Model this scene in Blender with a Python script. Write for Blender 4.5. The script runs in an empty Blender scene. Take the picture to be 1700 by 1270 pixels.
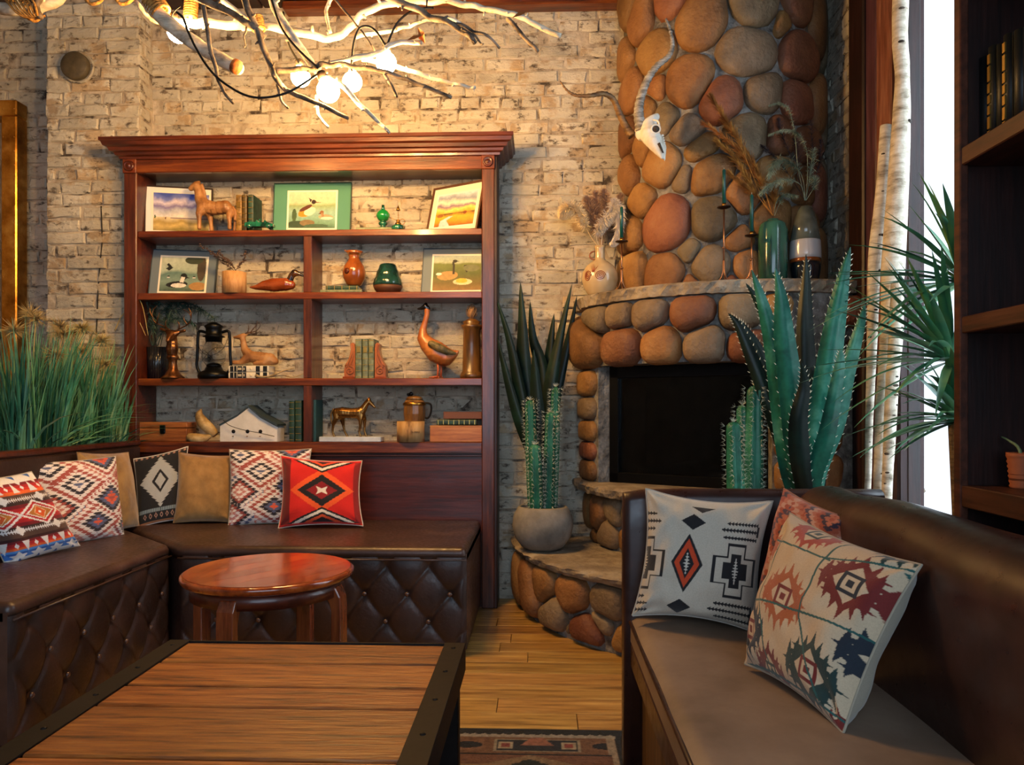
import bpy, math, random
import numpy as np
from mathutils import Vector, Matrix, noise
R_ = random.Random(7)
PI = math.pi
sc = bpy.context.scene
C = sc.collection
F_, EYE, YAW = 1250.0, 1.03, math.atan(45/1250)

# ---------------------------------------------------------------- camera, world, large lights, exposure
cam_d = bpy.data.cameras.new('camera'); cam = bpy.data.objects.new('camera', cam_d); C.objects.link(cam)
cam_d.sensor_width = 36; cam_d.lens = 36*F_/1700; cam_d.shift_y = 40/1700; cam_d.clip_start = .05
cam.location = (0, 0, EYE); cam.rotation_euler = (PI/2, 0, YAW)
sc.camera = cam
w = bpy.data.worlds.new('sky'); sc.world = w; w.use_nodes = True
w.node_tree.nodes['Background'].inputs[0].default_value = (.78, .88, 1, 1)
w.node_tree.nodes['Background'].inputs[1].default_value = 1.6
def area(name, loc, rot, sx, sy, power, col):
    d = bpy.data.lights.new(name, 'AREA'); d.shape = 'RECTANGLE'; d.size = sx; d.size_y = sy
    d.energy = power; d.color = col
    o = bpy.data.objects.new(name, d); o.location = loc; o.rotation_euler = rot; C.objects.link(o); return o
area('window_daylight', (2.15, 1.9, 1.75), (0, PI/2, 0), 2.7, 2.9, 105, (.70, .85, 1))
area('street_window_daylight', (.3, -1.75, 1.75), (PI/2, 0, 0), 3.2, 2.3, 64, (.52, .74, 1))
sc.view_settings.view_transform = 'Standard'; sc.view_settings.look = 'None'
sc.view_settings.exposure = 0.0; sc.view_settings.gamma = 1; sc.view_settings.use_curve_mapping = False
BULB_W = 520

# ---------------------------------------------------------------- helpers
def ray(px, py):
    a = (px-850)/F_; b = (675-py)/F_
    return Vector((math.cos(YAW)*a-math.sin(YAW), math.sin(YAW)*a+math.cos(YAW), b))
def at(px, py, Y):
    d = ray(px, py); return Vector((d.x*Y/d.y, Y, EYE+d.z*Y/d.y))
def atx(px, py, X):
    d = ray(px, py); return Vector((X, d.y*X/d.x, EYE+d.z*X/d.x))
def atz(px, py, Z):
    d = ray(px, py); t = (Z-EYE)/d.z; return Vector((d.x*t, d.y*t, Z))
def lin(c):
    if isinstance(c, str): c = tuple(int(c[i:i+2], 16) for i in (0, 2, 4))
    return tuple(((v/255)/12.92 if v/255 <= .04045 else ((v/255+.055)/1.055)**2.4) for v in c)

class G:
    """collects shapes of one mesh"""
    def __init__(s): s.v = []; s.f = []; s.m = []; s.sm = []; s.col = None
    def add(s, vs, fs, smooth=False, mi=0):
        n = len(s.v); s.v += [tuple(v) for v in vs]
        for f in fs: s.f.append(tuple(i+n for i in f)); s.sm.append(smooth); s.m.append(mi)
        return s
    def box(s, c, d, rot=None, bev=0, mi=0):
        x, y, z = d[0]/2, d[1]/2, d[2]/2; c = Vector(c)
        if bev:
            b = min(bev, x*.9, y*.9, z*.9); vs = []; idx = {}
            for sx in (-1, 1):
                for sy in (-1, 1):
                    for sz in (-1, 1):
                        idx[sx, sy, sz] = len(vs)
                        vs += [Vector((sx*x, sy*(y-b), sz*(z-b))), Vector((sx*(x-b), sy*y, sz*(z-b))), Vector((sx*(x-b), sy*(y-b), sz*z))]
            I = lambda a, k: idx[a]+k
            fs = []
            for sg in (-1, 1):
                q = [(sg, -1, -1), (sg, 1, -1), (sg, 1, 1), (sg, -1, 1)]; fs.append([I(a, 0) for a in (q if sg > 0 else q[::-1])])
                q = [(-1, sg, -1), (-1, sg, 1), (1, sg, 1), (1, sg, -1)]; fs.append([I(a, 1) for a in (q if sg > 0 else q[::-1])])
                q = [(-1, -1, sg), (1, -1, sg), (1, 1, sg), (-1, 1, sg)]; fs.append([I(a, 2) for a in (q if sg > 0 else q[::-1])])
            def fix(f):
                p = [vs[i] for i in f]; cc = sum(p, Vector())/len(p); nn = (p[1]-p[0]).cross(p[2]-p[0])
                return f if nn.dot(cc) > 0 else f[::-1]
            for a in (-1, 1):
                for b2 in (-1, 1):
                    fs.append(fix([I((-1, a, b2), 1), I((1, a, b2), 1), I((1, a, b2), 2), I((-1, a, b2), 2)]))
                    fs.append(fix([I((a, -1, b2), 0), I((a, 1, b2), 0), I((a, 1, b2), 2), I((a, -1, b2), 2)]))
                    fs.append(fix([I((a, b2, -1), 0), I((a, b2, 1), 0), I((a, b2, 1), 1), I((a, b2, -1), 1)]))
            for a in idx: fs.append(fix([I(a, 0), I(a, 1), I(a, 2)]))
        else:
            vs = [Vector((a*x, b*y, e*z)) for a in (-1, 1) for b in (-1, 1) for e in (-1, 1)]
            fs = [(0, 1, 3, 2), (4, 6, 7, 5), (0, 4, 5, 1), (2, 3, 7, 6), (0, 2, 6, 4), (1, 5, 7, 3)]
        if rot is not None: vs = [rot @ v for v in vs]
        return s.add([v+c for v in vs], fs, mi=mi)
    def tube(s, pts, r, n=8, cap=True, smooth=True, mi=0, flat=1.0):
        pts = [Vector(p) for p in pts]; N = len(pts)
        rs = r if isinstance(r, (list, tuple)) else [r]*N
        up = None; vs = []
        for i, p in enumerate(pts):
            t = (pts[min(i+1, N-1)]-pts[max(i-1, 0)])
            if t.length < 1e-9: t = Vector((0, 0, 1))
            t.normalize()
            if up is None:
                up = Vector((0, 0, 1)) if abs(t.z) < .9 else Vector((0, 1, 0))
            a = t.cross(up)
            if a.length < 1e-6: a = t.orthogonal()
            a.normalize(); b = a.cross(t).normalized(); up = b
            for k in range(n):
                th = 2*PI*k/n; vs.append(p+a*math.cos(th)*rs[i]+b*math.sin(th)*rs[i]*flat)
        fs = [(i*n+k, i*n+(k+1) % n, (i+1)*n+(k+1) % n, (i+1)*n+k) for i in range(N-1) for k in range(n)]
        if cap: fs += [tuple(range(n))[::-1], tuple((N-1)*n+k for k in range(n))]
        return s.add(vs, fs, smooth, mi)
    def lathe(s, prof, c=(0, 0, 0), n=24, smooth=True, mi=0, sq=1.0, ridge=None):
        vs = []; c = Vector(c)
        for r, z in prof:
            for k in range(n):
                th = 2*PI*k/n; rr = r*(ridge(th) if ridge else 1)
                vs.append(c+Vector((rr*math.cos(th), rr*math.sin(th)*sq, z)))
        N = len(prof)
        fs = [(i*n+k, i*n+(k+1) % n, (i+1)*n+(k+1) % n, (i+1)*n+k) for i in range(N-1) for k in range(n)]
        if prof[0][0] > 1e-5: fs.append(tuple(range(n))[::-1])
        if prof[-1][0] > 1e-5: fs.append(tuple((N-1)*n+k for k in range(n)))
        return s.add(vs, fs, smooth, mi)
    def ball(s, c, r, n=12, sc_=(1, 1, 1), rot=None, mi=0):
        m = max(4, n//2); vs = []; c = Vector(c)
        for i in range(1, m):
            ph = PI*i/m
            for k in range(n):
                th = 2*PI*k/n
                vs.append(Vector((math.sin(ph)*math.cos(th)*r*sc_[0], math.sin(ph)*math.sin(th)*r*sc_[1], -math.cos(ph)*r*sc_[2])))
        vs += [Vector((0, 0, -r*sc_[2])), Vector((0, 0, r*sc_[2]))]
        if rot is not None: vs = [rot @ v for v in vs]
        vs = [v+c for v in vs]; b = (m-1)*n
        fs = [(i*n+k, i*n+(k+1) % n, (i+1)*n+(k+1) % n, (i+1)*n+k) for i in range(m-2) for k in range(n)]
        fs += [(b, (k+1) % n, k) for k in range(n)]+[(b+1, (m-2)*n+k, (m-2)*n+(k+1) % n) for k in range(n)]
        return s.add(vs, fs, True, mi)
    def prism(s, poly, d0, d1, plane='xz', mi=0, smooth=False):
        """polygon (2d list) extruded between d0 and d1 along the third axis"""
        def P(a, b, d): return (a, d, b) if plane == 'xz' else ((a, b, d) if plane == 'xy' else (d, a, b))
        n = len(poly); vs = [P(a, b, d0) for a, b in poly]+[P(a, b, d1) for a, b in poly]
        fs = [tuple(range(n)), tuple(range(n, 2*n))[::-1]]+[(i, n+i, n+(i+1) % n, (i+1) % n) for i in range(n)]
        return s.add(vs, fs, smooth, mi)
    def build(s, name, mat, parent=None, world=False, loc=None, **kw):
        me = bpy.data.meshes.new(name); off = Vector((0, 0, 0))
        if world:
            q = parent
            while q is not None: off += q.location; q = q.parent
        if loc is not None: off = off+Vector(loc)
        me.from_pydata([tuple(Vector(v)-off) for v in s.v] if off.length > 0 else s.v, [], s.f)
        me.polygons.foreach_set('use_smooth', s.sm)
        mats = mat if isinstance(mat, (list, tuple)) else [mat]
        for m in mats: me.materials.append(m)
        if len(mats) > 1: me.polygons.foreach_set('material_index', s.m)
        o = bpy.data.objects.new(name, me); C.objects.link(o)
        if parent is not None: o.parent = parent
        if loc is not None: o.location = Vector(loc)
        for k, v in kw.items(): o[k] = v
        return o

def thing(name, label, cat, loc=(0, 0, 0), rot=(0, 0, 0), group=None):
    o = bpy.data.objects.new(name, None); C.objects.link(o); o.empty_display_size = .1
    o.location = loc; o.rotation_euler = rot; o['label'] = label; o['category'] = cat
    if group: o['group'] = group
    return o
def struct(name, label, cat='structure', loc=(0, 0, 0)):
    o = thing(name, label, cat, loc); o['kind'] = 'structure'; return o
def inst(src, name, parent, M_):
    o = bpy.data.objects.new(name, src); C.objects.link(o); o.parent = parent; o.matrix_local = M_; return o
def skin(name, nodes, edges, mat, parent, sub=2, flat=None, vox=None):
    """one continuous body: tapered limbs fused into a single surface by a voxel remesh; nodes = [(x,y,z,r)]"""
    g = G()
    for a, b in edges:
        p, q = Vector(nodes[a][:3]), Vector(nodes[b][:3]); ra, rb = nodes[a][3], nodes[b][3]; L_ = (q-p).length
        k = max(2, int(L_/(max(min(ra, rb), .004)*.5)))
        for i in range(k+1):
            f = i/k; g.ball(p.lerp(q, f), ra+(rb-ra)*f, 10)
    o = g.build(name, mat, parent)
    rm = sum(n[3] for n in nodes)/len(nodes)
    md = o.modifiers.new('fuse', 'REMESH'); md.mode = 'VOXEL'; md.voxel_size = vox or max(.0022, min(.006, rm*.16)); md.use_smooth_shade = True
    md = o.modifiers.new('soften', 'SMOOTH'); md.factor = .6; md.iterations = 5
    return o
def smooth_path(pts, k=4):
    pts = [Vector(p) for p in pts]; out = []
    for i in range(len(pts)-1):
        p0 = pts[max(i-1, 0)]; p1 = pts[i]; p2 = pts[i+1]; p3 = pts[min(i+2, len(pts)-1)]
        for j in range(k):
            t = j/k
            out.append(.5*((2*p1)+(p2-p0)*t+(2*p0-5*p1+4*p2-p3)*t*t+(3*p1-p0-3*p2+p3)*t**3))
    out.append(pts[-1]); return out
def lerp_list(a, n): return [a[0]+(a[1]-a[0])*i/(n-1) for i in range(n)]

# ---------------------------------------------------------------- materials
_mc = {}
def mat(name, col, rough=.5, metal=0, ramp=None, nz=(8, 4, (1, 1, 1)), world=False, rand=0, bump=None, attr=False, emit=0, trans=0, coat=0, spec=.5, sheen=0, ior=1.45, rotz=None, rough2=None, amt=1.0):
    if name in _mc: return _mc[name]
    m = bpy.data.materials.new(name); m.use_nodes = True; nt = m.node_tree; N = nt.nodes; L = nt.links
    b = N['Principled BSDF']; b.inputs['Roughness'].default_value = rough; b.inputs['Metallic'].default_value = metal
    b.inputs['Specular IOR Level'].default_value = spec; b.inputs['IOR'].default_value = ior
    b.inputs['Coat Weight'].default_value = coat; b.inputs['Coat Roughness'].default_value = .12
    b.inputs['Transmission Weight'].default_value = trans
    if sheen: b.inputs['Sheen Weight'].default_value = sheen
    c4 = lin(col)+(1,); b.inputs['Base Color'].default_value = c4
    if emit: b.inputs['Emission Color'].default_value = c4; b.inputs['Emission Strength'].default_value = emit
    tc = N.new('ShaderNodeNewGeometry' if world else 'ShaderNodeTexCoord'); src = tc.outputs['Position' if world else 'Object']
    cs = None
    if ramp:
        mp = N.new('ShaderNodeMapping'); mp.inputs['Scale'].default_value = nz[2]; L.new(src, mp.inputs[0])
        if rotz: mp.inputs['Rotation'].default_value = (0, 0, rotz)
        n = N.new('ShaderNodeTexNoise'); n.inputs['Scale'].default_value = nz[0]; n.inputs['Detail'].default_value = nz[1]; n.inputs['Roughness'].default_value = .65
        if not world:
            oi = N.new('ShaderNodeObjectInfo'); va = N.new('ShaderNodeVectorMath'); va.operation = 'MULTIPLY_ADD'
            va.inputs[1].default_value = (1, 1, 1); L.new(mp.outputs[0], va.inputs[0])
            sx = N.new('ShaderNodeMath'); sx.operation = 'MULTIPLY'; sx.inputs[1].default_value = 37; L.new(oi.outputs['Random'], sx.inputs[0])
            L.new(sx.outputs[0], va.inputs[2]); L.new(va.outputs[0], n.inputs['Vector'])
        else: L.new(mp.outputs[0], n.inputs['Vector'])
        rp = N.new('ShaderNodeValToRGB'); L.new(n.outputs['Fac'], rp.inputs[0])
        el = rp.color_ramp.elements
        while len(el) < len(ramp): el.new(.5)
        for e, (p, c) in zip(el, ramp): e.position = p; e.color = lin(c)+(1,)
        cs = rp.outputs[0]
    if attr:
        at_ = N.new('ShaderNodeAttribute'); at_.attribute_name = 'Col'
        if cs is None: cs = at_.outputs['Color']
        else:
            mx = N.new('ShaderNodeMix'); mx.data_type = 'RGBA'; mx.blend_type = 'MULTIPLY'; mx.inputs[0].default_value = amt
            L.new(at_.outputs['Color'], mx.inputs[6]); L.new(cs, mx.inputs[7]); cs = mx.outputs[2]
    if rand:
        oi = N.new('ShaderNodeObjectInfo'); hs = N.new('ShaderNodeHueSaturation'); mr = N.new('ShaderNodeMapRange')
        mr.inputs['To Min'].default_value = 1-rand; mr.inputs['To Max'].default_value = 1+rand
        L.new(oi.outputs['Random'], mr.inputs[0]); L.new(mr.outputs[0], hs.inputs['Value'])
        mh = N.new('ShaderNodeMapRange'); mh.inputs['To Min'].default_value = .5-rand*.04; mh.inputs['To Max'].default_value = .5+rand*.04
        mm = N.new('ShaderNodeMath'); mm.operation = 'FRACT'; m7 = N.new('ShaderNodeMath'); m7.operation = 'MULTIPLY'; m7.inputs[1].default_value = 7.3
        L.new(oi.outputs['Random'], m7.inputs[0]); L.new(m7.outputs[0], mm.inputs[0]); L.new(mm.outputs[0], mh.inputs[0]); L.new(mh.outputs[0], hs.inputs['Hue'])
        if cs is None: hs.inputs['Color'].default_value = c4
        else: L.new(cs, hs.inputs['Color'])
        cs = hs.outputs[0]
    if cs is not None: L.new(cs, b.inputs['Base Color'])
    if bump:
        bs, st, dist = bump[:3]; mp2 = N.new('ShaderNodeMapping'); mp2.inputs['Scale'].default_value = bump[3] if len(bump) > 3 else (1, 1, 1)
        L.new(src, mp2.inputs[0]); n2 = N.new('ShaderNodeTexNoise'); n2.inputs['Scale'].default_value = bs; n2.inputs['Detail'].default_value = 5; L.new(mp2.outputs[0], n2.inputs['Vector'])
        bp = N.new('ShaderNodeBump'); bp.inputs['Strength'].default_value = st; bp.inputs['Distance'].default_value = dist
        L.new(n2.outputs['Fac'], bp.inputs['Height']); L.new(bp.outputs[0], b.inputs['Normal'])
        if rough2 is not None:
            mr = N.new('ShaderNodeMapRange'); mr.inputs['From Min'].default_value = .3; mr.inputs['From Max'].default_value = .7
            mr.inputs['To Min'].default_value = rough; mr.inputs['To Max'].default_value = rough2; L.new(n2.outputs['Fac'], mr.inputs[0]); L.new(mr.outputs[0], b.inputs['Roughness'])
    _mc[name] = m; return m

def wood(name, c0, c1, c2, axis='x', rough=.4, coat=0, sc_=1.0, rand=.1, world=False, bump=.15):
    s = {'x': (1.2, 14, 14), 'y': (14, 1.2, 14), 'z': (14, 14, 1.2)}[axis]
    return mat(name, c1, rough, ramp=[(.3, c0), (.5, c1), (.72, c2)], nz=(3*sc_, 8, s), rand=rand, bump=(8*sc_, bump, .004, s), coat=coat, world=world)

def brick_mat():
    m = bpy.data.materials.new('whitewashed_brick'); m.use_nodes = True; nt = m.node_tree; N = nt.nodes; L = nt.links
    b = N['Principled BSDF']; b.inputs['Roughness'].default_value = .82; b.inputs['Specular IOR Level'].default_value = .25
    g = N.new('ShaderNodeNewGeometry').outputs['Position']
    def nz(scale, det, off=0, st=None, ro=.6):
        n = N.new('ShaderNodeTexNoise'); n.inputs['Scale'].default_value = scale; n.inputs['Detail'].default_value = det; n.inputs['Roughness'].default_value = ro
        mp = N.new('ShaderNodeMapping'); mp.inputs['Location'].default_value = (off, off*1.7, off*.6); mp.inputs['Scale'].default_value = st or (1, 1, 1); L.new(g, mp.inputs[0]); L.new(mp.outputs[0], n.inputs['Vector']); return n.outputs['Fac']
    def ramp(src, els):
        r = N.new('ShaderNodeValToRGB'); L.new(src, r.inputs[0]); el = r.color_ramp.elements
        while len(el) < len(els): el.new(.5)
        for e, (p, c) in zip(el, els): e.position = p; e.color = (lin(c) if not isinstance(c, float) else (c, c, c))+(1,)
        return r.outputs[0]
    def mix(f, a, c, mode='MIX'):
        x = N.new('ShaderNodeMix'); x.data_type = 'RGBA'; x.blend_type = mode
        if isinstance(f, float): x.inputs[0].default_value = f
        else: L.new(f, x.inputs[0])
        L.new(a, x.inputs[6]); L.new(c, x.inputs[7]); return x.outputs[2]
    base = ramp(nz(3, 6), [(.3, 'a69d8c'), (.5, 'c4bca8'), (.7, 'd8d1be')])
    tan = ramp(nz(9, 3, 5), [(.35, '8f7350'), (.6, 'b3946a')])
    oi = N.new('ShaderNodeObjectInfo')
    ad = N.new('ShaderNodeMath'); ad.operation = 'MULTIPLY_ADD'; ad.inputs[1].default_value = .16; L.new(oi.outputs['Random'], ad.inputs[0]); L.new(nz(7, 5, 11), ad.inputs[2])
    c = mix(ramp(ad.outputs[0], [(.62, 0.0), (.70, .7)]), base, tan)
    dk = ramp(nz(16, 7, 3, (1, 1, 1.8), .7), [(.545, 0.0), (.64, .9)])
    dkc = ramp(nz(30, 2, 9), [(.4, '3a3029'), (.6, '6d5c4c')])
    c = mix(dk, c, dkc)
    hs = N.new('ShaderNodeHueSaturation'); mr = N.new('ShaderNodeMapRange'); mr.inputs['To Min'].default_value = .82; mr.inputs['To Max'].default_value = 1.12
    L.new(oi.outputs['Random'], mr.inputs[0]); L.new(mr.outputs[0], hs.inputs['Value']); L.new(c, hs.inputs['Color']); L.new(hs.outputs[0], b.inputs['Base Color'])
    bp = N.new('ShaderNodeBump'); bp.inputs['Strength'].default_value = 1; bp.inputs['Distance'].default_value = .02
    L.new(nz(13, 9, 2, (1, 1, 1.6), .68), bp.inputs['Height']); L.new(bp.outputs[0], b.inputs['Normal'])
    return m
M = {}
M['brick'] = brick_mat()
M['mortar'] = mat('old_mortar', 'b3a793', .9, ramp=[(.36, '42382e'), (.45, '978a77'), (.65, 'c4b8a4')], nz=(9, 6, (1, 1, 1)), world=True, bump=(40, .7, .01))
M['shelfwood'] = wood('bookcase_wood', '2c1007', '622a10', '874619', 'x', .34, .35)
M['shelfwoodz'] = wood('bookcase_wood_upright', '260d06', '4e220e', '6e381a', 'z', .36, .3)
M['panelwood'] = wood('dark_panel_wood', '260d07', '46190c', '5c2513', 'x', .38, .3)
M['darkwood'] = wood('near_black_wood', '120907', '26120d', '3a1d15', 'z', .45)
M['leather'] = mat('brown_leather', '30201c', .33, ramp=[(.3, '21150f'), (.5, '30201b'), (.75, '473228')], nz=(5, 7, (1, 1, 1)), bump=(90, .22, .004), rough2=.5, spec=.55)
M['leather2'] = mat('worn_leather', '3e2a24', .3, ramp=[(.3, '2a1c17'), (.5, '3d2a23'), (.75, '584138')], nz=(4, 7, (1, 1, 1)), bump=(60, .25, .004), rough2=.48, spec=.55)
M['seatcloth'] = mat('tan_seat_vinyl', '84705c', .48, ramp=[(.3, '6d5b4a'), (.5, '857160'), (.7, '998571')], nz=(3, 5, (1, 1, 1)), bump=(160, .15, .002))
M['brass'] = mat('aged_brass', 'b07a32', .3, 1, ramp=[(.3, '7c4f18'), (.5, 'b88338'), (.7, 'dcae5c')], nz=(7, 5, (1, 1, 1)), bump=(14, .25, .01))
M['bronze'] = mat('bronze', '6e4628', .32, .85, ramp=[(.35, '3a2012'), (.55, '7a5030'), (.75, 'a97a4c')], nz=(20, 5, (1, 1, 1)), bump=(60, .3, .004))
M['blackmetal'] = mat('black_metal', '101215', .35, .7, bump=(50, .1, .002))
M['steel'] = mat('blackened_steel', '110d0b', .6, .0, ramp=[(.35, '0a0807'), (.6, '17110f')], nz=(9, 5, (1, 1, 1)), bump=(50, .15, .003), spec=.22)
M['gilt'] = mat('gilt', 'c09a4e', .3, .9)
M['cream'] = mat('page_cream', 'd9cdb0', .8)
M['birch'] = mat('birch_bark', 'cfc4b0', .75, ramp=[(.25, '2a211a'), (.36, '9b8d78'), (.5, 'cbbfa9'), (.7, 'e6dece')], nz=(4, 7, (2.5, 2.5, 9)), world=True, bump=(30, .6, .01))
M['booth'] = mat('booth_leather', '33201b', .26, ramp=[(.3, '22130f'), (.5, '341e19'), (.75, '4a2f28')], nz=(4, 7, (1, 1, 1)), bump=(30, .07, .004), rough2=.42, spec=.5)
M['twig'] = mat('twig_bark', '7a6855', .8, ramp=[(.35, '2e231b'), (.55, '7d6c5a'), (.75, 'a4978a')], nz=(14, 6, (1, 1, 1)), world=True, bump=(60, .5, .005))
M['cordmat'] = mat('black_flex', '0e0c0b', .45)
M['rope'] = mat('jute_rope', 'b9823c', .9, ramp=[(.35, '7e5522'), (.6, 'c8924a')], nz=(60, 3, (1, 1, 1)), bump=(160, .8, .006))
M['case'] = wood('right_case_wood', '1c0d08', '42200f', '553020', 'y', .45)
M['bulb'] = mat('lit_bulb', 'ffc374', .3, emit=BULB_W)
M['stone_slab'] = mat('hearth_slab_stone', '8d7f6c', .8, ramp=[(.3, '5f5344'), (.5, '8d7f6c'), (.7, 'b0a48e')], nz=(7, 7, (1, 1, 1)), world=True, bump=(35, .9, .015))
M['grout'] = mat('grey_grout', '77736c', .92, ramp=[(.3, '3f3a35'), (.5, '75716b'), (.7, 'a09d96')], nz=(14, 6, (1, 1, 1)), world=True, bump=(50, .9, .012))
M['stone'] = mat('river_stone', '8a5f3a', .66, ramp=[(.25, '4e3420'), (.45, '7d5630'), (.62, '946c40'), (.8, 'a58a64')], nz=(3.5, 7, (1, 1, 1)), rand=.24, bump=(55, .7, .010))
M['stone_red'] = mat('river_stone_red', '74482f', .64, ramp=[(.25, '4c2c1c'), (.45, '744630'), (.62, '8a5a3c'), (.8, '9c7456')], nz=(3.5, 7, (1, 1, 1)), rand=.2, bump=(55, .7, .010))
M['stone_grey'] = mat('river_stone_grey', '6f604b', .66, ramp=[(.25, '443829'), (.45, '6c5b44'), (.62, '83715a'), (.8, '988b76')], nz=(3.5, 7, (1, 1, 1)), rand=.2, bump=(55, .7, .010))
def leafm(name, a, b_, c_, rough=.42, nz=(6, 4, (1, 1, 1))): return mat(name, b_, rough, ramp=[(.3, a), (.5, b_), (.75, c_)], nz=nz, rand=.12, spec=.4)
M['agave'] = leafm('agave_green_lit', '11473a', '23705a', '66aa94', .36)  # paler ramp paints window highlights onto the right agave's front leaves
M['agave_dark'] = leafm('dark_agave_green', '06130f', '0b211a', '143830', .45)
M['cactus'] = leafm('cactus_green', '0f3f30', '1d6249', '3d8768')
M['spine'] = mat('pale_spine', 'c9ccb9', .6)
M['grass'] = leafm('teal_grass', '123f34', '34785a', '7fae82', .5)
M['plume'] = mat('tan_plume', 'b09b62', .9, rand=.15)

# ---------------------------------------------------------------- brick walls
W_R = 1.46; Y_B = 4.05; CEIL = 3.19
_bm = {}
def brick_mesh(L_, k, H_=.059, D_=.03):
    key = (round(L_, 3), k)
    if key in _bm: return _bm[key]
    r = random.Random(hash(key) % 9973); g = G(); x, z = L_/2, H_/2; b = .007
    j = lambda s: r.uniform(-s, s)
    # front towards -y at y=0 ; back at +D
    outer = [(-x, -z), (0, -z+j(.003)), (x, -z), (x, z), (0, z+j(.003)), (-x, z)]
    inner = [(-x+b, -z+b), (j(.02), -z+b), (x-b, -z+b), (x-b, z-b), (j(.02), z-b), (-x+b, z-b)]
    vs = [(a, D_, c) for a, c in outer]+[(a+j(.005), .007, c+j(.004)) for a, c in outer]+[(a+j(.007), j(.004), c+j(.005)) for a, c in inner]
    fs = [(i, (i+1) % 6, 6+(i+1) % 6, 6+i) for i in range(6)]+[(6+i, 6+(i+1) % 6, 12+(i+1) % 6, 12+i) for i in range(6)]+[(12, 13, 16, 17), (13, 14, 15, 16)]
    g.add(vs, fs, False)
    me = bpy.data.meshes.new('brick'); me.from_pydata(g.v, [], g.f); me.materials.append(M['brick']); _bm[key] = me
    return me
def brick_wall(parent, o, u, n, length, z0, z1, rank, limit=300, proud=.0055, seed=1):
    """o: wall corner, u: running direction, n: outward normal. rank(point) -> number (lower = part first), None = skip"""
    r = random.Random(seed); u = Vector(u); n = Vector(n); o = Vector(o); H = .0675
    rot = Matrix((u, -n, Vector((0, 0, 1)))).transposed().to_4x4()
    cand = []; k = 0; z = z0+H/2
    while z < z1-.02:
        header = (k % 6 == 3); x = -r.uniform(0, .1) - (.1 if k % 2 else 0)
        while x < length:
            Lb = (.098 if header else (.205 if r.random() < .85 else .15)); 
            a, b = max(x, 0), min(x+Lb, length)
            if b-a > .04:
                cand.append((a, b, z+r.uniform(-.003, .003), r.randrange(6), r.uniform(-.006, .006)))
            x += Lb+.011
        z += H; k += 1
    out = []
    for c_ in cand:
        p = o+u*((c_[0]+c_[1])/2)+Vector((0, 0, c_[2])); q = rank(p)
        if q is not None: out.append((q, c_, p))
    out.sort(key=lambda t: t[0])
    g = G()
    for i, (q, (a, b, zz, k, d), p) in enumerate(out):
        me = brick_mesh(round((b-a)/.02)*.02 if b-a < .195 else .205, k)
        Mx = Matrix.Translation(Vector((p.x, p.y, zz+o.z))+n*(proud+d*.7)) @ rot @ Matrix.Rotation(r.uniform(-.012, .012), 4, 'Y')
        if i < limit: inst(me, 'brick', parent, Matrix.Translation(-parent.location) @ Mx)
        else:
            T = Matrix.Translation(-parent.location) @ Mx
            g.add([T @ v.co for v in me.vertices], [tuple(f.vertices) for f in me.polygons], False)
    if g.v: g.build('brickwork', M['brick'], parent, kind='stuff')

def pix(p):
    d = Vector(p)-Vector((0, 0, EYE)); a = d.x*math.cos(YAW)+d.y*math.sin(YAW); c = -d.x*math.sin(YAW)+d.y*math.cos(YAW)
    return 850+F_*a/max(c, .01), 675-F_*d.z/max(c, .01)
P_Y = 3.91; PX0 = at(78, 300, P_Y).x; PX1 = at(232, 300, P_Y).x
def rank_back(p):
    x, y = pix(p)
    if PX0-.02 < p.x < PX1 : return None
    if x < -60 or p.x > 1.45: return 900 if p.x < 1.45 else None
    if x > 1045: return 800
    if y > 900: return 700
    if y < 240 or x > 832 or x < 80: return 1+abs(x-600)*.001
    return 100
wb = struct('wall_back', 'whitewashed brick back wall behind the bookcase', 'wall', (0, Y_B, 0))
G().box((-.8, Y_B+.1, 1.6), (4.7, .2, 3.4)).build('mortar_bed', M['mortar'], wb, world=True)
brick_wall(wb, (-3.1, Y_B, 0), (1, 0, 0), (0, -1, 0), 4.55, .0, CEIL, rank_back, 300, seed=4)
pl = struct('wall_pilaster', 'whitewashed brick pilaster left of the bookcase', 'wall', (PX0, P_Y, 0))
G().box(((PX0+PX1)/2, (P_Y+Y_B)/2+.003, 1.6), (PX1-PX0-.004, Y_B-P_Y, 3.4)).build('mortar_bed', M['mortar'], pl, world=True)
brick_wall(pl, (PX0, P_Y, 0), (1, 0, 0), (0, -1, 0), PX1-PX0, .0, CEIL, lambda p: (0 if p.z > .8 else 500), 300, seed=9)
brick_wall(pl, (PX1, P_Y, 0), (0, 1, 0), (1, 0, 0), .13, .0, CEIL, lambda p: 600 if p.z > 2.2 else None, 0, seed=5, proud=.003)
G().tube([at(168, 342, P_Y-.004), at(170, 400, P_Y-.004), at(166, 440, P_Y-.004), at(163, 480, P_Y-.004), at(160, 560, P_Y-.004)], .0035, 5).build('crack', mat('crack_dark', '2a2622', .9), pl, world=True)
WIN0, WIN1, WZ0, WZ1 = .25, 3.0, .30, 3.05
wr = struct('wall_right', 'right wall of whitewashed brick with the tall window opening', 'wall', (W_R, 0, 0))
g = G(); g.box((W_R+.1, (3.55+Y_B+.2)/2, 1.6), (.2, Y_B+.2-3.55, 3.4)); g.box((W_R+.0085, (WIN1+3.55)/2, 1.6), (.017, 3.55-WIN1, 3.4)); g.box((W_R+.1, (WIN0-1.9)/2, 1.6), (.2, WIN0+1.9, 3.4))
g.box((W_R+.1, (WIN0+WIN1)/2, WZ0/2), (.2, WIN1-WIN0, WZ0)); g.box((W_R+.1, (WIN0+WIN1)/2, (WZ1+3.3)/2), (.2, WIN1-WIN0, 3.3-WZ1))
g.build('mortar_bed', M['mortar'], wr, world=True)
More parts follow.
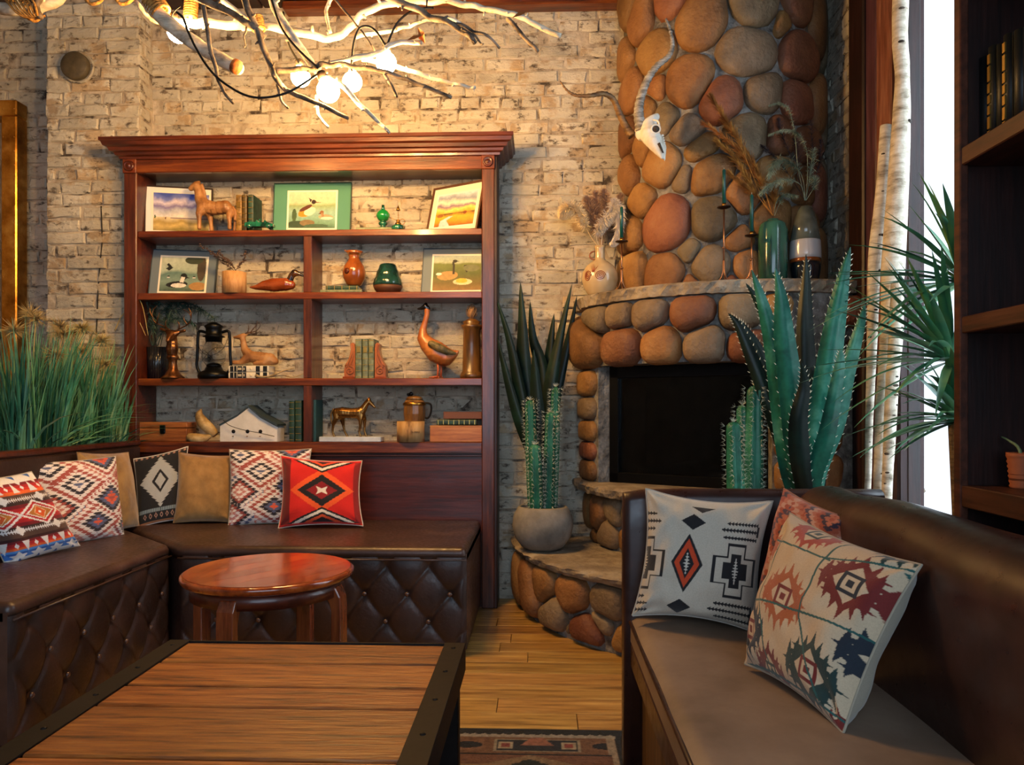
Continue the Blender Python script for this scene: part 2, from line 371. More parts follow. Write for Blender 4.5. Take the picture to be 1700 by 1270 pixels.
brick_wall(wr, (W_R, 3.54, 0), (0, 1, 0), (-1, 0, 0), .5, .0, CEIL, lambda p: 1, 300, seed=21)
wl = struct('wall_left', 'plain brick-coloured left side wall behind the planter', 'wall', (-3.1, 0, 0))
G().box((-3.2, 1.2, 1.6), (.2, 6, 3.4)).build('wall_face', M['mortar'], wl, world=True)
wf = struct('wall_front', 'wall behind the camera with a wide street window', 'wall', (0, -1.9, 0))
g = G(); g.box((-2.25, -2, 1.6), (1.9, .2, 3.4)); g.box((1.7, -2, 1.6), (.3, .2, 3.4)); g.box((.1, -2, .25), (3.0, .2, .7)); g.box((.1, -2, 3.1), (3.0, .2, .4))
g.build('wall_face', M['mortar'], wf, world=True)
ce = struct('ceiling', 'dark stained board ceiling', 'ceiling', (0, 1, CEIL))
for i in range(24):
    x = -3.1+i*.2
    G().box((x+.1, 1.1, CEIL+.04), (.192, 6.1, .06), bev=.004).build('plank', M['darkwood'], ce, world=True)
t = struct('trim_1', 'dark wooden cornice beam along the top of the brick wall', 'beam', (0, Y_B, CEIL))
g = G(); g.box(((at(470, 5, 3.98).x+at(1030, 5, 3.98).x)/2, 4.0, CEIL-.0225), (at(1030, 5, 3.98).x-at(470, 5, 3.98).x, .1, .045), bev=.01)
g.build('beam', M['shelfwood'], t, world=True)
# floor planks
fl = struct('floor', 'worn honey pine plank floor', 'floor')
M['floor'] = wood('honey_pine', '6b4a22', 'a67c40', 'c9a25c', 'x', .42, .15, 1.0, .2)
M['floorD'] = mat('floor_gap', '1a120b', .9)
G().box((-.82, 1.1, -.03), (4.6, 6.2, .03)).build('subfloor', M['floorD'], fl)
rr = random.Random(3); y = 4.04; k = 0
while y > -1.5:
    wd = .1255; x = -3.1+rr.uniform(-.8, 0)
    if .3 > y: 
        y -= wd; k += 1; continue
    while x < 1.46:
        ln = rr.uniform(.9, 1.9)
        if 2.5 < y-.03 < 2.66 and -1.5 < x < .2: ln = .125-x if .125-x > .4 else ln
        a, b = max(x, -3.1), min(x+ln, 1.46)
        if b-a > .05:
            G().box(((a+b)/2, y-wd/2, -.009), (b-a-.0025, wd-.003, .018), bev=.0018).build('plank', M['floor'], fl)
        x += ln
    y -= wd; k += 1
# ================================================================ window, casing, bookcases
def casing():
    t = struct('trim_2', 'dark red-brown moulded window casing on the right wall', 'trim', (W_R, 3.3, 0))
    X = W_R
    def bar(y0, y1, d, m, name='casing_board', z0=0, z1=CEIL, bev=.008):
        G().box((X-d/2, (y0+y1)/2, (z0+z1)/2), (d, y1-y0, z1-z0), bev=bev).build(name, m, t, world=True)
    m1 = mat('casing_mauve_reflection', '5a3038', .4, ramp=[(.3, '3c2228'), (.55, '5a3840'), (.8, '785058')], nz=(3, 6, (14, 14, 1.2)), bump=(10, .1, .003), coat=.3)  # mauve in the colour stands in for window light reflected off the board
    m2 = wood('casing_oak', '54291c', '8a5340', 'a87560', 'z', .4, .2)
    y = lambda px, d=0: atx(px, 675, X-d).y
    bar(y(1432, .06), y(1408, .06), .06, M['darkwood']); bar(y(1452, .05), y(1432, .05), .045, m1)
    bar(y(1480, .05), y(1456, .05), .055, m2); bar(y(1456), y(1452), .02, M['darkwood'])
    bar(y(1506, .03), y(1480, .05), .03, M['darkwood']); bar(2.97, y(1506, .05), .06, mat('casing_dark_red', '2c110e', .5, ramp=[(.3, '1e0b09'), (.7, '3c1915')], nz=(3, 5, (14, 14, 1.2))), bev=.012)
    bar(2.935, 2.97, .05, M['darkwood'], bev=.004)
    G().tube([(X-.052, 2.955, .3), (X-.052, 2.955, 3.05)], .004, 6).build('gilt_bead', M['gilt'], t, world=True)
    g = G(); g.tube([(X-.075, 3.03, .77), (X-.075, 3.03, .87)], .009, 8)
    g.box((X-.07, 3.05, .82), (.006, .05, .09)).build('hinge', M['brass'], t, world=True)
    w_ = struct('window_1', 'tall bright window beside the birch trunks', 'window', (W_R, 1.6, 0))
    g = G(); fw = M['darkwood']
    g.box((W_R+.045, WIN0+.03, (WZ0+WZ1)/2), (.06, .06, WZ1-WZ0)); g.box((W_R+.03, WIN1+.012, (WZ0+WZ1)/2), (.02, .024, WZ1-WZ0))
    for zz in (WZ0+.03, WZ1-.03): g.box((W_R+.06, (WIN0+WIN1)/2, zz), (.06, WIN1-WIN0, .06))
    g.build('window_frame', fw, w_, world=True)
    G().box((W_R+.03, 1.62, (WZ0+WZ1)/2), (.004, WIN1-WIN0-.02, WZ1-WZ0-.12)).build('glass_pane', mat('window_glass', 'ffffff', .02, trans=1, ior=1.01), w_, world=True)
casing()

S_Y = 3.84
def shelf_unit():
    L0, L1, Rr0, Rr1 = at(207, 500, S_Y).x, at(228, 500, S_Y).x, at(800, 500, S_Y).x, at(821, 500, S_Y).x
    t = thing('bookcase', 'large open-backed mahogany bookcase built above the back bench, with carved corner blocks', 'bookcase', ((L0+Rr1)/2, 3.95, 0))
    Z = lambda py, px=510: at(px, py, S_Y).z
    top = Z(262)
    for a, b in ((L0, L1), (Rr0, Rr1)):
        g = G(); g.box(((a+b)/2, 3.86, top/2), (b-a, .06, top), bev=.004); g.build('post', M['shelfwoodz'], t, world=True)
        zc = Z(274); cx = (a+b)/2; s = (b-a)*.5
        g = G(); g.box((cx, 3.83, zc), (b-a+.004, .02, b-a+.006), bev=.003)
        bl = g.build('corner_block', M['shelfwood'], t, world=True)
        g = G(); pr = [(0, .012), (s*.3, .01), (s*.42, .004), (s*.55, .009), (s*.75, .009), (s*.85, 0)]
        g.lathe(pr, n=20); g.v = [(v[0]+cx, 3.82-v[2], v[1]+zc) for v in g.v]; g.build('rosette', M['panelwood'], bl, world=True)
    # side panels (full depth)
    for x0, x1 in ((L1-.012, L1+.0), (Rr0, Rr0+.02)):
        G().box(((x0+x1)/2, 3.955, top/2+.01), (x1-x0, .15, top-.02)).build('side_panel', M['panelwood'], t, world=True)
    G().box((Rr1+.004, 3.935, top/2), (.02, .2, top), bev=.003).build('side_panel', M['darkwood'], t, world=True)
    # frieze
    G().box(((L1+Rr0)/2, 3.845, (Z(284)+top)/2), (Rr0-L1, .03, top-Z(284)+.004), bev=.003).build('frieze', M['shelfwood'], t, world=True)
    G().box(((L1+Rr0)/2, 3.955, Z(284)+.02), (Rr0-L1, .19, .02)).build('top_board', M['panelwood'], t, world=True)
    # cornice: stepped profile
    prof = [(.0, 0), (.014, .003), (.016, .014), (.03, .02), (.034, .032), (.05, .036), (.056, .052), (.072, .058), (.078, .075), (.085, .078), (.085, .095)]
    zt = top-.006; vs = []; g = G(); xa, xb = L0-.0, Rr1+.014; 
    rows = []
    for d, h in prof:
        rows.append([(xa-d, 4.04, zt+h), (xa-d, 3.83-d, zt+h), (xb+d, 3.83-d, zt+h), (xb+d, 4.04, zt+h)])
    for r0 in rows: vs += r0
    fs = []
    for i in range(len(rows)-1):
        for k in range(3): fs.append((i*4+k, i*4+k+1, (i+1)*4+k+1, (i+1)*4+k))
    n = (len(rows)-1)*4; fs.append((n, n+1, n+2, n+3)); fs.append((0, 3, 2, 1)); fs.append(tuple(i*4 for i in range(len(rows)))[::-1]); fs.append(tuple(i*4+3 for i in range(len(rows))))
    g.add(vs, fs); g.build('cornice', wood('cornice_wood', '260d07', '4f2110', '6d3519', 'x', .34, .35), t, world=True)
    # shelves
    for (a, b) in ((381, 391.5), (485, 496), (628, 640)):
        G().box(((L1+Rr0)/2, 3.945, (Z(a)+Z(b))/2), (Rr0-L1, .2, Z(a)-Z(b)), bev=.003).build('shelf', M['shelfwood'], t, world=True)
    G().box(((L1+Rr0)/2, 3.945, (Z(734)+Z(752))/2), (Rr0-L1, .2, Z(734)-Z(752)), bev=.003).build('shelf', M['shelfwood'], t, world=True)
    D0, D1 = at(503, 500, S_Y).x, at(516.5, 500, S_Y).x
    for a, b in ((391.5, 485), (496, 628), (640, 734)):
        G().box(((D0+D1)/2, 3.945, (Z(a)+Z(b))/2), (D1-D0, .196, Z(a)-Z(b)), bev=.002).build('divider', M['shelfwoodz'], t, world=True)
    G().box(((L1+Rr0)/2, 3.875, (Z(752))/2), (Rr0-L1, .02, Z(752))).build('lower_panel', M['panelwood'], t, world=True)
    G().box(((L1+Rr0)/2, 3.865, Z(756)), (Rr0-L1, .02, .014), bev=.003).build('moulding', M['panelwood'], t, world=True)
shelf_unit()

def right_bookcase():
    X = 1.16; y1 = atx(1583, 675, X).y; k = y1/1250
    t = thing('bookcase', 'dark tall bookcase at the right edge in front of the bright window', 'bookcase', (X+.14, 1.5, 0))
    ya = .95; zt = 3.1; pw = .032
    G().box((X+.012, y1-pw/2, zt/2), (.024, pw, zt), bev=.003).build('post', M['case'], t, world=True)
    G().box((X+.145, y1-.008, zt/2), (.27, .016, zt)).build('side_panel', M['darkwood'], t, world=True)
    G().box((X+.145, ya, zt/2), (.27, .02, zt)).build('side_panel', M['darkwood'], t, world=True)
    G().box((X+.275, (ya+y1)/2, zt/2), (.012, y1-ya, zt)).build('back_panel', M['darkwood'], t, world=True)
    D = y1-.03
    def z(py): return EYE+(675-py)*D/1250
    for a, b in ((-22, 0), (254, 283), (529, 556), (803, 838)):
        G().box((X+.14, (ya+y1-.02)/2, (z(a)+z(b))/2), (.27, y1-ya-.02, z(a)-z(b)), bev=.003).build('shelf', M['case'], t, world=True)
    G().box((X+.03, (ya+y1)/2, z(870)/2), (.02, y1-ya, z(870))).build('base_board', M['darkwood'], t, world=True)
    zs = z(254)
    bc = mat('black_cloth', '0b1112', .5)
    def bk(y, col, th, lab, h=.26):
        b = thing('book', lab, 'book', (X+.10, y, zs), group='dark books on the right bookcase')
        G().box((.05, 0, h/2), (.15, th-.006, h-.008)).build('pages', M['cream'], b)
        g = G(); g.box((.055, -th/2+.0015, h/2), (.17, .003, h)); g.box((.055, th/2-.0015, h/2), (.17, .003, h)); g.tube([(-.024, 0, 0), (-.024, 0, h)], th/2, 12, flat=1); g.build('cover', col, b)
        return b
    ys = []
    for px, lab in ((1643, 'black book with a gilt banded spine, first from the post on the upper right shelf'), (1668, 'black book with a gilt banded spine, second from the post on the upper right shelf')):
        yy = atx(px, 200, X+.06).y; b = bk(yy, bc, .034, lab); ys.append(yy)
        g = G(); z0 = 0.004
        for i in range(7):
            hh = [.03, .036, .028, .026, .03, .045, .03][i]; g.box((-.0415, 0, z0+hh/2), (.004, .011, hh-.004)); z0 += hh+.002
        g.build('gilt_band', M['gilt'], b)
    for yy, lab in (((ys[0]+ys[1])/2-.0, 'plain black book between the two gilt spines'), (ys[0]+.042, 'plain black book against the post side on the upper right shelf'), (ys[1]-.044, 'plain black book nearest the camera on the upper right shelf')):
        bk(yy, bc, .034 if abs(yy-(ys[0]+ys[1])/2) > .01 else max(.01, ys[0]-ys[1]-.036), lab, .25)
    zp = z(803); p = atx(1697, 800, X+.12)
    b = thing('plant_pot', 'small ribbed terracotta pot with a pale shoot, low right bookcase shelf', 'pot', (p.x, p.y, zp))
    g = G(); pr = [(.0, 0), (.026, 0)]; 
    for i in range(6): pr += [(.03+i*.0012, .006+i*.013), (.0275+i*.0012, .012+i*.013)]
    pr += [(.037, .085), (.037, .095), (.031, .095), (.03, .02), (0, .02)]; g.lathe(pr, n=20); g.build('pot', mat('terracotta', '9a5330', .7, bump=(40, .3, .003)), b)
    G().tube(smooth_path([(0, 0, .02), (-.0, .01, .1), (-.01, .04, .125), (-.015, .065, .135)]), lerp_list([.006, .002], 13), 6).build('shoot', leafm('pale_green', '5b6a45', '8b9a6b', 'a9b58a'), b)
right_bookcase()

# ================================================================ benches
def tuft_face(L_, H_, buttons, nu=150, nv=46, amp=.009):
    """front face grid in (u,v); returns depth(u,v)"""
    bs = buttons; du, dv = .0885, .113
    def d(u, v, u0, v0):
        a = ((u-u0)/du+(v-v0)/dv)/2; b_ = ((u-u0)/du-(v-v0)/dv)/2
        fa = abs(a-round(a)); fb = abs(b_-round(b_))
        e = min(fa, fb)*du
        puff = math.sin(PI*(a-math.floor(a)))*math.sin(PI*(b_-math.floor(b_)))
        dd = amp*(abs(puff)**.5)-.004*math.exp(-(e/.005)**2)
        r = math.hypot(fa, fb)*du
        return dd-.010*math.exp(-(r/.018)**2)
    return d
SEAT = .45
def bench(name, label, path, o, u, n, L_, v_hi, seatpoly, u0, v0, mi_name='leather'):
    """seat block: seatpoly (world xy) top outline, tufted face starting at o along u facing n"""
    t = thing(name, label, 'bench', (sum(p[0] for p in seatpoly)/len(seatpoly), sum(p[1] for p in seatpoly)/len(seatpoly), 0))
    o = Vector(o); u = Vector(u); n = Vector(n); z0 = .045; H = SEAT-.04-z0
    dfn = tuft_face(L_, H, None); g = G(); nu, nv = int(L_/.008), 54; vs = []
    for j in range(nv+1):
        for i in range(nu+1):
            uu, vv = L_*i/nu, H*j/nv
            edge = min(1, min(uu, L_-uu)/.04, min(vv+.02, H-vv+.004)/.05); edge = max(0, edge)
            dd = dfn(uu, vv, u0, v0)*(edge**.5)
            rnd = .0
            if uu < .02: rnd = -(.02-uu)**2/.02*.6
            if L_-uu < .02: rnd = -(.02-(L_-uu))**2/.02*.6
            vs.append(o+u*uu+Vector((0, 0, z0+vv))+n*(dd+rnd))
    fs = [(j*(nu+1)+i, j*(nu+1)+i+1, (j+1)*(nu+1)+i+1, (j+1)*(nu+1)+i) for j in range(nv) for i in range(nu)]
    if u.cross(Vector((0, 0, 1))).dot(n) < 0: fs = [f[::-1] for f in fs]
    g.add(vs, fs, True)
    g.build('tufted_front', M[mi_name], t, world=True)
    # body behind the tufting
    cx = Vector((sum(p[0] for p in seatpoly)/len(seatpoly), sum(p[1] for p in seatpoly)/len(seatpoly), 0))
    ins = [Vector((p[0], p[1], 0))-n*.012*(1 if (Vector((p[0], p[1], 0))-o).dot(n) > -.06 else 0) for p in seatpoly]
    G().prism([(p.x, p.y) for p in ins], z0-.015, SEAT-.03, 'xy').build('body', M['leather2'], t, world=True)
    G().prism([(cx.x+(p.x-cx.x)*.97, cx.y+(p.y-cx.y)*.97) for p in ins], 0, z0-.016, 'xy').build('plinth', M['darkwood'], t, world=True)
    # cushion top with rolled edge, built from inset rings
    import bmesh
    bm = bmesh.new(); top = [bm.verts.new((p[0], p[1], SEAT-.055)) for p in seatpoly]; f = bm.faces.new(top); 
    if f.calc_area() and f.normal.z < 0: f.normal_flip()
    r_ = bmesh.ops.extrude_face_region(bm, geom=[f]); vv = [e for e in r_['geom'] if isinstance(e, bmesh.types.BMVert)]
    bmesh.ops.translate(bm, verts=vv, vec=(0, 0, .055))
    bmesh.ops.recalc_face_normals(bm, faces=bm.faces)
    topedges = [e for e in bm.edges if all(v in vv for v in e.verts)] + [e for e in bm.edges if abs(e.verts[0].co.z-e.verts[1].co.z) > .03]
    bmesh.ops.bevel(bm, geom=topedges, offset=.026, segments=5, affect='EDGES', profile=.5)
    me = bpy.data.meshes.new('seat'); 
    for v in bm.verts: v.co -= t.location
    bm.to_mesh(me); bm.free(); me.polygons.foreach_set('use_smooth', [True]*len(me.polygons)); me.materials.append(M['leather2'])
    so = bpy.data.objects.new('seat', me); C.objects.link(so); so.parent = t
    so.modifiers.new('wn', 'WEIGHTED_NORMAL')
    # welt line under the top edge and buttons
    G().tube([o+Vector((0, 0, SEAT-.05))+n*.006, o+u*L_+Vector((0, 0, SEAT-.05))+n*.006], .004, 6).build('welt', M['leather2'], t, world=True)
    k = -12; bmesh_ = G().ball((0, 0, 0), .0105, 10, (1, 1, .6)); me = None
    du, dv = .0885, .113
    for i in range(-40, 41):
        for j in range(-12, 13):
            if (i+j) % 2: continue
            uu = u0+i*du; vv_ = v0+j*dv
            if .03 < uu < L_-.03 and .02 < vv_ < H-.04:
                p = o+u*uu+Vector((0, 0, z0+vv_))+n*.001
                if me is None:
                    q = bmesh_.build('button', mat('button_leather', '4a342c', .25, spec=.8), t); me = q.data; q.location = p-t.location; q.rotation_euler = n.to_track_quat('Z', 'Y').to_euler()
                else: inst(me, 'button', t, Matrix.Translation(p-t.location) @ n.to_track_quat('Z', 'Y').to_matrix().to_4x4())
    return t
BX1 = -.298; BYF = 3.08
bench('leather_bench', 'long brown leather bench with button tufted front, below the bookcase', None, (-1.50, BYF, 0), (1, 0, 0), (0, -1, 0), BX1+1.50, 0,
      [(-1.50, BYF), (BX1, BYF), (BX1, 3.845), (-2.055, 3.845), (-2.055, 3.645)], .16+(.0), .1)
bench('leather_bench', 'brown leather bench with button tufted front along the left side, beside the coffee table', None, (-1.555, 2.165, 0), (0, 1, 0), (1, 0, 0), .955, 0,
      [(-1.555, 2.165), (-1.555, 3.12), (-2.05, 3.60), (-2.05, 2.165)], .09, .1)
def left_back():
    t = thing('bench_backrest', 'low dark leather backrest behind the left bench, grass planter behind it', 'backrest', (-2.1, 3, 0))
    G().box((-2.085, 3.0, .63), (.05, 1.66, .4), bev=.012).build('panel', M['leather'], t, world=True)
    G().box((-2.095, 3.0, .842), (.075, 1.66, .026), bev=.008).build('cap_rail', M['panelwood'], t, world=True)
    G().box((-2.095, 3.0, .215), (.04, 1.66, .43)).build('lower_board', M['darkwood'], t, world=True)
    # planter box
    t = thing('planter_box', 'long dark planter box behind the left bench holding tall grasses', 'planter', (-2.33, 3.0, 0))
    G().box((-2.34, 3.03, .38), (.38, 1.7, .7), bev=.006).build('box', M['darkwood'], t, world=True)
    G().box((-2.34, 3.03, .735), (.36, 1.66, .02)).build('soil', mat('dark_soil', '1f1913', .95, bump=(60, .8, .02)), t, world=True)
left_back()

# ================================================================ tables
def coffee_table():
    ZT = .46
    T = lambda px, py: atz(px, py, ZT)
    yf = T(520, 1067).y; xl = T(277, 1068).x; xr = T(773, 1070).x; yn = .35
    t = thing('coffee_table', 'large plank topped coffee table with a riveted blackened steel rim, front left', 'table', ((xl+xr)/2, (yf+yn)/2, 0))
    rim = .05
    wd = wood('rough_orange_plank', '2e1508', '91501f', 'bb7835', 'x', .42, .12, 1.5, .16, bump=.7)
    lines = [yf-.006, T(520, 1101.5).y, T(520, 1141).y, T(520, 1175.5).y, T(520, 1263).y]
    lines += [lines[-1]-.12*i for i in range(1, 8) if lines[-1]-.12*i > yn]
    rj = random.Random(5)
    for i in range(len(lines)-1):
        a, b = lines[i+1], lines[i]
        G().box(((xl+xr)/2, (a+b)/2, ZT-.014+rj.uniform(-.0015, .0015)), (xr-xl-2*rim+.004, b-a-.008, .026), bev=.003).build('plank', wd, t, world=True)
    G().box(((xl+xr)/2, (yf+yn)/2, ZT-.034), (xr-xl-.03, yf-yn-.03, .012)).build('under_board', M['darkwood'], t, world=True)
    for s, x in ((1, xl), (-1, xr)):
        g = G(); g.box((x+s*rim/2, (yf+yn)/2, ZT+.001), (rim, yf-yn, .006), bev=.001); g.box((x+s*.003, (yf+yn)/2, ZT-.03), (.006, yf-yn, .062), bev=.001)
        f = g.build('steel_rim', M['steel'], t, world=True)
        y = yf-.04
        me = None
        while y > yn:
            g = G().ball((x+s*rim/2, y, ZT+.004), .006, 8, (1, 1, .5)); g.build('rivet', M['steel'], f, world=True); y -= .155
    G().box(((xl+xr)/2, yf-.003, ZT-.025), (xr-xl-.012, .006, .055)).build('steel_rim', M['steel'], t, world=True)
    for x in (xl+.035, xr-.035):
        for y in (yf-.03, yn+.05):
            G().box((x, y, (ZT-.03)/2+.005), (.045, .045, ZT-.05), bev=.002).build('leg', M['steel'], t, world=True)
    return xl, xr, yf
coffee_table()

def round_table():
    ZT = .50; c = atz(447, 944, ZT); R = .272
    t = thing('round_stool_table', 'round glossy reddish-brown wooden side table in the bench corner', 'table', (c.x, c.y, 0))
    g = G(); g.lathe([(0, -.03), (R-.02, -.03), (R-.006, -.024), (R, -.014), (R, -.008), (R-.004, -.003), (R-.012, 0), (0, 0)], (0, 0, ZT), 64)
    # planked top shown by staves
    mt = mat('glossy_cherry', '7a2c10', .16, ramp=[(.28, '4f1a0a'), (.48, '8a3a16'), (.62, 'a04c1e'), (.75, '6c2b12')], nz=(2.2, 6, (10, 1.3, 10)), bump=(30, .05, .002), coat=.7, rotz=.7)
    rim = g.build('rim', mt, t)
    a0 = math.radians(52); ux = Vector((math.cos(a0), math.sin(a0), 0)); vx = Vector((-ux.y, ux.x, 0))
    n = 7; w_ = 2*(R-.012)/n
    for i in range(n):
        a, b = -(R-.012)+i*w_+.0006, -(R-.012)+(i+1)*w_-.0006
        pts = []; m_ = 8
        for k in range(m_+1):
            v = a+(b-a)*k/m_; hh = math.sqrt(max(0, (R-.012)**2-v*v)); pts.append((v, hh))
        poly = [vx*v+ux*h for v, h in pts]+[vx*v-ux*h for v, h in pts[::-1]]
        G().prism([(p.x, p.y) for p in poly], ZT-.001, ZT+.0012, 'xy').build('stave', mt if i % 2 else mat('glossy_cherry_b', '7a2c10', .16, ramp=[(.28, '61220c'), (.48, '9c4519'), (.62, 'b55a24'), (.75, '7d3514')], nz=(2.2, 6, (10, 1.3, 10)), bump=(30, .05, .002), coat=.7, rotz=.7), t)
    G().lathe([(R-.05, -.075), (R-.03, -.075), (R-.03, -.03), (R-.05, -.03), (R-.05, -.075)], (0, 0, ZT), 48).build('apron', M['panelwood'], t)
    lm = mat('bent_leg_wood', '6b2c12', .25, ramp=[(.3, '3e170a'), (.5, '73331a'), (.7, '8f4c24')], nz=(3, 6, (12, 12, 1.4)), coat=.5)
    for ang in (-99, -10, 80, 170):
        a = math.radians(ang); d = Vector((math.cos(a), math.sin(a), 0)); s = Vector((-d.y, d.x, 0))
        # bentwood: vertical leg curving into the underside
        prof = [(R-.13, ZT-.032), (R-.06, ZT-.034), (R-.028, ZT-.045), (R-.012, ZT-.075), (R-.01, ZT-.12), (R-.01, 0), (R-.042, 0), (R-.042, ZT-.12), (R-.048, ZT-.095), (R-.065, ZT-.07), (R-.13, ZT-.06)]
        wd = .027; vs = []
        for sg in (-1, 1): vs += [d*p[0]+s*wd*sg+Vector((0, 0, p[1])) for p in prof]
        m_ = len(prof); fs = [tuple(range(m_)), tuple(range(m_, 2*m_))[::-1]]+[(i, m_+i, m_+(i+1) % m_, (i+1) % m_) for i in range(m_)]
        g = G().add(vs, fs); o = g.build('leg', lm, t); bv = o.modifiers.new('b', 'BEVEL'); bv.width = .003; bv.segments = 2
round_table()

def rug():
    x1 = atz(1034, 1212, .01).x; y1 = atz(900, 1210, .01).y
    W_, H_ = 1.15, 1.9; nx = 260; x0 = x1-W_
    def col(u, v):  # u metres from right edge, v metres from far edge (numpy)
        c = np.empty(u.shape+(3,)); put = lambda m, h: c.__setitem__(m, lin(h))
        c[:] = lin('1e1f1f')
        inn = (v > .045) & (u > .035)
        put(inn, '8d7a62')
        tooth = np.abs(((u/.03) % 1)-.5)*.02
        put((v > .035+tooth) & (v < .062) & (u > .03), '8b8272')
        b = (v > .06) & (v < .17) & (u > .06); put(b, '6a4a30')
        uu = (u-.06) % .42; vv = v-.115
        put(b & (np.abs(uu-.21) < .13) & (np.abs(vv) < .042), '8c7f66')
        put(b & (np.abs(uu-.21) < .12) & (np.abs(vv) < .036), '23262a')
        put(b & (np.abs(uu-.21) < .05-np.abs(vv)*.6) & (vv < .0), '8a5a44')
        for q in (-.095, .095):
            put(b & (np.abs(uu-.21-q) < .022) & (np.abs(vv) < .024), '9a8c70'); put(b & (np.abs(uu-.21-q) < .012) & (np.abs(vv) < .013), '7e3b30')
        put(b & (((uu % .42) < .05) | (uu > .37)) & (np.abs(vv) < .03), '75543a')
        e = ((uu+.21) % .42)-.21; put(b & ((e/.045)**2+(vv/.022)**2 < 1), '17191c')
        put((v > .17) & (v < .178) & (u > .05), '1c1b1b')
        f = (v > .178) & (u > .05); m = v-.178
        Uu = ((u-.06) % .46)-.23; Vv = (m % .2)-.1
        put(f, '7d6548')
        put(f & ((np.abs(Uu)/.23+np.abs(Vv)/.1) > 1.0) & (np.abs(Vv) > .04), '6a4630')
        ser = (np.abs(Uu)/.105+np.abs(Vv)/.075)+.28*np.abs(((Vv/.018) % 1)-.5)
        put(f & (ser < 1.1), '20251f'); put(f & (np.abs(Uu)/.04+np.abs(Vv)/.03 < 1), '8a4d3c')
        e2 = ((u-.06+.23) % .46)-.23; put(f & (np.abs(e2)/.05+np.abs(Vv)/.03 < 1), '5c2a18')
        return c
    t = G(); ny = 420
    us = np.linspace(0, W_, nx+1); vs = np.linspace(0, H_, ny+1)
    U, V = np.meshgrid(us, vs)
    P = np.stack([x1-U, y1-V, np.full(U.shape, .009)], -1).reshape(-1, 3)
    idx = np.arange((nx+1)*(ny+1)).reshape(ny+1, nx+1)
    fs = np.stack([idx[:-1, :-1], idx[1:, :-1], idx[1:, 1:], idx[:-1, 1:]], -1).reshape(-1, 4)
    me = bpy.data.meshes.new('rug'); base = np.array((x1-W_/2, y1-H_/2, 0))
    g = G(); g.v = [tuple(v) for v in (P-base)]; g.f = [tuple(f) for f in fs.tolist()]; g.sm = [False]*len(g.f); g.m = [0]*len(g.f); n0 = len(g.v)
    cc = col(U.ravel(), V.ravel())
    g.box((0, 0, .0042), (W_, H_, .0083))
    m = mat('rug_wool', 'ffffff', .95, attr=True, ramp=[(.3, 'b8b8b8'), (.7, 'ffffff')], nz=(60, 3, (1, 1, 1)), bump=(200, .8, .004))
    o = g.build('rug', m); o.location = base
    ca = o.data.color_attributes.new('Col', 'FLOAT_COLOR', 'POINT'); a = np.ones((len(o.data.vertices), 4)); a[:, :3] = lin('17181a'); a[:n0, :3] = cc
    ca.data.foreach_set('color', a.ravel())
    o['label'] = 'patterned kilim rug with a dark serrated border, on the plank floor'; o['category'] = 'rug'
rug()

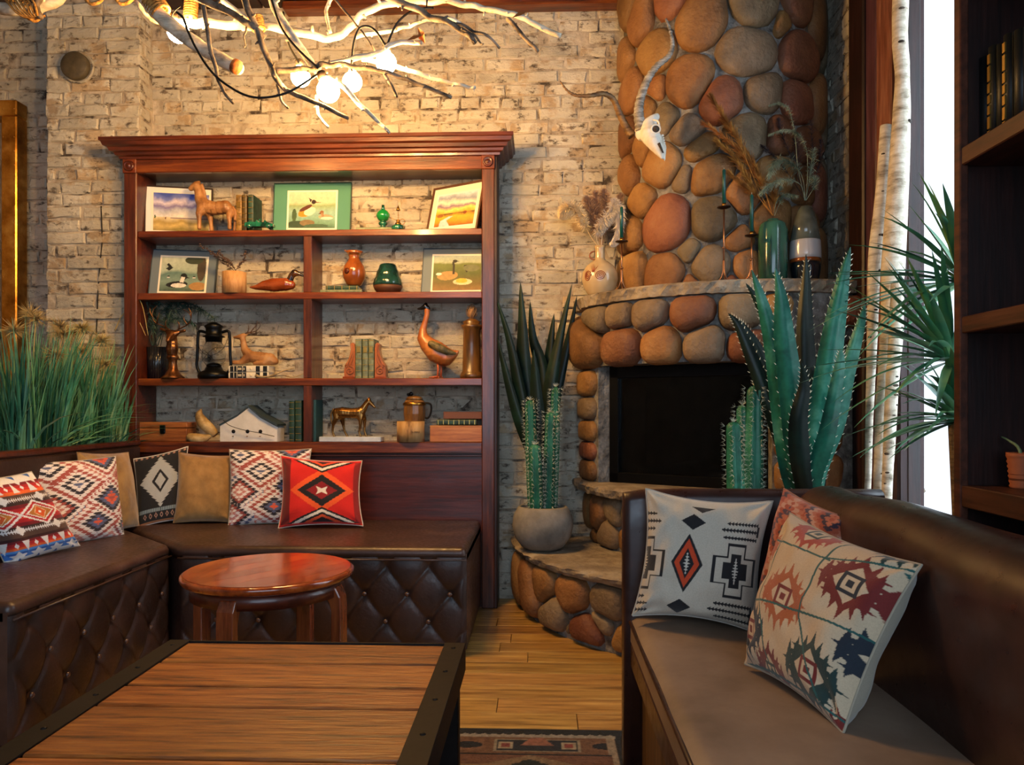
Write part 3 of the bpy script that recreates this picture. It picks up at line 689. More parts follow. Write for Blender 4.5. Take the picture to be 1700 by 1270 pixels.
# ================================================================ right-hand sofa booth
def sofa():
    t = thing('leather_booth', 'dark brown leather booth sofa with tan seat at the right', 'sofa', (.55, 1.6, 0))
    XF, XB, YE = .252, .70, 2.10
    ZT = .80
    # end panel (faces the camera) 
    g = G(); xa = .236; xb = .95
    n = 14; prof = []
    # cross-section in (y,z): flat front, rounded top
    prof = [(YE, .03), (YE-.004, .40), (YE-.002, .70)]+[(YE+.035-.035*math.cos(a), ZT-.035+.035*math.sin(a)) for a in [PI*i/10 for i in range(1, 10)]]+[(YE+.07, .70), (YE+.072, .03)]
    xs = [xa, xa+.006, xa+.02, xa+.05, .4, .55, .7, .8, .88, xb]; vs = []; np_ = len(prof)
    for i, x in enumerate(xs):
        dz = 0; s = 1
        if i == 0: s = .72
        if i == 1: s = .88
        if i == 2: s = .97
        zt = ZT+(.0 if x > .3 else -.012*(1-(x-xa)/.07))
        for (y, z) in prof:
            vs.append((x, YE+.035+(y-YE-.035)*s, z if z < .6 else zt-(ZT-z)/s*1.0 if s < 1 else zt-(ZT-z)))
    fs = [(i*np_+k, i*np_+(k+1) % np_, (i+1)*np_+(k+1) % np_, (i+1)*np_+k) for i in range(len(xs)-1) for k in range(np_)]+[tuple(range(np_))[::-1], tuple((len(xs)-1)*np_+k for k in range(np_))]
    g.add([v for v in vs], fs, True); o = g.build('end_panel', M['booth'], t, world=True)
    # side backrest : rolled top running towards the camera with bulging upholstery
    ys = np.linspace(YE+.06, .55, 60); m_ = 26; vs = []
    for j, y in enumerate(ys):
        s = (YE+.06-y)
        zt = .815-.012*math.sin(s*9)*math.exp(-s*2); r = .085+.01*math.sin(s*7+1)
        if j == 0: r *= .6; zt -= .02
        if j == 1: r *= .9; zt -= .004
        xc = .80
        pts = [(XB+.012, SEAT-.1), (XB, .52), (XB-.004, .60), (XB+.002, .66)]
        for i in range(17):
            a = PI*(1.0-i/16.0*1.05); pts.append((xc+ (r+.012)*math.cos(a), zt-r+r*math.sin(a)))
        pts += [(xc+r, .6), (xc+r, .3), (xc+r, .03), (XB+.05, .03)]
        for (x, z) in pts: vs.append((x+.004*noise.noise(Vector((y*6, z*9, 1))), y, z+.004*noise.noise(Vector((x*7, y*6, 4)))))
    m_ = len(pts)
    fs = [(j*m_+k, j*m_+(k+1) % m_, (j+1)*m_+(k+1) % m_, (j+1)*m_+k) for j in range(len(ys)-1) for k in range(m_)]+[tuple(range(m_))[::-1], tuple((len(ys)-1)*m_+k for k in range(m_))]
    g = G().add(vs, [f[::-1] for f in fs], True); g.build('backrest', M['booth'], t, world=True)
    # seat pad with rounded front edge, slightly sagging
    nx, ny = 30, 60; vs = []
    for j in range(ny+1):
        y = YE-.004-(YE-.6)*j/ny
        for i in range(nx+1):
            x = XF+(XB+.02-XF)*i/nx; e = min(1, (x-XF)/.03)
            z = SEAT-.012*(1-e)**2*1.2+.006*math.sin(PI*(x-XF)/(XB-XF))+.003*noise.noise(Vector((x*4, y*4, 0)))
            vs.append((x-.0, y, z))
    idx = lambda j, i: j*(nx+1)+i
    fs = [(idx(j, i), idx(j+1, i), idx(j+1, i+1), idx(j, i+1)) for j in range(ny) for i in range(nx)]
    g = G().add(vs, fs, True)
    g.box(((XF+XB)/2+.006, (YE+.6)/2, SEAT-.045), (XB-XF+.01, YE-.606, .05))
    g.build('seat', M['seatcloth'], t, world=True)
    G().tube([(XF+.001, YE-.005, SEAT-.017), (XF+.001, .6, SEAT-.017)], .006, 8).build('piping', M['booth'], t, world=True)
    G().box((XF+.03, (YE+.6)/2, SEAT-.105), (.06, YE-.61, .075), bev=.01).build('seat_edge', M['booth'], t, world=True)
    G().box((XF+.022+.02, (YE+.6)/2, .19), (.02, YE-.61, .35), bev=.003).build('front_board', wood('brown_front_board', '33200f', '5d4022', '7a5830', 'z', .45), t, world=True)
    G().box(((XF+XB)/2+.05, (YE+.6)/2, .19), (XB-XF-.02, YE-.64, .34)).build('frame', M['darkwood'], t, world=True)
sofa()
# ================================================================ cushions with woven patterns
class Canvas:
    def __init__(s, n, bg):
        s.n = n; a = (np.arange(n+1))/n; s.U, s.V = np.meshgrid(a, a); s.c = np.empty((n+1, n+1, 3)); s.c[:] = lin(bg)
    def fill(s, m, h): s.c[m] = lin(h)
    def poly(s, pts, h, mask=None):
        U, V = s.U, s.V; ins = np.zeros(U.shape, bool); n = len(pts)
        for i in range(n):
            x0, y0 = pts[i]; x1, y1 = pts[(i+1) % n]
            if y0 == y1: continue
            k = ((y0 > V) != (y1 > V)) & (U < (x1-x0)*(V-y0)/(y1-y0)+x0); ins ^= k
        if mask is not None: ins &= mask
        s.c[ins] = lin(h)
    def dia(s, cx, cy, a, b, h, **k): s.poly([(cx+a, cy), (cx, cy+b), (cx-a, cy), (cx, cy-b)], h, **k)
    def sdia(s, cx, cy, a, b, n, h, notch=.6, **k):
        """diamond whose sides are horizontal saw teeth"""
        q = []
        for i in range(n):
            x = a*(1-i/n); y = b*i/n; y2 = b*(i+1)/n
            q += [(x, y+ (y2-y)*.0), (x-a/n*(1+notch), y2)]
            if i < n-1: q += [(a*(1-(i+1)/n), y2)]
        q[-1] = (0, b)
        pts = [(cx+x, cy+y) for x, y in q]+[(cx-x, cy+y) for x, y in q[::-1]]+[(cx-x, cy-y) for x, y in q]+[(cx+x, cy-y) for x, y in q[::-1]]
        s.poly(pts, h, **k)
    def line(s, p, q, w_, h):
        d = np.array(q)-np.array(p); L_ = np.hypot(*d); nn = np.array((-d[1], d[0]))/L_*w_/2
        s.poly([tuple(np.array(p)+nn), tuple(np.array(q)+nn), tuple(np.array(q)-nn), tuple(np.array(p)-nn)], h)
def kilim(n, cols, sx=3.3, sy=2.2, phase=(0, 0), white='e9dfd8', centers=None, rows=26):
    """overlapping serrated diamonds in rings"""
    c = Canvas(n, white); U, V = c.U, c.V
    cs = centers; best = np.full(U.shape, 9.0); which = np.zeros(U.shape, int)
    fr = (V*rows) % 1; tooth = np.abs(2*fr-1)*.034
    for i, (cx, cy, a, b) in enumerate(cs):
        d = (np.abs(U-cx)+tooth*1.0)/a+np.abs((np.floor(V*rows)+.5)/rows-cy)/b
        m = d < best; best[m] = d[m]; which[m] = i
    ring = np.floor(best*7.5).astype(int)
    for i in range(len(cs)):
        pal = cols[i % len(cols)]
        for k in range(16):
            m = (which == i) & (ring == k); c.c[m] = lin(pal[k % len(pal)])
    return c
def p_pink(n, dark=False):
    W1, R1, B1, D1, P1 = 'ece4df', 'a65048', '5a6488', '2c2833', 'c9847c'
    pal = [[B1, W1, D1, W1, R1, W1, P1, W1], [R1, 'e0603f', B1, D1, W1, R1, W1, P1], [W1, P1, W1, R1, D1, W1, B1, W1], ['e0603f', B1, D1, W1, R1, W1, P1, W1]]
    cs = [(.42, .68, .5, .36), (.80, .48, .45, .34), (.15, .42, .4, .3), (.60, .22, .5, .36), (.15, .92, .5, .34), (.78, .98, .4, .3), (.05, .12, .4, .3), (.98, .14, .3, .3)]
    return kilim(n, pal, centers=cs, rows=30, white=W1)
def p_rust(n):
    W1, R1, B1, D1, P1 = 'b98a74', '9c4428', '463040', '33202c', 'ad6044'
    pal = [[D1, R1, P1, B1, R1, W1, P1, R1], [R1, P1, D1, R1, P1, W1, B1, P1]]
    return kilim(n, pal, centers=[(.3, .7, .5, .4), (.8, .4, .5, .4), (.2, .2, .5, .35), (.85, .95, .4, .35)], rows=24, white=W1)
def p_red(n):
    c = Canvas(n, 'd41a12'); U, V = c.U, c.V
    c.fill((U < .14) & (U > .03), '6e0d10'); c.fill((U > .93), '8d1514')
    def stepd(cx, cy, a, b, k, h): # stepped with slanted teeth
        c.sdia(cx, cy, a, b, k, h, notch=.25)
    stepd(.54, .5, .40, .33, 9, 'ee5a22'); stepd(.54, .5, .30, .235, 7, '17141a'); stepd(.54, .5, .19, .13, 4, '8c0f1a'); 
    c.poly([(.47, .56), (.54, .525), (.61, .56), (.585, .5), (.61, .44), (.54, .475), (.47, .44), (.495, .5)], 'e6dccb')
    for cy, sg in ((1.0, -1), (.02, 1)):
        m = (V > .5) if sg < 0 else (V < .5)
        for a, b, k, h in ((.45, .24, 7, '17141a'), (.39, .21, 7, 'e6dccb'), (.31, .165, 6, '17141a'), (.25, .13, 5, 'd94c1e'), (.16, .09, 4, '2a0f16')):
            c.sdia(.54, cy+(-.0 if sg < 0 else .0), a, b, k, h, notch=.25, mask=m)
    c.fill((V > .965), 'd41a12'); c.fill(V < .03, 'd41a12')
    return c
def p_black(n):
    c = Canvas(n, '14161b'); U, V = c.U, c.V
    c.sdia(.5, .58, .42, .37, 7, 'a9aca8', notch=.75); c.dia(.5, .58, .17, .17, '14161b'); c.dia(.5, .58, .105, .115, 'a9aca8')
    c.line((.85, .60), (1, .62), .02, 'a9aca8')
    c.fill((V > .155) & (V < .205) & (((U*26) % 1) > .22), '7d8f96')
    for i in range(7): x = .16+i*.12; c.dia(x, .10, .036, .042, 'b58b78'); c.dia(x, .10, .02, .026, '14161b')
    for i in range(10): x = .05+i*.1; c.dia(x, .965, .03, .02, 'b58b78')
    c.fill(V < .03, 'a56c45'); c.fill(V > .985, 'd6d0c8')
    return c
def p_serape(n):
    c = Canvas(n, 'e8e6e2'); U, V = c.U, c.V
    red = ['7d1420', 'b81f22', 'd8311f', 'ee6a2c']
    def band(v0, v1, cols):
        k = len(cols)
        for i, h in enumerate(cols): c.fill((V >= v0+(v1-v0)*i/k) & (V < v0+(v1-v0)*(i+1)/k), h)
    band(0, .10, ['e8e6e2']); band(.10, .20, ['2d5fae', '4f93d8', 'ee6a2c', 'd8311f']); band(.20, .32, ['b81f22', '7d1420', '3f1c1c', '5c4236'])
    band(.32, .42, ['5c4236', '6b4d3c', '3b2a26']); band(.42, .66, ['7d1420', 'b81f22', 'd8311f', 'd8311f', 'b81f22', '7d1420']); band(.66, .78, ['3b2a26', '6b4d3c', '5c4236'])
    band(.78, .92, ['ee6a2c', 'd8311f', 'b81f22', '7d1420']); band(.92, 1.01, ['e8e6e2'])
    for i in range(-1, 6): # hexagon windows over lower band with white triangles
        x = i*.24+.02
        c.poly([(x, 0), (x+.24, 0), (x+.12, .14)], 'e8e6e2'); c.poly([(x-.05, .25), (x+.05, .25), (x, .12)], 'e8e6e2')
        c.dia(x+.12, .20, .026, .035, 'f0ece6'); c.poly([(x+.08, 0), (x+.16, 0), (x+.12, .05)], '2d5fae'); c.poly([(x-.06, .06), (x+.06, .06), (x, .12)], '3b76c4')
        c.poly([(x-.05, .80), (x+.05, .80), (x, .92)], 'e8e6e2'); c.poly([(x, 1), (x+.24, 1), (x+.12, .88)], 'e8e6e2'); c.dia(x+.12, .85, .024, .03, 'f0ece6'); c.poly([(x+.07, 1), (x+.17, 1), (x+.12, .95)], '2d5fae')
    for cy in (.37, .72):
        c.line((0, cy), (1, cy), .012, 'e8e6e2')
        tt = np.abs(((U*34) % 1)-.5); c.fill((np.abs(V-cy) < .03-.02*tt*2+.0) & (((U*34) % 1) < .5), 'e8e6e2')
        for x in (.25, .75): c.sdia(x, cy, .085, .06, 3, 'e8e6e2')
    for cx in (.1, .62, 1.14):
        c.sdia(cx, .54, .30, .155, 6, 'ece8e2', notch=.4); c.sdia(cx, .54, .25, .13, 6, 'b81f22', notch=.4); c.sdia(cx, .54, .20, .10, 5, 'ece8e2', notch=.4)
        c.sdia(cx, .54, .17, .085, 5, 'b5722a', notch=.3); c.dia(cx, .54, .085, .075, 'f0d2a0'); c.dia(cx, .54, .075, .066, 'd85a20'); c.dia(cx, .54, .02, .02, 'f4ece0')
    return c
def p_white(n):
    c = Canvas(n, 'bfb6a4'); K = '17171a'; c.U = c.U+.05; c.V = c.V+.08
    def cross(cx, cy, s, h):
        a, b = s; t_ = .42
        p = [(-t_*a, b), (t_*a, b), (t_*a, .5*b), (a, .5*b), (a, -.5*b), (t_*a, -.5*b), (t_*a, -b), (-t_*a, -b), (-t_*a, -.5*b), (-a, -.5*b), (-a, .5*b), (-t_*a, .5*b)]
        c.poly([(cx+x, cy+y) for x, y in p], h)
    for cx in (.05, .80):
        cross(cx, .5, (.185, .205), K); cross(cx, .5, (.160, .182), 'bfb6a4'); cross(cx, .5, (.105, .125), K)
        for i in range(9): y = .5+(i-4)*.022; wdt = .034*(1-abs(i-4)/5.0); c.poly([(cx-wdt, y), (cx, y+.009), (cx+wdt, y), (cx, y-.009)], 'c9c3b4')
        c.fill((np.abs(c.U-cx) < .006) & (np.abs(c.V-.5) < .09), 'c9c3b4')
    c.dia(.42, .52, .125, .225, K); c.dia(.42, .52, .10, .185, 'c4431c'); c.dia(.42, .52, .058, .115, K)
    for i in range(7): y = .52+(i-3)*.024; wdt = .03*(1-abs(i-3)/4.0); c.poly([(.42-wdt, y), (.42, y+.01), (.42+wdt, y), (.42, y-.01)], 'c9c3b4')
    c.dia(.42, .52, .008, .07, 'c9c3b4')
    for cy in (.845, .17): c.dia(.44 if cy > .5 else .40, cy, .095, .068, K)
    c.poly([(.42, .985), (.60, .985), (.5, .93)], K)
    for (x0, x1, y, tip) in ((0, .14, .885, 1), (0, .17, .825, 1), (0, .12, .765, 1), (0, .10, .24, 1), (0, .14, .185, 1), (0, .15, .13, 1),
                        (.70, .96, .86, 0), (.66, .98, .805, 0), (.68, .96, .745, 0), (.66, .96, .24, 0), (.62, .98, .185, 0), (.68, .98, .125, 0)):
        c.fill((c.U > x0) & (c.U < x1) & (np.abs(c.V-y) < .006), K); k = x0+.0
        while k < x1-.01:
            c.poly([(k, y), (k+.026, y+.018), (k+.026, y-.018)] if not tip else [(k+.026, y), (k, y+.018), (k, y-.018)], K); k += .026
    c.fill((c.U > .955) & (c.U < .98) & (np.abs(c.V-.18) < .06), K); c.fill((c.U > .955) & (c.U < .98) & (np.abs(c.V-.81) < .04), K)
    return c
def p_lattice(n):
    c = Canvas(n, 'c2ae90'); c.U = c.U-.09
    def motif(cx, cy, h, h2, s=1.0):
        s *= 1.12
        for sy in (-1, 1):
            for j in range(-3, 4):
                x = j*.043*s; y = (.118-.030*abs(j))*s; hw = .026*s
                c.poly([(cx+x-hw, cy+sy*(y-.03*s)), (cx+x+hw, cy+sy*(y-.03*s)), (cx+x+hw*.5*(1 if j > 0 else -1 if j < 0 else 0), cy+sy*(y+.062*s))], h)
        for sx in (-1, 1):
            for j in range(-2, 3):
                y = j*.034*s; x = (.10-.026*abs(j))*s
                c.poly([(cx+sx*x, cy+y-.022*s), (cx+sx*x, cy+y+.022*s), (cx+sx*(x+.082*s), cy+y+.01*s*(1 if j > 0 else -1 if j < 0 else 0))], h)
        c.dia(cx, cy, .135*s, .14*s, h); c.dia(cx, cy, .088*s, .098*s, 'c6b294')
        for r_, hh in ((.052, h2), (.034, 'c6b294'), (.017, h2)):
            r_ *= s; c.poly([(cx-r_, cy-r_), (cx+r_, cy-r_), (cx+r_, cy+r_), (cx-r_, cy+r_)], hh)
    O, Rr, G_, N_ = 'a5572c', '6e1f1c', '1f3733', '1b2530'
    motif(.33, .47, O, Rr, 1.08); motif(.74, .72, Rr, N_, 1.1); motif(.30, .96, 'a03a22', G_, .95); motif(.68, .17, G_, Rr, 1.1); motif(.03, .2, N_, Rr, 1.0); motif(1.0, .40, N_, Rr, 1.1)
    motif(.80, 1.08, G_, Rr, .9); motif(.30, .02, Rr, G_, .9); motif(.98, -.02, Rr, G_, .9); motif(-.1, .72, O, Rr, .9)
    for p, q in (((-.05, .36), (1.05, .52)), ((-.05, .78), (.55, .80)), ((.5, .80), (1.05, 1.0)), ((.52, 1.05), (.50, .42)), ((.50, .42), (.86, -.05)), ((.06, .86), (.10, .40)), ((.10, .40), (.36, -.05)), ((-.05, .0), (1.05, .06)), ((.9, .92), (1.02, .72))):
        c.line(p, q, .013, '1f5450')
    return c
def cushion(label, corners, T, pattern=None, col='9a7440', n=100, wr=1.0, backcol=None, piping=None, cat='cushion', sag=.0, seed=0, pinch=.05, group='cushions on the benches'):
    """corners: TL, TR, BR, BL world points"""
    TL, TR, BR, BL = [Vector(c_) for c_ in corners]; rnd = Vector((seed*3.1, seed*1.7, 0))
    base = (BL+BR)/2; nrm = (TR-TL+BR-BL).cross(TL-BL+TR-BR).normalized()
    if nrm.dot(Vector((0, 0, EYE))-base) < 0: nrm = -nrm
    t = thing('cushion', label, cat, base, group=group)
    verts = []; N = n; e = .5
    def P(u, v, side):
        x, y = 2*u-1, 2*v-1
        uu = .5+.5*x*(1-pinch*(1-y*y)*abs(x)**2); vv = .5+.5*y*(1-pinch*(1-x*x)*abs(y)**2)
        p = BL*(1-uu)*(1-vv)+BR*uu*(1-vv)+TR*uu*vv+TL*(1-uu)*vv
        h = ((1-x**4)*(1-y**4))**.55*(1-.25*(x*x+y*y)/2)
        h = max(h, 0)
        wk = wr*(.09*noise.noise(Vector((u*4, v*4, side))+rnd)+.05*noise.noise(Vector((u*9, v*7, side+5))+rnd)) * (1 if h > .05 else h/.05)
        # folds radiating from corners
        for cx, cy in ((-1, 1), (1, 1), (1, -1), (-1, -1)):
            dx, dy = (x-cx)*-cx, (y-cy)*-cy; r = math.hypot(dx, dy)+1e-6; th = math.atan2(dy, dx)
            wk += wr*.10*math.sin(th*7+seed)*math.exp(-(r/.45)**2)*min(1, r*5)
        return p+nrm*(side*T/2*(h+wk*min(1, h*2)))-Vector((0, 0, 1))*0-base
    col_ = None
    U = [[P(i/N, j/N, 1) for i in range(N+1)] for j in range(N+1)]
    g = G(); vs = [v for r in U for v in r]
    fs = [(j*(N+1)+i, j*(N+1)+i+1, (j+1)*(N+1)+i+1, (j+1)*(N+1)+i) for j in range(N) for i in range(N)]
    g.add(vs, fs, True)
    if pattern is not None:
        m = mat('printed_cushion_cloth', 'ffffff', .85, attr=True, ramp=[(.3, 'eeeeee'), (.7, 'ffffff')], nz=(300, 2, (1, 1, 1)), bump=(300, .35, .002), sheen=.2)
    else:
        m = mat('suede_'+col, col, .9, ramp=[(.3, '6d4f26'), (.55, col), (.8, 'b08a52')], nz=(7, 5, (1, 1, 1)), bump=(150, .3, .002), sheen=.5)
    o = g.build('cover_front', m, t)
    if pattern is not None:
        ca = o.data.color_attributes.new('Col', 'FLOAT_COLOR', 'POINT'); a = np.ones((len(vs), 4)); a[:, :3] = pattern.c.reshape(-1, 3); ca.data.foreach_set('color', a.ravel())
    Nb = 40; Bk = [P(i/Nb, j/Nb, -1) for j in range(Nb+1) for i in range(Nb+1)]
    g = G().add(Bk, [(j*(Nb+1)+i, (j+1)*(Nb+1)+i, (j+1)*(Nb+1)+i+1, j*(Nb+1)+i+1) for j in range(Nb) for i in range(Nb)], True)
    mb = m if pattern is None else mat('cushion_back_'+(backcol or 'a39a88'), backcol or 'a39a88', .9, bump=(200, .4, .002), sheen=.2)
    g.build('cover_back', mb, t)
    edge = [P(i/30, 0, 0) for i in range(30)]+[P(1, i/30, 0) for i in range(30)]+[P(1-i/30, 1, 0) for i in range(30)]+[P(0, 1-i/30, 0) for i in range(31)]
    G().tube(edge, .0028, 6, cap=False).build('piping' if piping else 'seam', mat('piping_'+piping, piping, .8) if piping else mb, t)
    return t
A = at
cushion('cushion in red, orange and blue serape bands at the far left end of the bench', [A(-72, 800, 2.62), A(52, 783, 2.86), A(133, 906, 3.03), A(10, 940, 2.74)], .15, p_serape(150), n=150, seed=1)
cushion('large pale kilim print cushion in pink, white and blue with one tan cushion behind it', [A(43, 768, 3.02), A(192, 757, 3.39), A(206, 889, 3.36), A(60, 917, 2.98)], .13, p_pink(150), n=150, seed=2)
cushion('plain tan suede cushion squeezed between the large pink kilim cushion and the black one', [A(128, 751, 3.24), A(213, 751, 3.58), A(231, 872, 3.56), A(138, 900, 3.2)], .10, None, '9c7842', n=60, seed=3)
cushion('black cushion with a grey serrated diamond and a row of small diamonds', [A(222, 762, 3.70), A(312, 741, 3.79), A(304, 862, 3.70), A(230, 876, 3.60)], .08, p_black(120), n=120, seed=4, wr=.6, backcol='1a1a1c', piping='c9c3bb')
cushion('plain tan suede cushion right of the black cushion', [A(297, 751, 3.74), A(388, 757, 3.79), A(388, 867, 3.70), A(288, 868, 3.66)], .12, None, '9c7540', n=60, seed=5)
cushion('pink and white kilim print cushion tucked behind the bright red one', [A(381, 746, 3.74), A(517, 745, 3.79), A(508, 870, 3.70), A(379, 873, 3.64)], .11, p_pink(130), n=130, seed=6)
cushion('bright red cushion with black and orange stepped diamond and cream trim', [A(466, 756, 3.64), A(601, 765, 3.66), A(603, 873, 3.56), A(462, 877, 3.55)], .11, p_red(130), n=130, seed=7, backcol='8d1514', piping='cfc0ae', pinch=.09)
GS = 'cushions on the right booth'
cushion('off-white cushion with black crosses and an orange diamond, against the booth end', [A(1072, 811, 2.06), A(1283, 832, 2.05), A(1259, 1052, 1.94), A(1050, 1022, 2.02)], .15, p_white(230), n=230, seed=8, group=GS, backcol='aaa498', pinch=.12, wr=1.5)
cushion('rust and purple kilim cushion mostly hidden behind the cream one with green lines', [A(1302, 811, 2.03), A(1412, 862, 1.80), A(1400, 1080, 1.72), A(1250, 1050, 1.90)], .12, p_rust(120), n=120, seed=9, group=GS, backcol='8a5a4a')
cushion('cream cushion crossed by green lines with orange and navy serrated motifs, tipped on its corner', [A(1312, 852, 1.84), A(1530, 938, 1.39), A(1400, 1217, 1.345), A(1237, 1102, 1.66)], .14, p_lattice(230), n=230, seed=11, group=GS, backcol='9b927f', pinch=.09, wr=1.4)
# ================================================================ corner fireplace of river stones
class Surf:
    """vertical elliptic wall: s runs along the arc, z up"""
    def __init__(s, cx, cy, rx, ry, a0, a1):
        s.c = (cx, cy, rx, ry); s.n = 400; s.th = [a0+(a1-a0)*i/s.n for i in range(s.n+1)]; s.L = [0]
        for i in range(s.n):
            p, q = s.pt(s.th[i]), s.pt(s.th[i+1]); s.L.append(s.L[-1]+math.hypot(p[0]-q[0], p[1]-q[1]))
        s.len = s.L[-1]
    def pt(s, th): cx, cy, rx, ry = s.c; return (cx+rx*math.cos(th), cy+ry*math.sin(th))
    def theta(s, v):
        v = max(0, min(s.len, v)); i = min(s.n-1, max(0, int(np.searchsorted(s.L, v))-1)); f = (v-s.L[i])/(s.L[i+1]-s.L[i]); return s.th[i]+(s.th[i+1]-s.th[i])*f
    def P(s, v, z, h):
        th = s.theta(v); x, y = s.pt(th); cx, cy, rx, ry = s.c
        n = Vector((math.cos(th)/rx, math.sin(th)/ry, 0)).normalized(); return Vector((x, y, z))+n*h
    def hit(s, px, py):
        d = ray(px, py); cx, cy, rx, ry = s.c
        a = (d.x/rx)**2+(d.y/ry)**2; b = -2*(d.x*cx/rx**2+d.y*cy/ry**2); c = (cx/rx)**2+(cy/ry)**2-1
        D = b*b-4*a*c
        if D < 0: return None
        t = (-b-math.sqrt(D))/(2*a); x, y = d.x*t, d.y*t
        th = math.atan2((y-cy)/ry, (x-cx)/rx)
        if th > 0: th -= 2*PI
        i = min(range(s.n+1), key=lambda k: abs(s.th[k]-th)); return s.L[i], EYE+d.z*t
def clip(poly, a, b, c):
    out = []
    for i in range(len(poly)):
        p, q = poly[i], poly[(i+1) % len(poly)]; dp = a*p[0]+b*p[1]-c; dq = a*q[0]+b*q[1]-c
        if dp <= 0: out.append(p)
        if dp*dq < 0: t = dp/(dp-dq); out.append((p[0]+(q[0]-p[0])*t, p[1]+(q[1]-p[1])*t))
    return out
def stones(parent, surf, seeds, rect, gap=.010, bulge=.045, seed=1, mats=('stone', 'stone_red', 'stone_grey'), sq=2.0, base_h=0):
    r = random.Random(seed); s0, s1, z0, z1 = rect
    for i, (s, z, wgt, *rest) in enumerate(seeds):
        if not (s0 < s < s1 and z0 < z < z1): continue
        poly = [(s0, z0), (s1, z0), (s1, z1), (s0, z1)]
        for j, (s2, z2, w2, *_) in enumerate(seeds):
            if i == j or abs(s2-s) > .6 or abs(z2-z) > .6: continue
            a, b = s2-s, z2-z; c = (s2*s2+z2*z2-s*s-z*z+wgt**2-w2**2)/2
            poly = clip(poly, a, b, c)
            if len(poly) < 3: break
        if len(poly) < 3: continue
        cx = sum(p[0] for p in poly)/len(poly); cz = sum(p[1] for p in poly)/len(poly)
        ar = abs(sum(poly[k][0]*poly[(k+1) % len(poly)][1]-poly[(k+1) % len(poly)][0]*poly[k][1] for k in range(len(poly))))/2
        if ar < .0015: continue
        # radial outline, smoothed and shrunk
        n = 22; rad = []
        for k in range(n):
            th = 2*PI*k/n; dx, dz = math.cos(th), math.sin(th); best = 9
            for m in range(len(poly)):
                p, q = poly[m], poly[(m+1) % len(poly)]; ex, ez = q[0]-p[0], q[1]-p[1]; den = dx*ez-dz*ex
                if abs(den) < 1e-9: continue
                t = ((p[0]-cx)*ez-(p[1]-cz)*ex)/den; u = ((p[0]-cx)*dz-(p[1]-cz)*dx)/den
                if t > 0 and -1e-6 <= u <= 1+1e-6: best = min(best, t)
            rad.append(best)
        mx = math.sqrt(ar/PI)*1.6
        rad = [min(x, mx) for x in rad]
        for _ in range(2): rad = [min(rad[k]*1.01, (rad[k-1]+2*rad[k]+rad[(k+1) % n])/4) for k in range(n)]
        rad = [max(.012, x-gap) for x in rad]
        R0 = math.sqrt(ar/PI); H = bulge*min(1.25, R0/.09)*r.uniform(.85, 1.1); vs = []
        rings = [(1, -.012), (1.0, .10), (.955, .42), (.86, .68), (.70, .87), (.45, .97), (0, 1)]
        base = surf.P(cx, cz, 0)
        for f, h in rings[:-1]:
            for k in range(n):
                th = 2*PI*k/n; rr = rad[k]*f; q = surf.P(cx+rr*math.cos(th), cz+rr*math.sin(th), base_h+(h*H if h > 0 else h))
                nn = noise.noise(q*9)*.006; vs.append(q+(q-base)*nn-base)
        vs.append(surf.P(cx, cz, base_h+H)-base)
        fs = [(a*n+k, a*n+(k+1) % n, (a+1)*n+(k+1) % n, (a+1)*n+k) for a in range(5) for k in range(n)]+[(5*n+k, 5*n+(k+1) % n, 6*n) for k in range(n)]
        g = G().add(vs, fs, True); mt = M[rest[0]] if rest else M[r.choices(mats, (6, 2, 3))[0]]
        o = g.build('stone', mt, parent); o.location = base-parent.location
def slab(parent, name, cx, cy, rx, ry, zt, th, a0=-PI, a1=0, n=110):
    g = G(); vs = []; r = random.Random(int(zt*99)); prof = [(0, 0), (.97, 0), (.992, -.004), (1.0, -.012), (.995, -th*.6), (.985, -th), (0, -th)]
    for i in range(n+1):
        th_ = a0+(a1-a0)*i/n
        for k, (f, dz) in enumerate(prof):
            jj = (noise.noise(Vector((i*.55, k*1.3, zt*7)))*.016+noise.noise(Vector((i*.13, zt*5, 2)))*.012) if 2 <= k <= 5 else 0
            vs.append((cx+(rx*f+jj*(rx > 0))*math.cos(th_), min(cy+(ry*f+jj)*math.sin(th_), cy), zt+dz+(noise.noise(Vector((i*.8, k, 3)))*.004 if 2 <= k <= 5 else 0)))
    m = len(prof); fs = [(i*m+k, (i+1)*m+k, (i+1)*m+k+1, i*m+k+1) for i in range(n) for k in range(m-1)]
    g.add(vs, [f[::-1] for f in fs], False); fs2 = []
    return g.build(name, M['stone_slab'], parent, world=True)
FX, FY = 1.05, 4.05
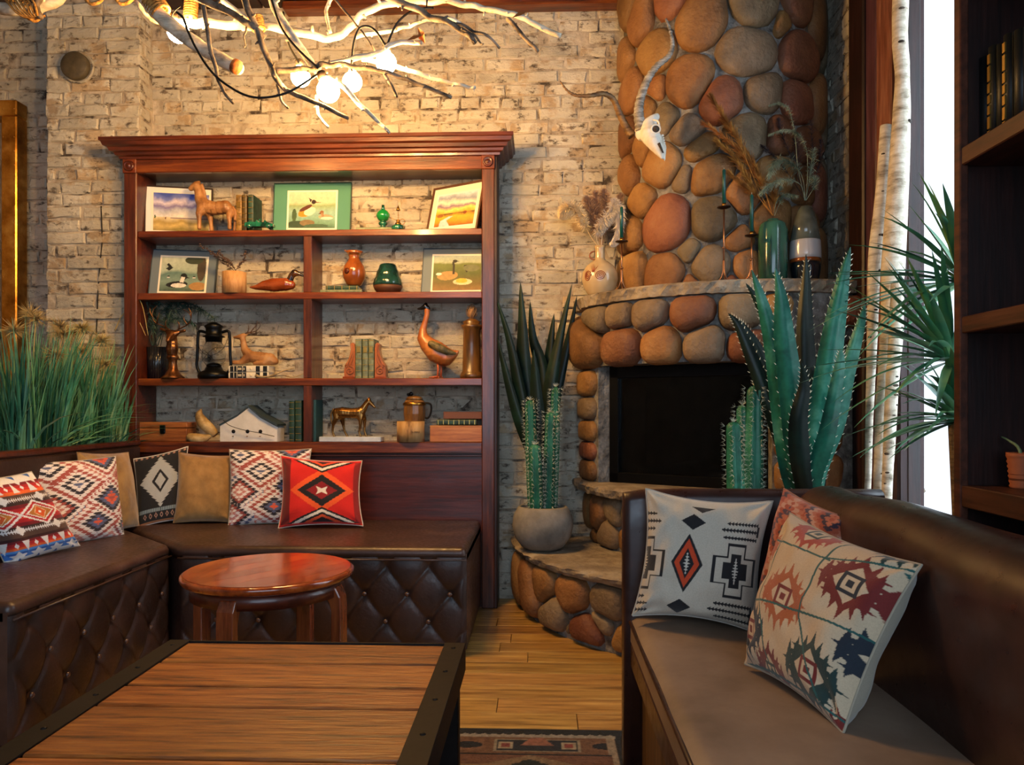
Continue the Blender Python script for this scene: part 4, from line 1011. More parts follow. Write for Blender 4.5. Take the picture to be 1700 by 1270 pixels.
def fireplace():
    t = thing('fireplace', 'rounded corner fireplace of river stones with flagstone mantel and hearth', 'fireplace', (1.0, 3.8, 0))
    cx, cy, R = .945, 4.02, .492
    col = Surf(cx, cy, R, R, -PI, 0); zm = 1.58
    px = [(1044, 20, 26, 'stone'), (1070, 38, 26), (1110, 15, 26, 'stone_red'), (1165, 40, 46, 'stone'), (1250, 22, 42, 'stone_grey'), (1288, 38, 14), (1325, 12, 26, 'stone_red'), (1036, 55, 16), (1041, 100, 24, 'stone'), (1094, 85, 36, 'stone'), (1238, 83, 50, 'stone_grey'), (1324, 95, 38, 'stone_red'),
          (1052, 150, 24, 'stone'), (1030, 152, 12), (1147, 138, 46, 'stone'), (1197, 162, 42, 'stone_red'), (1258, 153, 34, 'stone_grey'), (1097, 150, 20), (1323, 172, 34, 'stone_red'), (1044, 232, 24, 'stone'), (1110, 190, 26, 'stone_grey'), (1080, 180, 18), (1141, 218, 27, 'stone_grey'), (1241, 222, 36, 'stone_grey'), (1160, 248, 24, 'stone'), (1047, 285, 26, 'stone'), (1064, 255, 12),
          (1103, 274, 34, 'stone'), (1139, 292, 18, 'stone_grey'), (1180, 292, 34, 'stone'), (1291, 230, 28), (1334, 238, 26, 'stone_red'), (1075, 337, 20, 'stone'), (1108, 372, 46, 'stone_red'), (1184, 362, 38, 'stone_grey'), (1234, 325, 30, 'stone'), (1221, 400, 18, 'stone'), (1145, 418, 16, 'stone_grey'), (1107, 452, 32, 'stone'), (1054, 448, 24, 'stone'), (1054, 392, 20, 'stone'), (1183, 440, 32, 'stone_grey'), (1237, 440, 22, 'stone'),
          (1036, 340, 14), (1290, 290, 30), (1330, 310, 26), (1280, 365, 34), (1325, 375, 26), (1290, 430, 28), (1335, 445, 22), (1210, 465, 10), (1150, 472, 9)]
    seeds = []
    for p in px:
        h = col.hit(p[0], p[1])
        if h: seeds.append((h[0], h[1], p[2]*.0028, *(p[3:] or ())))
    for s in (.12, .30): seeds.append((col.len-s, 1.75, .07)); seeds.append((col.len-s, 2.1, .07)); seeds.append((col.len-s, 2.5, .07)); seeds.append((col.len-s, 2.9, .07))
    g = G(); g.lathe([(R, zm-.02), (R, CEIL)], (cx, cy, 0), 96); g.v = [(min(v[0], W_R), min(v[1], Y_B), v[2]) for v in g.v]
    g.build('chimney_core', M['grout'], t, world=True)
    stones(t, col, seeds, (0.0, col.len, zm, CEIL), gap=.004, bulge=.042, seed=2)
    # mantel
    slab(t, 'mantel_slab', FX, FY, .87, .745, 1.59, .058)
    # body
    rx, ry = .81, .70; body = Surf(FX, FY, rx, ry, -PI, 0)
    hb = lambda x, y: body.hit(x, y)
    sl, zl = hb(993, 700)[0], 1.232; sr = hb(1282, 700)[0]
    # core with opening
    g = G(); n = 90; zs = [.65, zl, 1.535]
    def wallpatch(s0, s1, za, zb, inn=0):
        k = max(2, int((s1-s0)/.02)); vs = []
        for i in range(k+1):
            for z in (za, zb): p = body.P(s0+(s1-s0)*i/k, z, 0); vs.append((min(p.x, W_R), min(p.y, Y_B), p.z))
        g.add(vs, [(2*i, 2*i+2, 2*i+3, 2*i+1) for i in range(k)], True)
    wallpatch(0, body.len, zl, 1.535); wallpatch(0, sl, .62, zl); wallpatch(sr, body.len, .62, zl)
    # reveals of the opening
    k = 24; vs = []
    for i in range(k+1):
        p = body.P(sl+(sr-sl)*i/k, zl, 0); q = body.P(sl+(sr-sl)*i/k, zl, -.16); vs += [p, q]
    g.add(vs, [(2*i, 2*i+1, 2*i+3, 2*i+2) for i in range(k)], True)
    for s in (sl, sr): g.add([body.P(s, .648, 0), body.P(s, .648, -.16), body.P(s, zl, -.16), body.P(s, zl, 0)], [(0, 1, 2, 3)])
    g.build('body_core', M['grout'], t, world=True)
    sd = []
    for p in [(998, 528, 20), (1036, 523, 24, 'stone_grey'), (1083, 520, 32, 'stone_grey'), (1154, 520, 40, 'stone_red'), (1230, 520, 40, 'stone_grey'), (1290, 512, 30), (1340, 520, 30), (987, 572, 30, 'stone'), (1039, 576, 34, 'stone_red'), (1101, 572, 34, 'stone'), (1172, 568, 38, 'stone_grey'), (1238, 572, 36, 'stone_red'), (1290, 580, 28), (1345, 585, 28), (968, 545, 12)]:
        h = hb(p[0], p[1])
        if h: sd.append((h[0], h[1], p[2]*.0024, *(p[3:] or ())))
    stones(t, body, sd, (0, body.len, zl-.012, 1.53), gap=.004, bulge=.075, seed=5)
    sd = [(sl*.55, z, .07, m_) for z, m_ in ((1.14, 'stone'), (1.02, 'stone_grey'), (.90, 'stone'), (.80, 'stone_red'), (.71, 'stone'))]
    stones(t, body, sd, (.0, sl-.004, .648, zl-.012), gap=.004, bulge=.04, seed=6)
    wR = body.len-sr; sd = []
    r = random.Random(4)
    for z in (.73, .86, 1.0, 1.13): sd += [(sr+.09+r.uniform(-.03, .03), z, .07), (sr+.25+r.uniform(-.03, .03), z+.03, .07), (sr+.42, z, .07)]
    stones(t, body, sd, (sr+.004, body.len, .648, zl-.012), gap=.005, bulge=.04, seed=7)
    # firebox
    fm = mat('firebox_black', '08080a', .5); g = G(); vs = []
    for i in range(k+1):
        p = body.P(sl+(sr-sl)*i/k, 0, -.16)
        for z in (.66, zl): vs.append((p.x, p.y, z))
    pa = body.P(sl, .648, -.16); pb = body.P(sr, .648, -.16)
    # surround frame (metal)
    F0, F1 = body.P(sl, .65, -.07), body.P(sr, .65, -.07)
    g = G(); d = (F1-F0); L_ = d.length; d.normalize()
    def bar(a, b, z0, z1, dep=.03): 
        c = (a+b)/2; rot = Matrix.Rotation(math.atan2(d.y, d.x), 3, 'Z'); g.box((c.x, c.y, (z0+z1)/2), ((b-a).length, dep, z1-z0), rot=rot, bev=.003)
    bar(F0, F1, zl-.06, zl); bar(F0, F1, .65, .70); bar(F0, F0+d*.05, .65, zl); bar(F1-d*.05, F1, .65, zl)
    fr = g.build('firebox_frame', M['blackmetal'], t, world=True)
    nn = Vector((-d.y, d.x, 0)); nn = nn if nn.y > 0 else -nn
    g = G(); A_, B_ = F0+nn*.0, F1; D_ = .26
    q0, q1 = F0+nn*D_+d*.08, F1+nn*D_-d*.08
    for (a, b) in ((F0, q0), (q0, q1), (q1, F1)): g.add([(a.x, a.y, .65), (b.x, b.y, .65), (b.x, b.y, zl), (a.x, a.y, zl)], [(0, 1, 2, 3)])
    g.add([(F0.x, F0.y, zl), (F1.x, F1.y, zl), (q1.x, q1.y, zl), (q0.x, q0.y, zl)], [(0, 1, 2, 3)]); g.add([(F0.x, F0.y, .652), (F1.x, F1.y, .652), (q1.x, q1.y, .652), (q0.x, q0.y, .652)], [(3, 2, 1, 0)])
    g.build('firebox', fm, t, world=True)
    g = G(); a, b = F0+d*.05+nn*.01, F1-d*.05+nn*.01; g.add([(a.x, a.y, .70), (b.x, b.y, .70), (b.x, b.y, zl-.06), (a.x, a.y, zl-.06)], [(0, 1, 2, 3)])
    # thin smoky glass as a real sheet
    rot = Matrix.Rotation(math.atan2(d.y, d.x), 3, 'Z'); g = G(); c = (a+b)/2; g.box((c.x, c.y, (.70+zl-.06)/2), ((b-a).length, .004, zl-.06-.70), rot=rot)
    g.build('firebox_glass', mat('smoky_glass', '3a3a3c', .05, trans=1, ior=1.3), t, world=True)
    rl = random.Random(8)
    for i in range(3):
        c = F0+(F1-F0)*(.3+.2*i)+nn*(.14); 
        G().tube(smooth_path([(c.x-.13, c.y+rl.uniform(-.03, .03), .70+.02*i), (c.x, c.y, .72+.02*i), (c.x+.14, c.y+rl.uniform(-.04, .04), .715+.03*i)]), .026, 9).build('log', mat('charred_log', '4a3a30', .9, ramp=[(.35, '241c18'), (.6, '5d4a3c')], nz=(14, 5, (1, 1, 1)), bump=(40, .8, .01)), t, world=True)
    # ledge
    slab(t, 'ledge_slab', FX, FY, .87, .92, .65, .05)
    # wall below the ledge
    w2 = Surf(FX, FY, .77, .84, -PI, 0); g = G(); vs = []
    def core(sf, za, zb, nm):
        g = G(); vs = []; k = 90
        for i in range(k+1):
            for z in (za, zb): p = sf.P(sf.len*i/k, z, 0); vs.append((min(p.x, W_R), min(p.y, Y_B), p.z))
        g.add(vs, [(2*i, 2*i+2, 2*i+3, 2*i+1) for i in range(k)], True); g.build(nm, M['grout'], t, world=True)
    core(w2, .3, .62, 'riser_core')
    def rnd_seeds(sf, za, zb, step, seed):
        r = random.Random(seed); out = []; s = 0; row = 0; z = za+step*.4
        while z < zb:
            s = step*.5*(row % 2)
            while s < sf.len: out.append((s+r.uniform(-.28, .28)*step, z+r.uniform(-.22, .22)*step, step*r.uniform(.35, .72))); s += step*r.uniform(.95, 1.3)
            z += step*.82; row += 1
        return out
    stones(t, w2, rnd_seeds(w2, .33, .62, .15, 3), (0, w2.len, .335, .602), gap=.005, bulge=.05, seed=9)
    slab(t, 'hearth_slab', FX, FY, 1.2, 1.25, .334, .042)
    w3 = Surf(FX, FY, 1.14, 1.18, -PI, -.35*PI); core(w3, 0, .3, 'base_core')
    sd = []
    for p in [(886, 985, 26, 'stone'), (910, 975, 24, 'stone'), (956, 985, 44, 'stone'), (1008, 1000, 42), (925, 1030, 46, 'stone_grey'), (872, 1030, 20), (962, 1036, 16), (1000, 1040, 40, 'stone_grey'), (978, 1078, 60, 'stone_red'), (1028, 1062, 26, 'stone'), (866, 975, 12), (940, 1085, 20)]:
        h = w3.hit(p[0], p[1])
        if h: sd.append((h[0], max(h[1], .03), p[2]*.002, *(p[3:] or ())))
    mx = max(s[0] for s in sd)
    sd += [s for s in rnd_seeds(w3, .0, .3, .16, 12) if s[0] > mx+.12]
    stones(t, w3, sd, (0, w3.len, .012, .29), gap=.006, bulge=.05, seed=10)
fireplace()

# ================================================================ skull and horns
def skull():
    Y = 3.40; k = Y/F_
    b = at(1083, 228, Y); t = thing('horned_skull', 'white animal skull with two twisted grey horns hung on the stone chimney', 'skull', b)
    def Q(px, py, dy=0): p = at(px, py, Y); return Vector((p.x-b.x, dy, p.z-b.z))
    bone = mat('bleached_bone', 'ddd6c8', .7, ramp=[(.3, 'b5a890'), (.5, 'dcd5c6'), (.75, 'efeade')], nz=(9, 5, (1, 1, 1)), bump=(40, .4, .006))
    n = [(*Q(1070, 214, .04), .042), (*Q(1078, 208, .02), .040), (*Q(1078, 226, -.01), .044), (*Q(1083, 240, -.03), .034), (*Q(1089, 252, -.04), .024), (*Q(1096, 268, -.05), .008), (*Q(1091, 190, .03), .018), (*Q(1084, 196, .02), .022), (*Q(1094, 238, -.01), .024), (*Q(1100, 247, -.02), .015), (*Q(1101, 272, -.04), .004)]
    e = [(0, 1), (1, 2), (2, 3), (3, 4), (4, 5), (1, 7), (7, 6), (2, 8), (8, 9), (9, 10)]
    skin('cranium', n, e, bone, t, 2)
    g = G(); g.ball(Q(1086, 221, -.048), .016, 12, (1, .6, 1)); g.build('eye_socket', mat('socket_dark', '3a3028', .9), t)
    cc = Q(1086, 221, -.05); G().tube([cc+Vector((.019*math.cos(a), 0, .019*math.sin(a))) for a in [2*PI*i/16 for i in range(17)]], .004, 6, cap=False).build('eye_ring', bone, t)
    G().tube(smooth_path([Q(1081, 199, -.0), Q(1090, 205, -.03), Q(1092, 216, -.045), Q(1091, 224, -.045)]), .004, 6).build('cheek_arch', bone, t)
    g = G()
    for i in range(6): p = Q(1098+i*.9, 229+i*4.2, -.03); g.box(p, (.010, .012, .008), bev=.002)
    g.build('teeth', bone, t)
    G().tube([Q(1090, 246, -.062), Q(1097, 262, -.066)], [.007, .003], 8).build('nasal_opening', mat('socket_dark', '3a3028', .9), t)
    hm = mat('horn_grey', '8a8378', .6, ramp=[(.3, '3a332c'), (.5, '857d72'), (.7, 'c2bdb2')], nz=(8, 5, (2, 2, 10)), bump=(50, .5, .006))
    hb = mat('horn_brown', '6b4d2c', .55, ramp=[(.3, '2a1c10'), (.5, '6e5030'), (.75, '9a7a4a')], nz=(8, 5, (2, 2, 8)), bump=(50, .5, .006))
    def horn(pts, r0, r1, m, ph):
        P = smooth_path(pts, 9); N = len(P); rs = [r0+(r1-r0)*(i/(N-1))**.8 + .0016*math.sin(i*2.1) for i in range(N)]
        rs = [max(.002, r) for r in rs]; G().tube(P, rs, 12, flat=.8).build('horn', m, t)
    horn([Q(1066, 213, .02), Q(1061, 190, .01), Q(1063, 165, .0), Q(1073, 138, -.03), Q(1088, 118, -.05), Q(1105, 105, -.06), Q(1111, 92, -.08), Q(1108, 72, -.09), Q(1099, 50, -.10)], .027, .005, hm, 0)
    horn([Q(1052, 219, .05), Q(1042, 205, .05), Q(1030, 185, .03), Q(1018, 165, -.0), Q(1000, 160, -.03), Q(978, 168, -.06), Q(955, 169, -.07), Q(940, 162, -.08), Q(929, 149, -.09)], .026, .004, hb, 1)
skull()

# ================================================================ plants
def ribbon(g, pts, w0, fold=.2, side=None, mi=0, prof=None, thick=.0):
    """leaf blade: V-folded strip along pts with width profile"""
    N = len(pts); vs = []; pts = [Vector(p) for p in pts]
    for i, p in enumerate(pts):
        t = (pts[min(i+1, N-1)]-pts[max(i-1, 0)]).normalized(); s = Vector(side) if side is not None else t.cross(Vector((0, 0, 1)))
        s = (s-t*s.dot(t)).normalized(); nrm = s.cross(t); f = i/(N-1); w_ = w0*(prof(f) if prof else (1-f)**.7*(.6+f*1.6 if f < .25 else 1))
        vs += [p-s*w_+nrm*w_*fold, p-nrm*w_*fold*.3, p+s*w_+nrm*w_*fold]
        if thick: vs += [p+s*w_*.5-nrm*thick*(1-f), p-s*w_*.5-nrm*thick*(1-f)]
    m = 5 if thick else 3; fs = []
    for i in range(N-1):
        for k in range(m if thick else 2): fs.append((i*m+k, i*m+(k+1) % m, (i+1)*m+(k+1) % m, (i+1)*m+k))
    return g.add(vs, fs, True, mi)
def agave(label, base, leaves, pot_h, m, pot_r=.12, W=.045, spines=True, potmat=None, Yb=None):
    t = thing('potted_agave', label, 'plant', base)
    pm = potmat or mat('dark_plastic_pot', '17181a', .5)
    G().lathe([(0, 0), (pot_r*.8, 0), (pot_r, pot_h), (pot_r*.93, pot_h), (pot_r*.9, pot_h-.03), (0, pot_h-.03)], n=28).build('pot', pm, t)
    for lf in leaves:
        pts = [Vector(p)-Vector(base) for p in lf[0]]; wd = lf[1]; mm = lf[2] if len(lf) > 2 else m
        P = smooth_path(pts, 6); g = G(); N = len(P)
        pr = lambda f: (.62+.9*f if f < .35 else .935)*(1-max(0, (f-.35)/.65)**1.5)+.01
        side = lf[3] if len(lf) > 3 else Vector((1, -.25, 0))
        ribbon(g, P, wd, .35, side, 0, pr, wd*.25); lo = g.build('leaf', mm, t)
        if spines:
            g = G()
            for i in range(3, N-2):
                tt = (P[i+1]-P[i-1]).normalized(); s = (side-tt*side.dot(tt)).normalized(); f = i/(N-1); w_ = wd*pr(f); nr = s.cross(tt)
                for sg in (-1, 1):
                    a = P[i]+s*sg*w_+nr*w_*.35; g.tube([a-tt*.003, a+s*sg*.006+tt*.005], [.002, .0005], 4, cap=False)
            g.build('leaf_spines', M['spine'], lo, kind='stuff')
    return t
b = Vector((1.08, 3.02, .336)); B = b+Vector((0, 0, .22))
def LF(pts, w, m=None, side=None, by=0):
    q = [B+Vector((pts[0][3] if len(pts[0]) > 3 else 0, by, 0))]
    q += [at(p[0], p[1], p[2]) for p in pts]
    r = [q, w, m or M['agave']]
    if side: r.append(Vector(side))
    return r
AG = [LF([(1330, 790, 2.97), (1318, 690, 2.93), (1302, 560, 2.88), (1296, 490, 2.86), (1287, 445, 2.86), ], .052), LF([(1345, 780, 2.94), (1368, 650, 2.87), (1385, 540, 2.83), (1400, 460, 2.81), (1412, 410, 2.80)], .052),
      LF([(1315, 790, 3.0), (1300, 680, 2.98), (1285, 580, 2.96), (1265, 500, 2.95), (1248, 448, 2.95)], .050), LF([(1350, 790, 2.93), (1372, 720, 2.85), (1393, 610, 2.80), (1396, 578, 2.79)], .038),
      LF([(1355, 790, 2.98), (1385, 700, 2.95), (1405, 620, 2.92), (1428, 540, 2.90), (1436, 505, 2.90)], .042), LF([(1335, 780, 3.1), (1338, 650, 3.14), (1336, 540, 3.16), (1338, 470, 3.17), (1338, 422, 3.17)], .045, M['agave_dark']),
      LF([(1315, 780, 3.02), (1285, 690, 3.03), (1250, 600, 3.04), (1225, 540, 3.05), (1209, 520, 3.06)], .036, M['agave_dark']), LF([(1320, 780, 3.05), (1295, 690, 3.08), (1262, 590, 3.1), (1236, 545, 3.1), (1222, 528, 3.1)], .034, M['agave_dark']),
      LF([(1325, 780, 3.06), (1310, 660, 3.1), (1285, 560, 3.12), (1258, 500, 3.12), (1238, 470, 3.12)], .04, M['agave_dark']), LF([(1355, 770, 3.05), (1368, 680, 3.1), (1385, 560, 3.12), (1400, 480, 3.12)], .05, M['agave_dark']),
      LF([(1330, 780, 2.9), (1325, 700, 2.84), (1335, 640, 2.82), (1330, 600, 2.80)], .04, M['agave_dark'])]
agave('tall blue-green spiny agave with broad leaves, right of the firebox behind the booth', b, AG, .26, M['agave'], .115)
b = Vector((-.01, 3.94, .336)); B = b+Vector((0, 0, .15))
AD = M['agave_dark']
agave('dark green agave with sword leaves behind the small cactus, beside the bookcase', b,
      [LF([(890, 740, 3.88), (872, 620, 3.87), (868, 540, 3.86), (864, 468, 3.86)], .050, AD), LF([(880, 740, 3.85), (862, 640, 3.84), (845, 560, 3.84), (822, 490, 3.84)], .036, AD), LF([(905, 740, 3.88), (915, 640, 3.88), (930, 560, 3.88), (950, 470, 3.86)], .044, AD),
       LF([(900, 740, 3.9), (900, 620, 3.92), (885, 560, 3.95), (880, 500, 3.95)], .045, AD), LF([(905, 740, 3.92), (925, 650, 3.93), (945, 560, 3.92), (958, 490, 3.90)], .036, AD), LF([(885, 760, 3.85), (860, 690, 3.83), (838, 610, 3.83), (826, 560, 3.83)], .034, AD), LF([(900, 740, 3.93), (912, 600, 3.97), (920, 520, 3.97)], .045, AD), LF([(895, 740, 3.8), (890, 640, 3.77), (886, 580, 3.76)], .045, AD)], .15, AD, .085, spines=False)
def cactus(label, base, pot, cols, k_sp=1.0, group=None):
    t = thing('potted_cactus', label, 'cactus', base, group=group)
    if pot == 'round':
        g = G(); R = .148
        g.lathe([(0, .0), (.07, .0), (.105, .018), (.135, .06), (R, .115), (.142, .165), (.122, .205), (.112, .212), (.108, .206), (.118, .17), (0, .17)], n=40)
        g.build('pot', mat('grey_concrete', '7a766e', .8, ramp=[(.3, '5c5850'), (.5, '7c776e'), (.7, '969187')], nz=(6, 6, (1, 1, 1)), bump=(40, .4, .006)), t); ph = .19
        rg = random.Random(2); g = G()
        for i in range(70): a = rg.uniform(0, 2*PI); q = math.sqrt(rg.random())*.10; g.ball((q*math.cos(a), q*math.sin(a), .186), rg.uniform(.004, .008), 5)
        g.build('pebbles', mat('brown_gravel', '6b5238', .9), t, kind='stuff')
        G().lathe([(0, .168), (.112, .184), (0, .187)], n=24).build('soil', mat('pot_soil', '3a2c20', .95), t)
    else:
        G().lathe([(0, 0), (.09, 0), (.12, .2), (.11, .2), (.105, .18), (0, .18)], n=28).build('pot', mat('dark_plastic_pot', '17181a', .5), t); ph = .18
    rg = random.Random(5)
    for ci, (px, ptop, Y, r) in enumerate(cols):
        top = at(px, ptop, Y)-Vector(base); h = top.z-ph; nr = 6; nv = 24; vs = []
        n = nr*4; g = G()
        def ridge(th): return 1-.20*(.5-.5*math.cos(nr*th))
        prof = [(r*.82, ph-.01)]+[(r*(.86+.14*math.sin(PI*min(1, i/nv*1.2))), ph+h*.96*i/nv) for i in range(1, nv)]+[(r*.8, ph+h*.965), (r*.5, ph+h*.99), (0, ph+h)]
        ox, oy = top.x, top.y; lean = Vector((-ox*.25, -oy*.25, 0))
        g.lathe(prof, (0, 0, 0), nr*6, ridge=ridge)
        f = lambda z: (z-ph)/h
        g.v = [(v[0]+ox+lean.x*(1-f(v[2]))*1.0, v[1]+oy+lean.y*(1-f(v[2])), v[2]) for v in g.v]
        st = g.build('stem', M['cactus'], t)
        g = G()
        for q in range(nr):
            th = 2*PI*q/nr
            if math.sin(th) > .6: continue
            z = ph+.02
            while z < ph+h:
                rr = r*.98; a = Vector((ox+lean.x*(1-f(z))+rr*math.cos(th), oy+lean.y*(1-f(z))+rr*math.sin(th), z)); d = Vector((math.cos(th), math.sin(th), 0))
                for _ in range(5):
                    dd = (d+Vector((rg.uniform(-.9, .9), rg.uniform(-.9, .9), rg.uniform(-.9, .9)))).normalized(); e = a+dd*.022*k_sp; s = dd.orthogonal().normalized()*.0009
                    g.add([a-s, a+s, e], [(0, 1, 2)]); s = s.cross(dd).normalized()*.0009; g.add([a-s, a+s, e], [(0, 1, 2)])
                z += .019
        tp = Vector((ox, oy, ph+h))
        for _ in range(26):
            dd = Vector((rg.uniform(-1, 1), rg.uniform(-1, 1), rg.uniform(.2, 1.2))).normalized(); e = tp+dd*.024; s = dd.orthogonal().normalized()*.0014; g.add([tp-s, tp+s, e], [(0, 1, 2)])
        g.build('spines', M['spine'], st, kind='stuff')
    return t
cb = (.018, 3.665, .336)
cactus('four-stemmed spiny cactus in a round grey concrete pot on the hearth slab', cb, 'round', [(880, 664, 3.74), (922, 644, 3.74), (913, 682, 3.66), (887, 737, 3.62)] and [(880, 664, 3.74, .030), (923, 642, 3.75, .026), (914, 684, 3.66, .029), (888, 738, 3.62, .033)])
cactus('three-stemmed spiny cactus in front of the firebox beside the large agave', (.83, 3.03, .336), 'plain', [(1253, 640, 3.06, .038), (1218, 700, 2.98, .036), (1232, 672, 3.10, .028)])

def yucca():
    base = Vector((1.335, 2.42, 0)); t = thing('potted_yucca', 'tall palm-like yucca with long narrow leaves, against the bright window behind the right bookcase', 'plant', base)
    G().lathe([(0, 0), (.075, 0), (.095, .26), (.085, .26), (.08, .24), (0, .24)], n=24).build('pot', mat('dark_plastic_pot', '17181a', .5), t)
    m = mat('yucca_leaf', '2b5a3c', .4, ramp=[(.3, '1b4636'), (.5, '3c7a58'), (.8, '8c9f4c')], nz=(4, 3, (1, 1, 1)), rand=.2)
    tw = mat('yucca_cane', '6a5640', .8, bump=(40, .8, .01), ramp=[(.3, '43352a'), (.7, '8a745a')], nz=(20, 4, (1, 1, 4)))
    rg = random.Random(12)
    crowns = [(at(1578, 600, 2.40), 62, .46, 0), (at(1592, 700, 2.38), 38, .34, 1), (at(1600, 470, 2.45), 52, .46, 2)]
    for c, nl, ln, q in crowns:
        cl = c-base; G().tube(smooth_path([(0.0, 0.0, .24), (cl.x*.3, cl.y*.3, cl.z*.5), (cl.x, cl.y, cl.z)]), lerp_list([.02, .016], 9), 8).build('cane', tw, t)
        for i in range(nl):
            az = rg.uniform(PI*.55, PI*1.75); el = rg.uniform(-.35, 1.35); d = Vector((math.cos(az)*math.cos(el), math.sin(az)*math.cos(el), math.sin(el)))
            if cl.x+base.x+d.x*ln > 1.44: d.x = -abs(d.x)
            L_ = ln*rg.uniform(.7, 1.1); droop = rg.uniform(.04, .16); P = [cl+d*L_*f+Vector((0, 0, -droop*f*f)) for f in [k/7 for k in range(8)]]
            if any((p+base).x > 1.13 and (p+base).y < 2.185 for p in P) or any((p+base).x > 1.45 for p in P): continue
            g = G(); ribbon(g, P, rg.uniform(.012, .019), .25, None, 0, lambda f: (.5+f*2 if f < .25 else 1)*(1-f**2.2)+.02)
            g.build('leaf', m, t)
yucca()
def logs():
    Y = 3.0
    def lg(lab, pts, Yt, Yb):
        P = []; n = len(pts)
        for i, (px, py, r) in enumerate(pts): P.append((at(px, py, Yt+(Yb-Yt)*i/(n-1)), r*(Yt+(Yb-Yt)*i/(n-1))/F_))
        z = P[-1][0]; bt = Vector((z.x-.02, z.y-.0, .01 if z.y < 2.82 else .338)); base = Vector((bt.x, bt.y, 0))
        path = smooth_path([p for p, r in P]+[bt], 6); n = len(path); rr = [r for p, r in P]+[P[-1][1]]
        rs = [np.interp(i/(n-1)*(len(rr)-1), range(len(rr)), rr)*(1+.06*noise.noise(Vector((i*.7, Yt*9, 0)))) for i in range(n)]
        g = G().tube(path, [float(x) for x in rs], 14)
        o = g.build('birch_trunk', M['birch'], None); o.data.transform(Matrix.Translation(-base)); o.location = base
        rk = random.Random(int(Yt*1000)); NP = len(path)
        for q in range(13):
            i = rk.randrange(2, NP-3); c = path[i]-base; a = rk.uniform(-2.6, -.5); d = Vector((math.cos(a), math.sin(a), 0)); R = float(rs[i]); k = rk.uniform(.25, .6)
            G().ball(c+d*R*.93, R*k, 10, (.9, .35, .45), rot=Matrix.Rotation(a+PI/2, 3, 'Z')).build('knot', mat('birch_scar', '2a2019', .9, ramp=[(.4, '1c1510'), (.65, '5a4c3c')], nz=(60, 3, (1, 1, 1))), o)
        o['label'] = lab; o['category'] = 'trunk'; o['group'] = 'birch trunks leaning by the window'
    lg('tallest pale birch trunk leaning by the window, running out of the top of view', [(1497, -60, 13), (1494, 60, 12), (1498, 130, 11), (1494, 250, 15), (1484, 420, 18), (1476, 560, 14), (1466, 700, 12), (1462, 830, 12)], 2.93, 2.86)
    lg('shorter sawn-off birch trunk left of the tallest birch trunk', [(1471, 209, 9), (1464, 320, 10), (1452, 430, 10), (1448, 560, 8), (1443, 700, 6), (1441, 800, 5)], 2.98, 2.94)
    lg('birch trunk right of the tallest one, hidden above by the yucca leaves', [(1490, 470, 10), (1487, 560, 11), (1481, 640, 10), (1476, 740, 9), (1472, 830, 8)], 2.80, 2.78)
logs()
def grasses():
    rg = random.Random(31); 
    def clump(lab, cx, cy, topz, nb, spread, seed, plumes):
        r = random.Random(seed); t = thing('tall_grass', lab, 'grass', (cx, cy, .745), group='grasses in the planter box')
        g = G()
        for i in range(nb):
            a = r.uniform(0, 2*PI); q = math.sqrt(r.random())*spread*.5; bx, by = q*math.cos(a), q*math.sin(a)*1.3; h = (topz-.745)*r.uniform(.45, 1.02)
            lean = r.uniform(.02, .22)*h*1.2; a2 = a+r.uniform(-.8, .8); dx, dy = math.cos(a2), math.sin(a2)
            if r.random() < .10: lean = h*.8; h *= .7
            P = [Vector((bx+dx*lean*f**2, by+dy*lean*f**2, h*(f-.12*f**3*(lean/h)*3))) for f in [k/6 for k in range(7)]]
            P = [Vector((max(p.x, -2.50-cx), p.y, p.z)) for p in P]
            P = [Vector((p.x, min(p.y, 3.86-cy), p.z)) for p in P]
            ribbon(g, P, r.uniform(.003, .0085), .2, Vector((math.cos(a*3), math.sin(a*3), 0)), 0, lambda f: 1-f**2*.95, )
            if i == nb//2: g.build('blades', M['grass'], t, kind='stuff'); g = G()
        g.build('blades', mat('light_grass', '7da06a', .5, ramp=[(.3, '2c5e48'), (.5, '5b8f68'), (.75, 'a9b988')], nz=(3, 3, (1, 1, 1))), t, kind='stuff')
        g = G()
        for (dx, dy, z) in plumes:
            c = Vector((dx, dy, z-.745)); g.tube([(dx*.2, dy*.2, .02), c], .0016, 4)
            for _ in range(150):
                d = Vector((r.gauss(0, 1), r.gauss(0, 1), r.gauss(.1, .6))).normalized(); e = c+d*r.uniform(.03, .08); s = d.orthogonal().normalized()*.0024
                g.add([c-s, c+s, e], [(0, 1, 2)]); s = s.cross(d).normalized()*.0024; g.add([c-s, c+s, e], [(0, 1, 2)])
        g.build('flower_heads', M['plume'], t, kind='stuff')
    clump('tall grass clump with fluffy tan heads at the far left of the planter', -2.27, 3.24, 1.45, 560, .30, 1, [(.04, .02, 1.42), (-.04, .1, 1.45), (.1, .12, 1.36), (-.0, -.06, 1.36), (.12, .03, 1.26), (.06, .16, 1.40)])
    clump('dense lower grass clump in the middle of the planter', -2.33, 3.47, 1.24, 560, .30, 2, [(0, 0, 1.2), (.1, .06, 1.22)])
    clump('tall bright grass clump beside the bookcase post', -2.27, 3.66, 1.42, 560, .26, 3, [(.0, 0, 1.42), (-.08, .04, 1.40), (.09, .02, 1.36), (.05, -.08, 1.30), (.12, .0, 1.24)])
    clump('short dark grass clump closest to the bookcase post', -2.22, 3.76, 1.16, 420, .2, 4, [(.02, 0, 1.12)])
grasses()
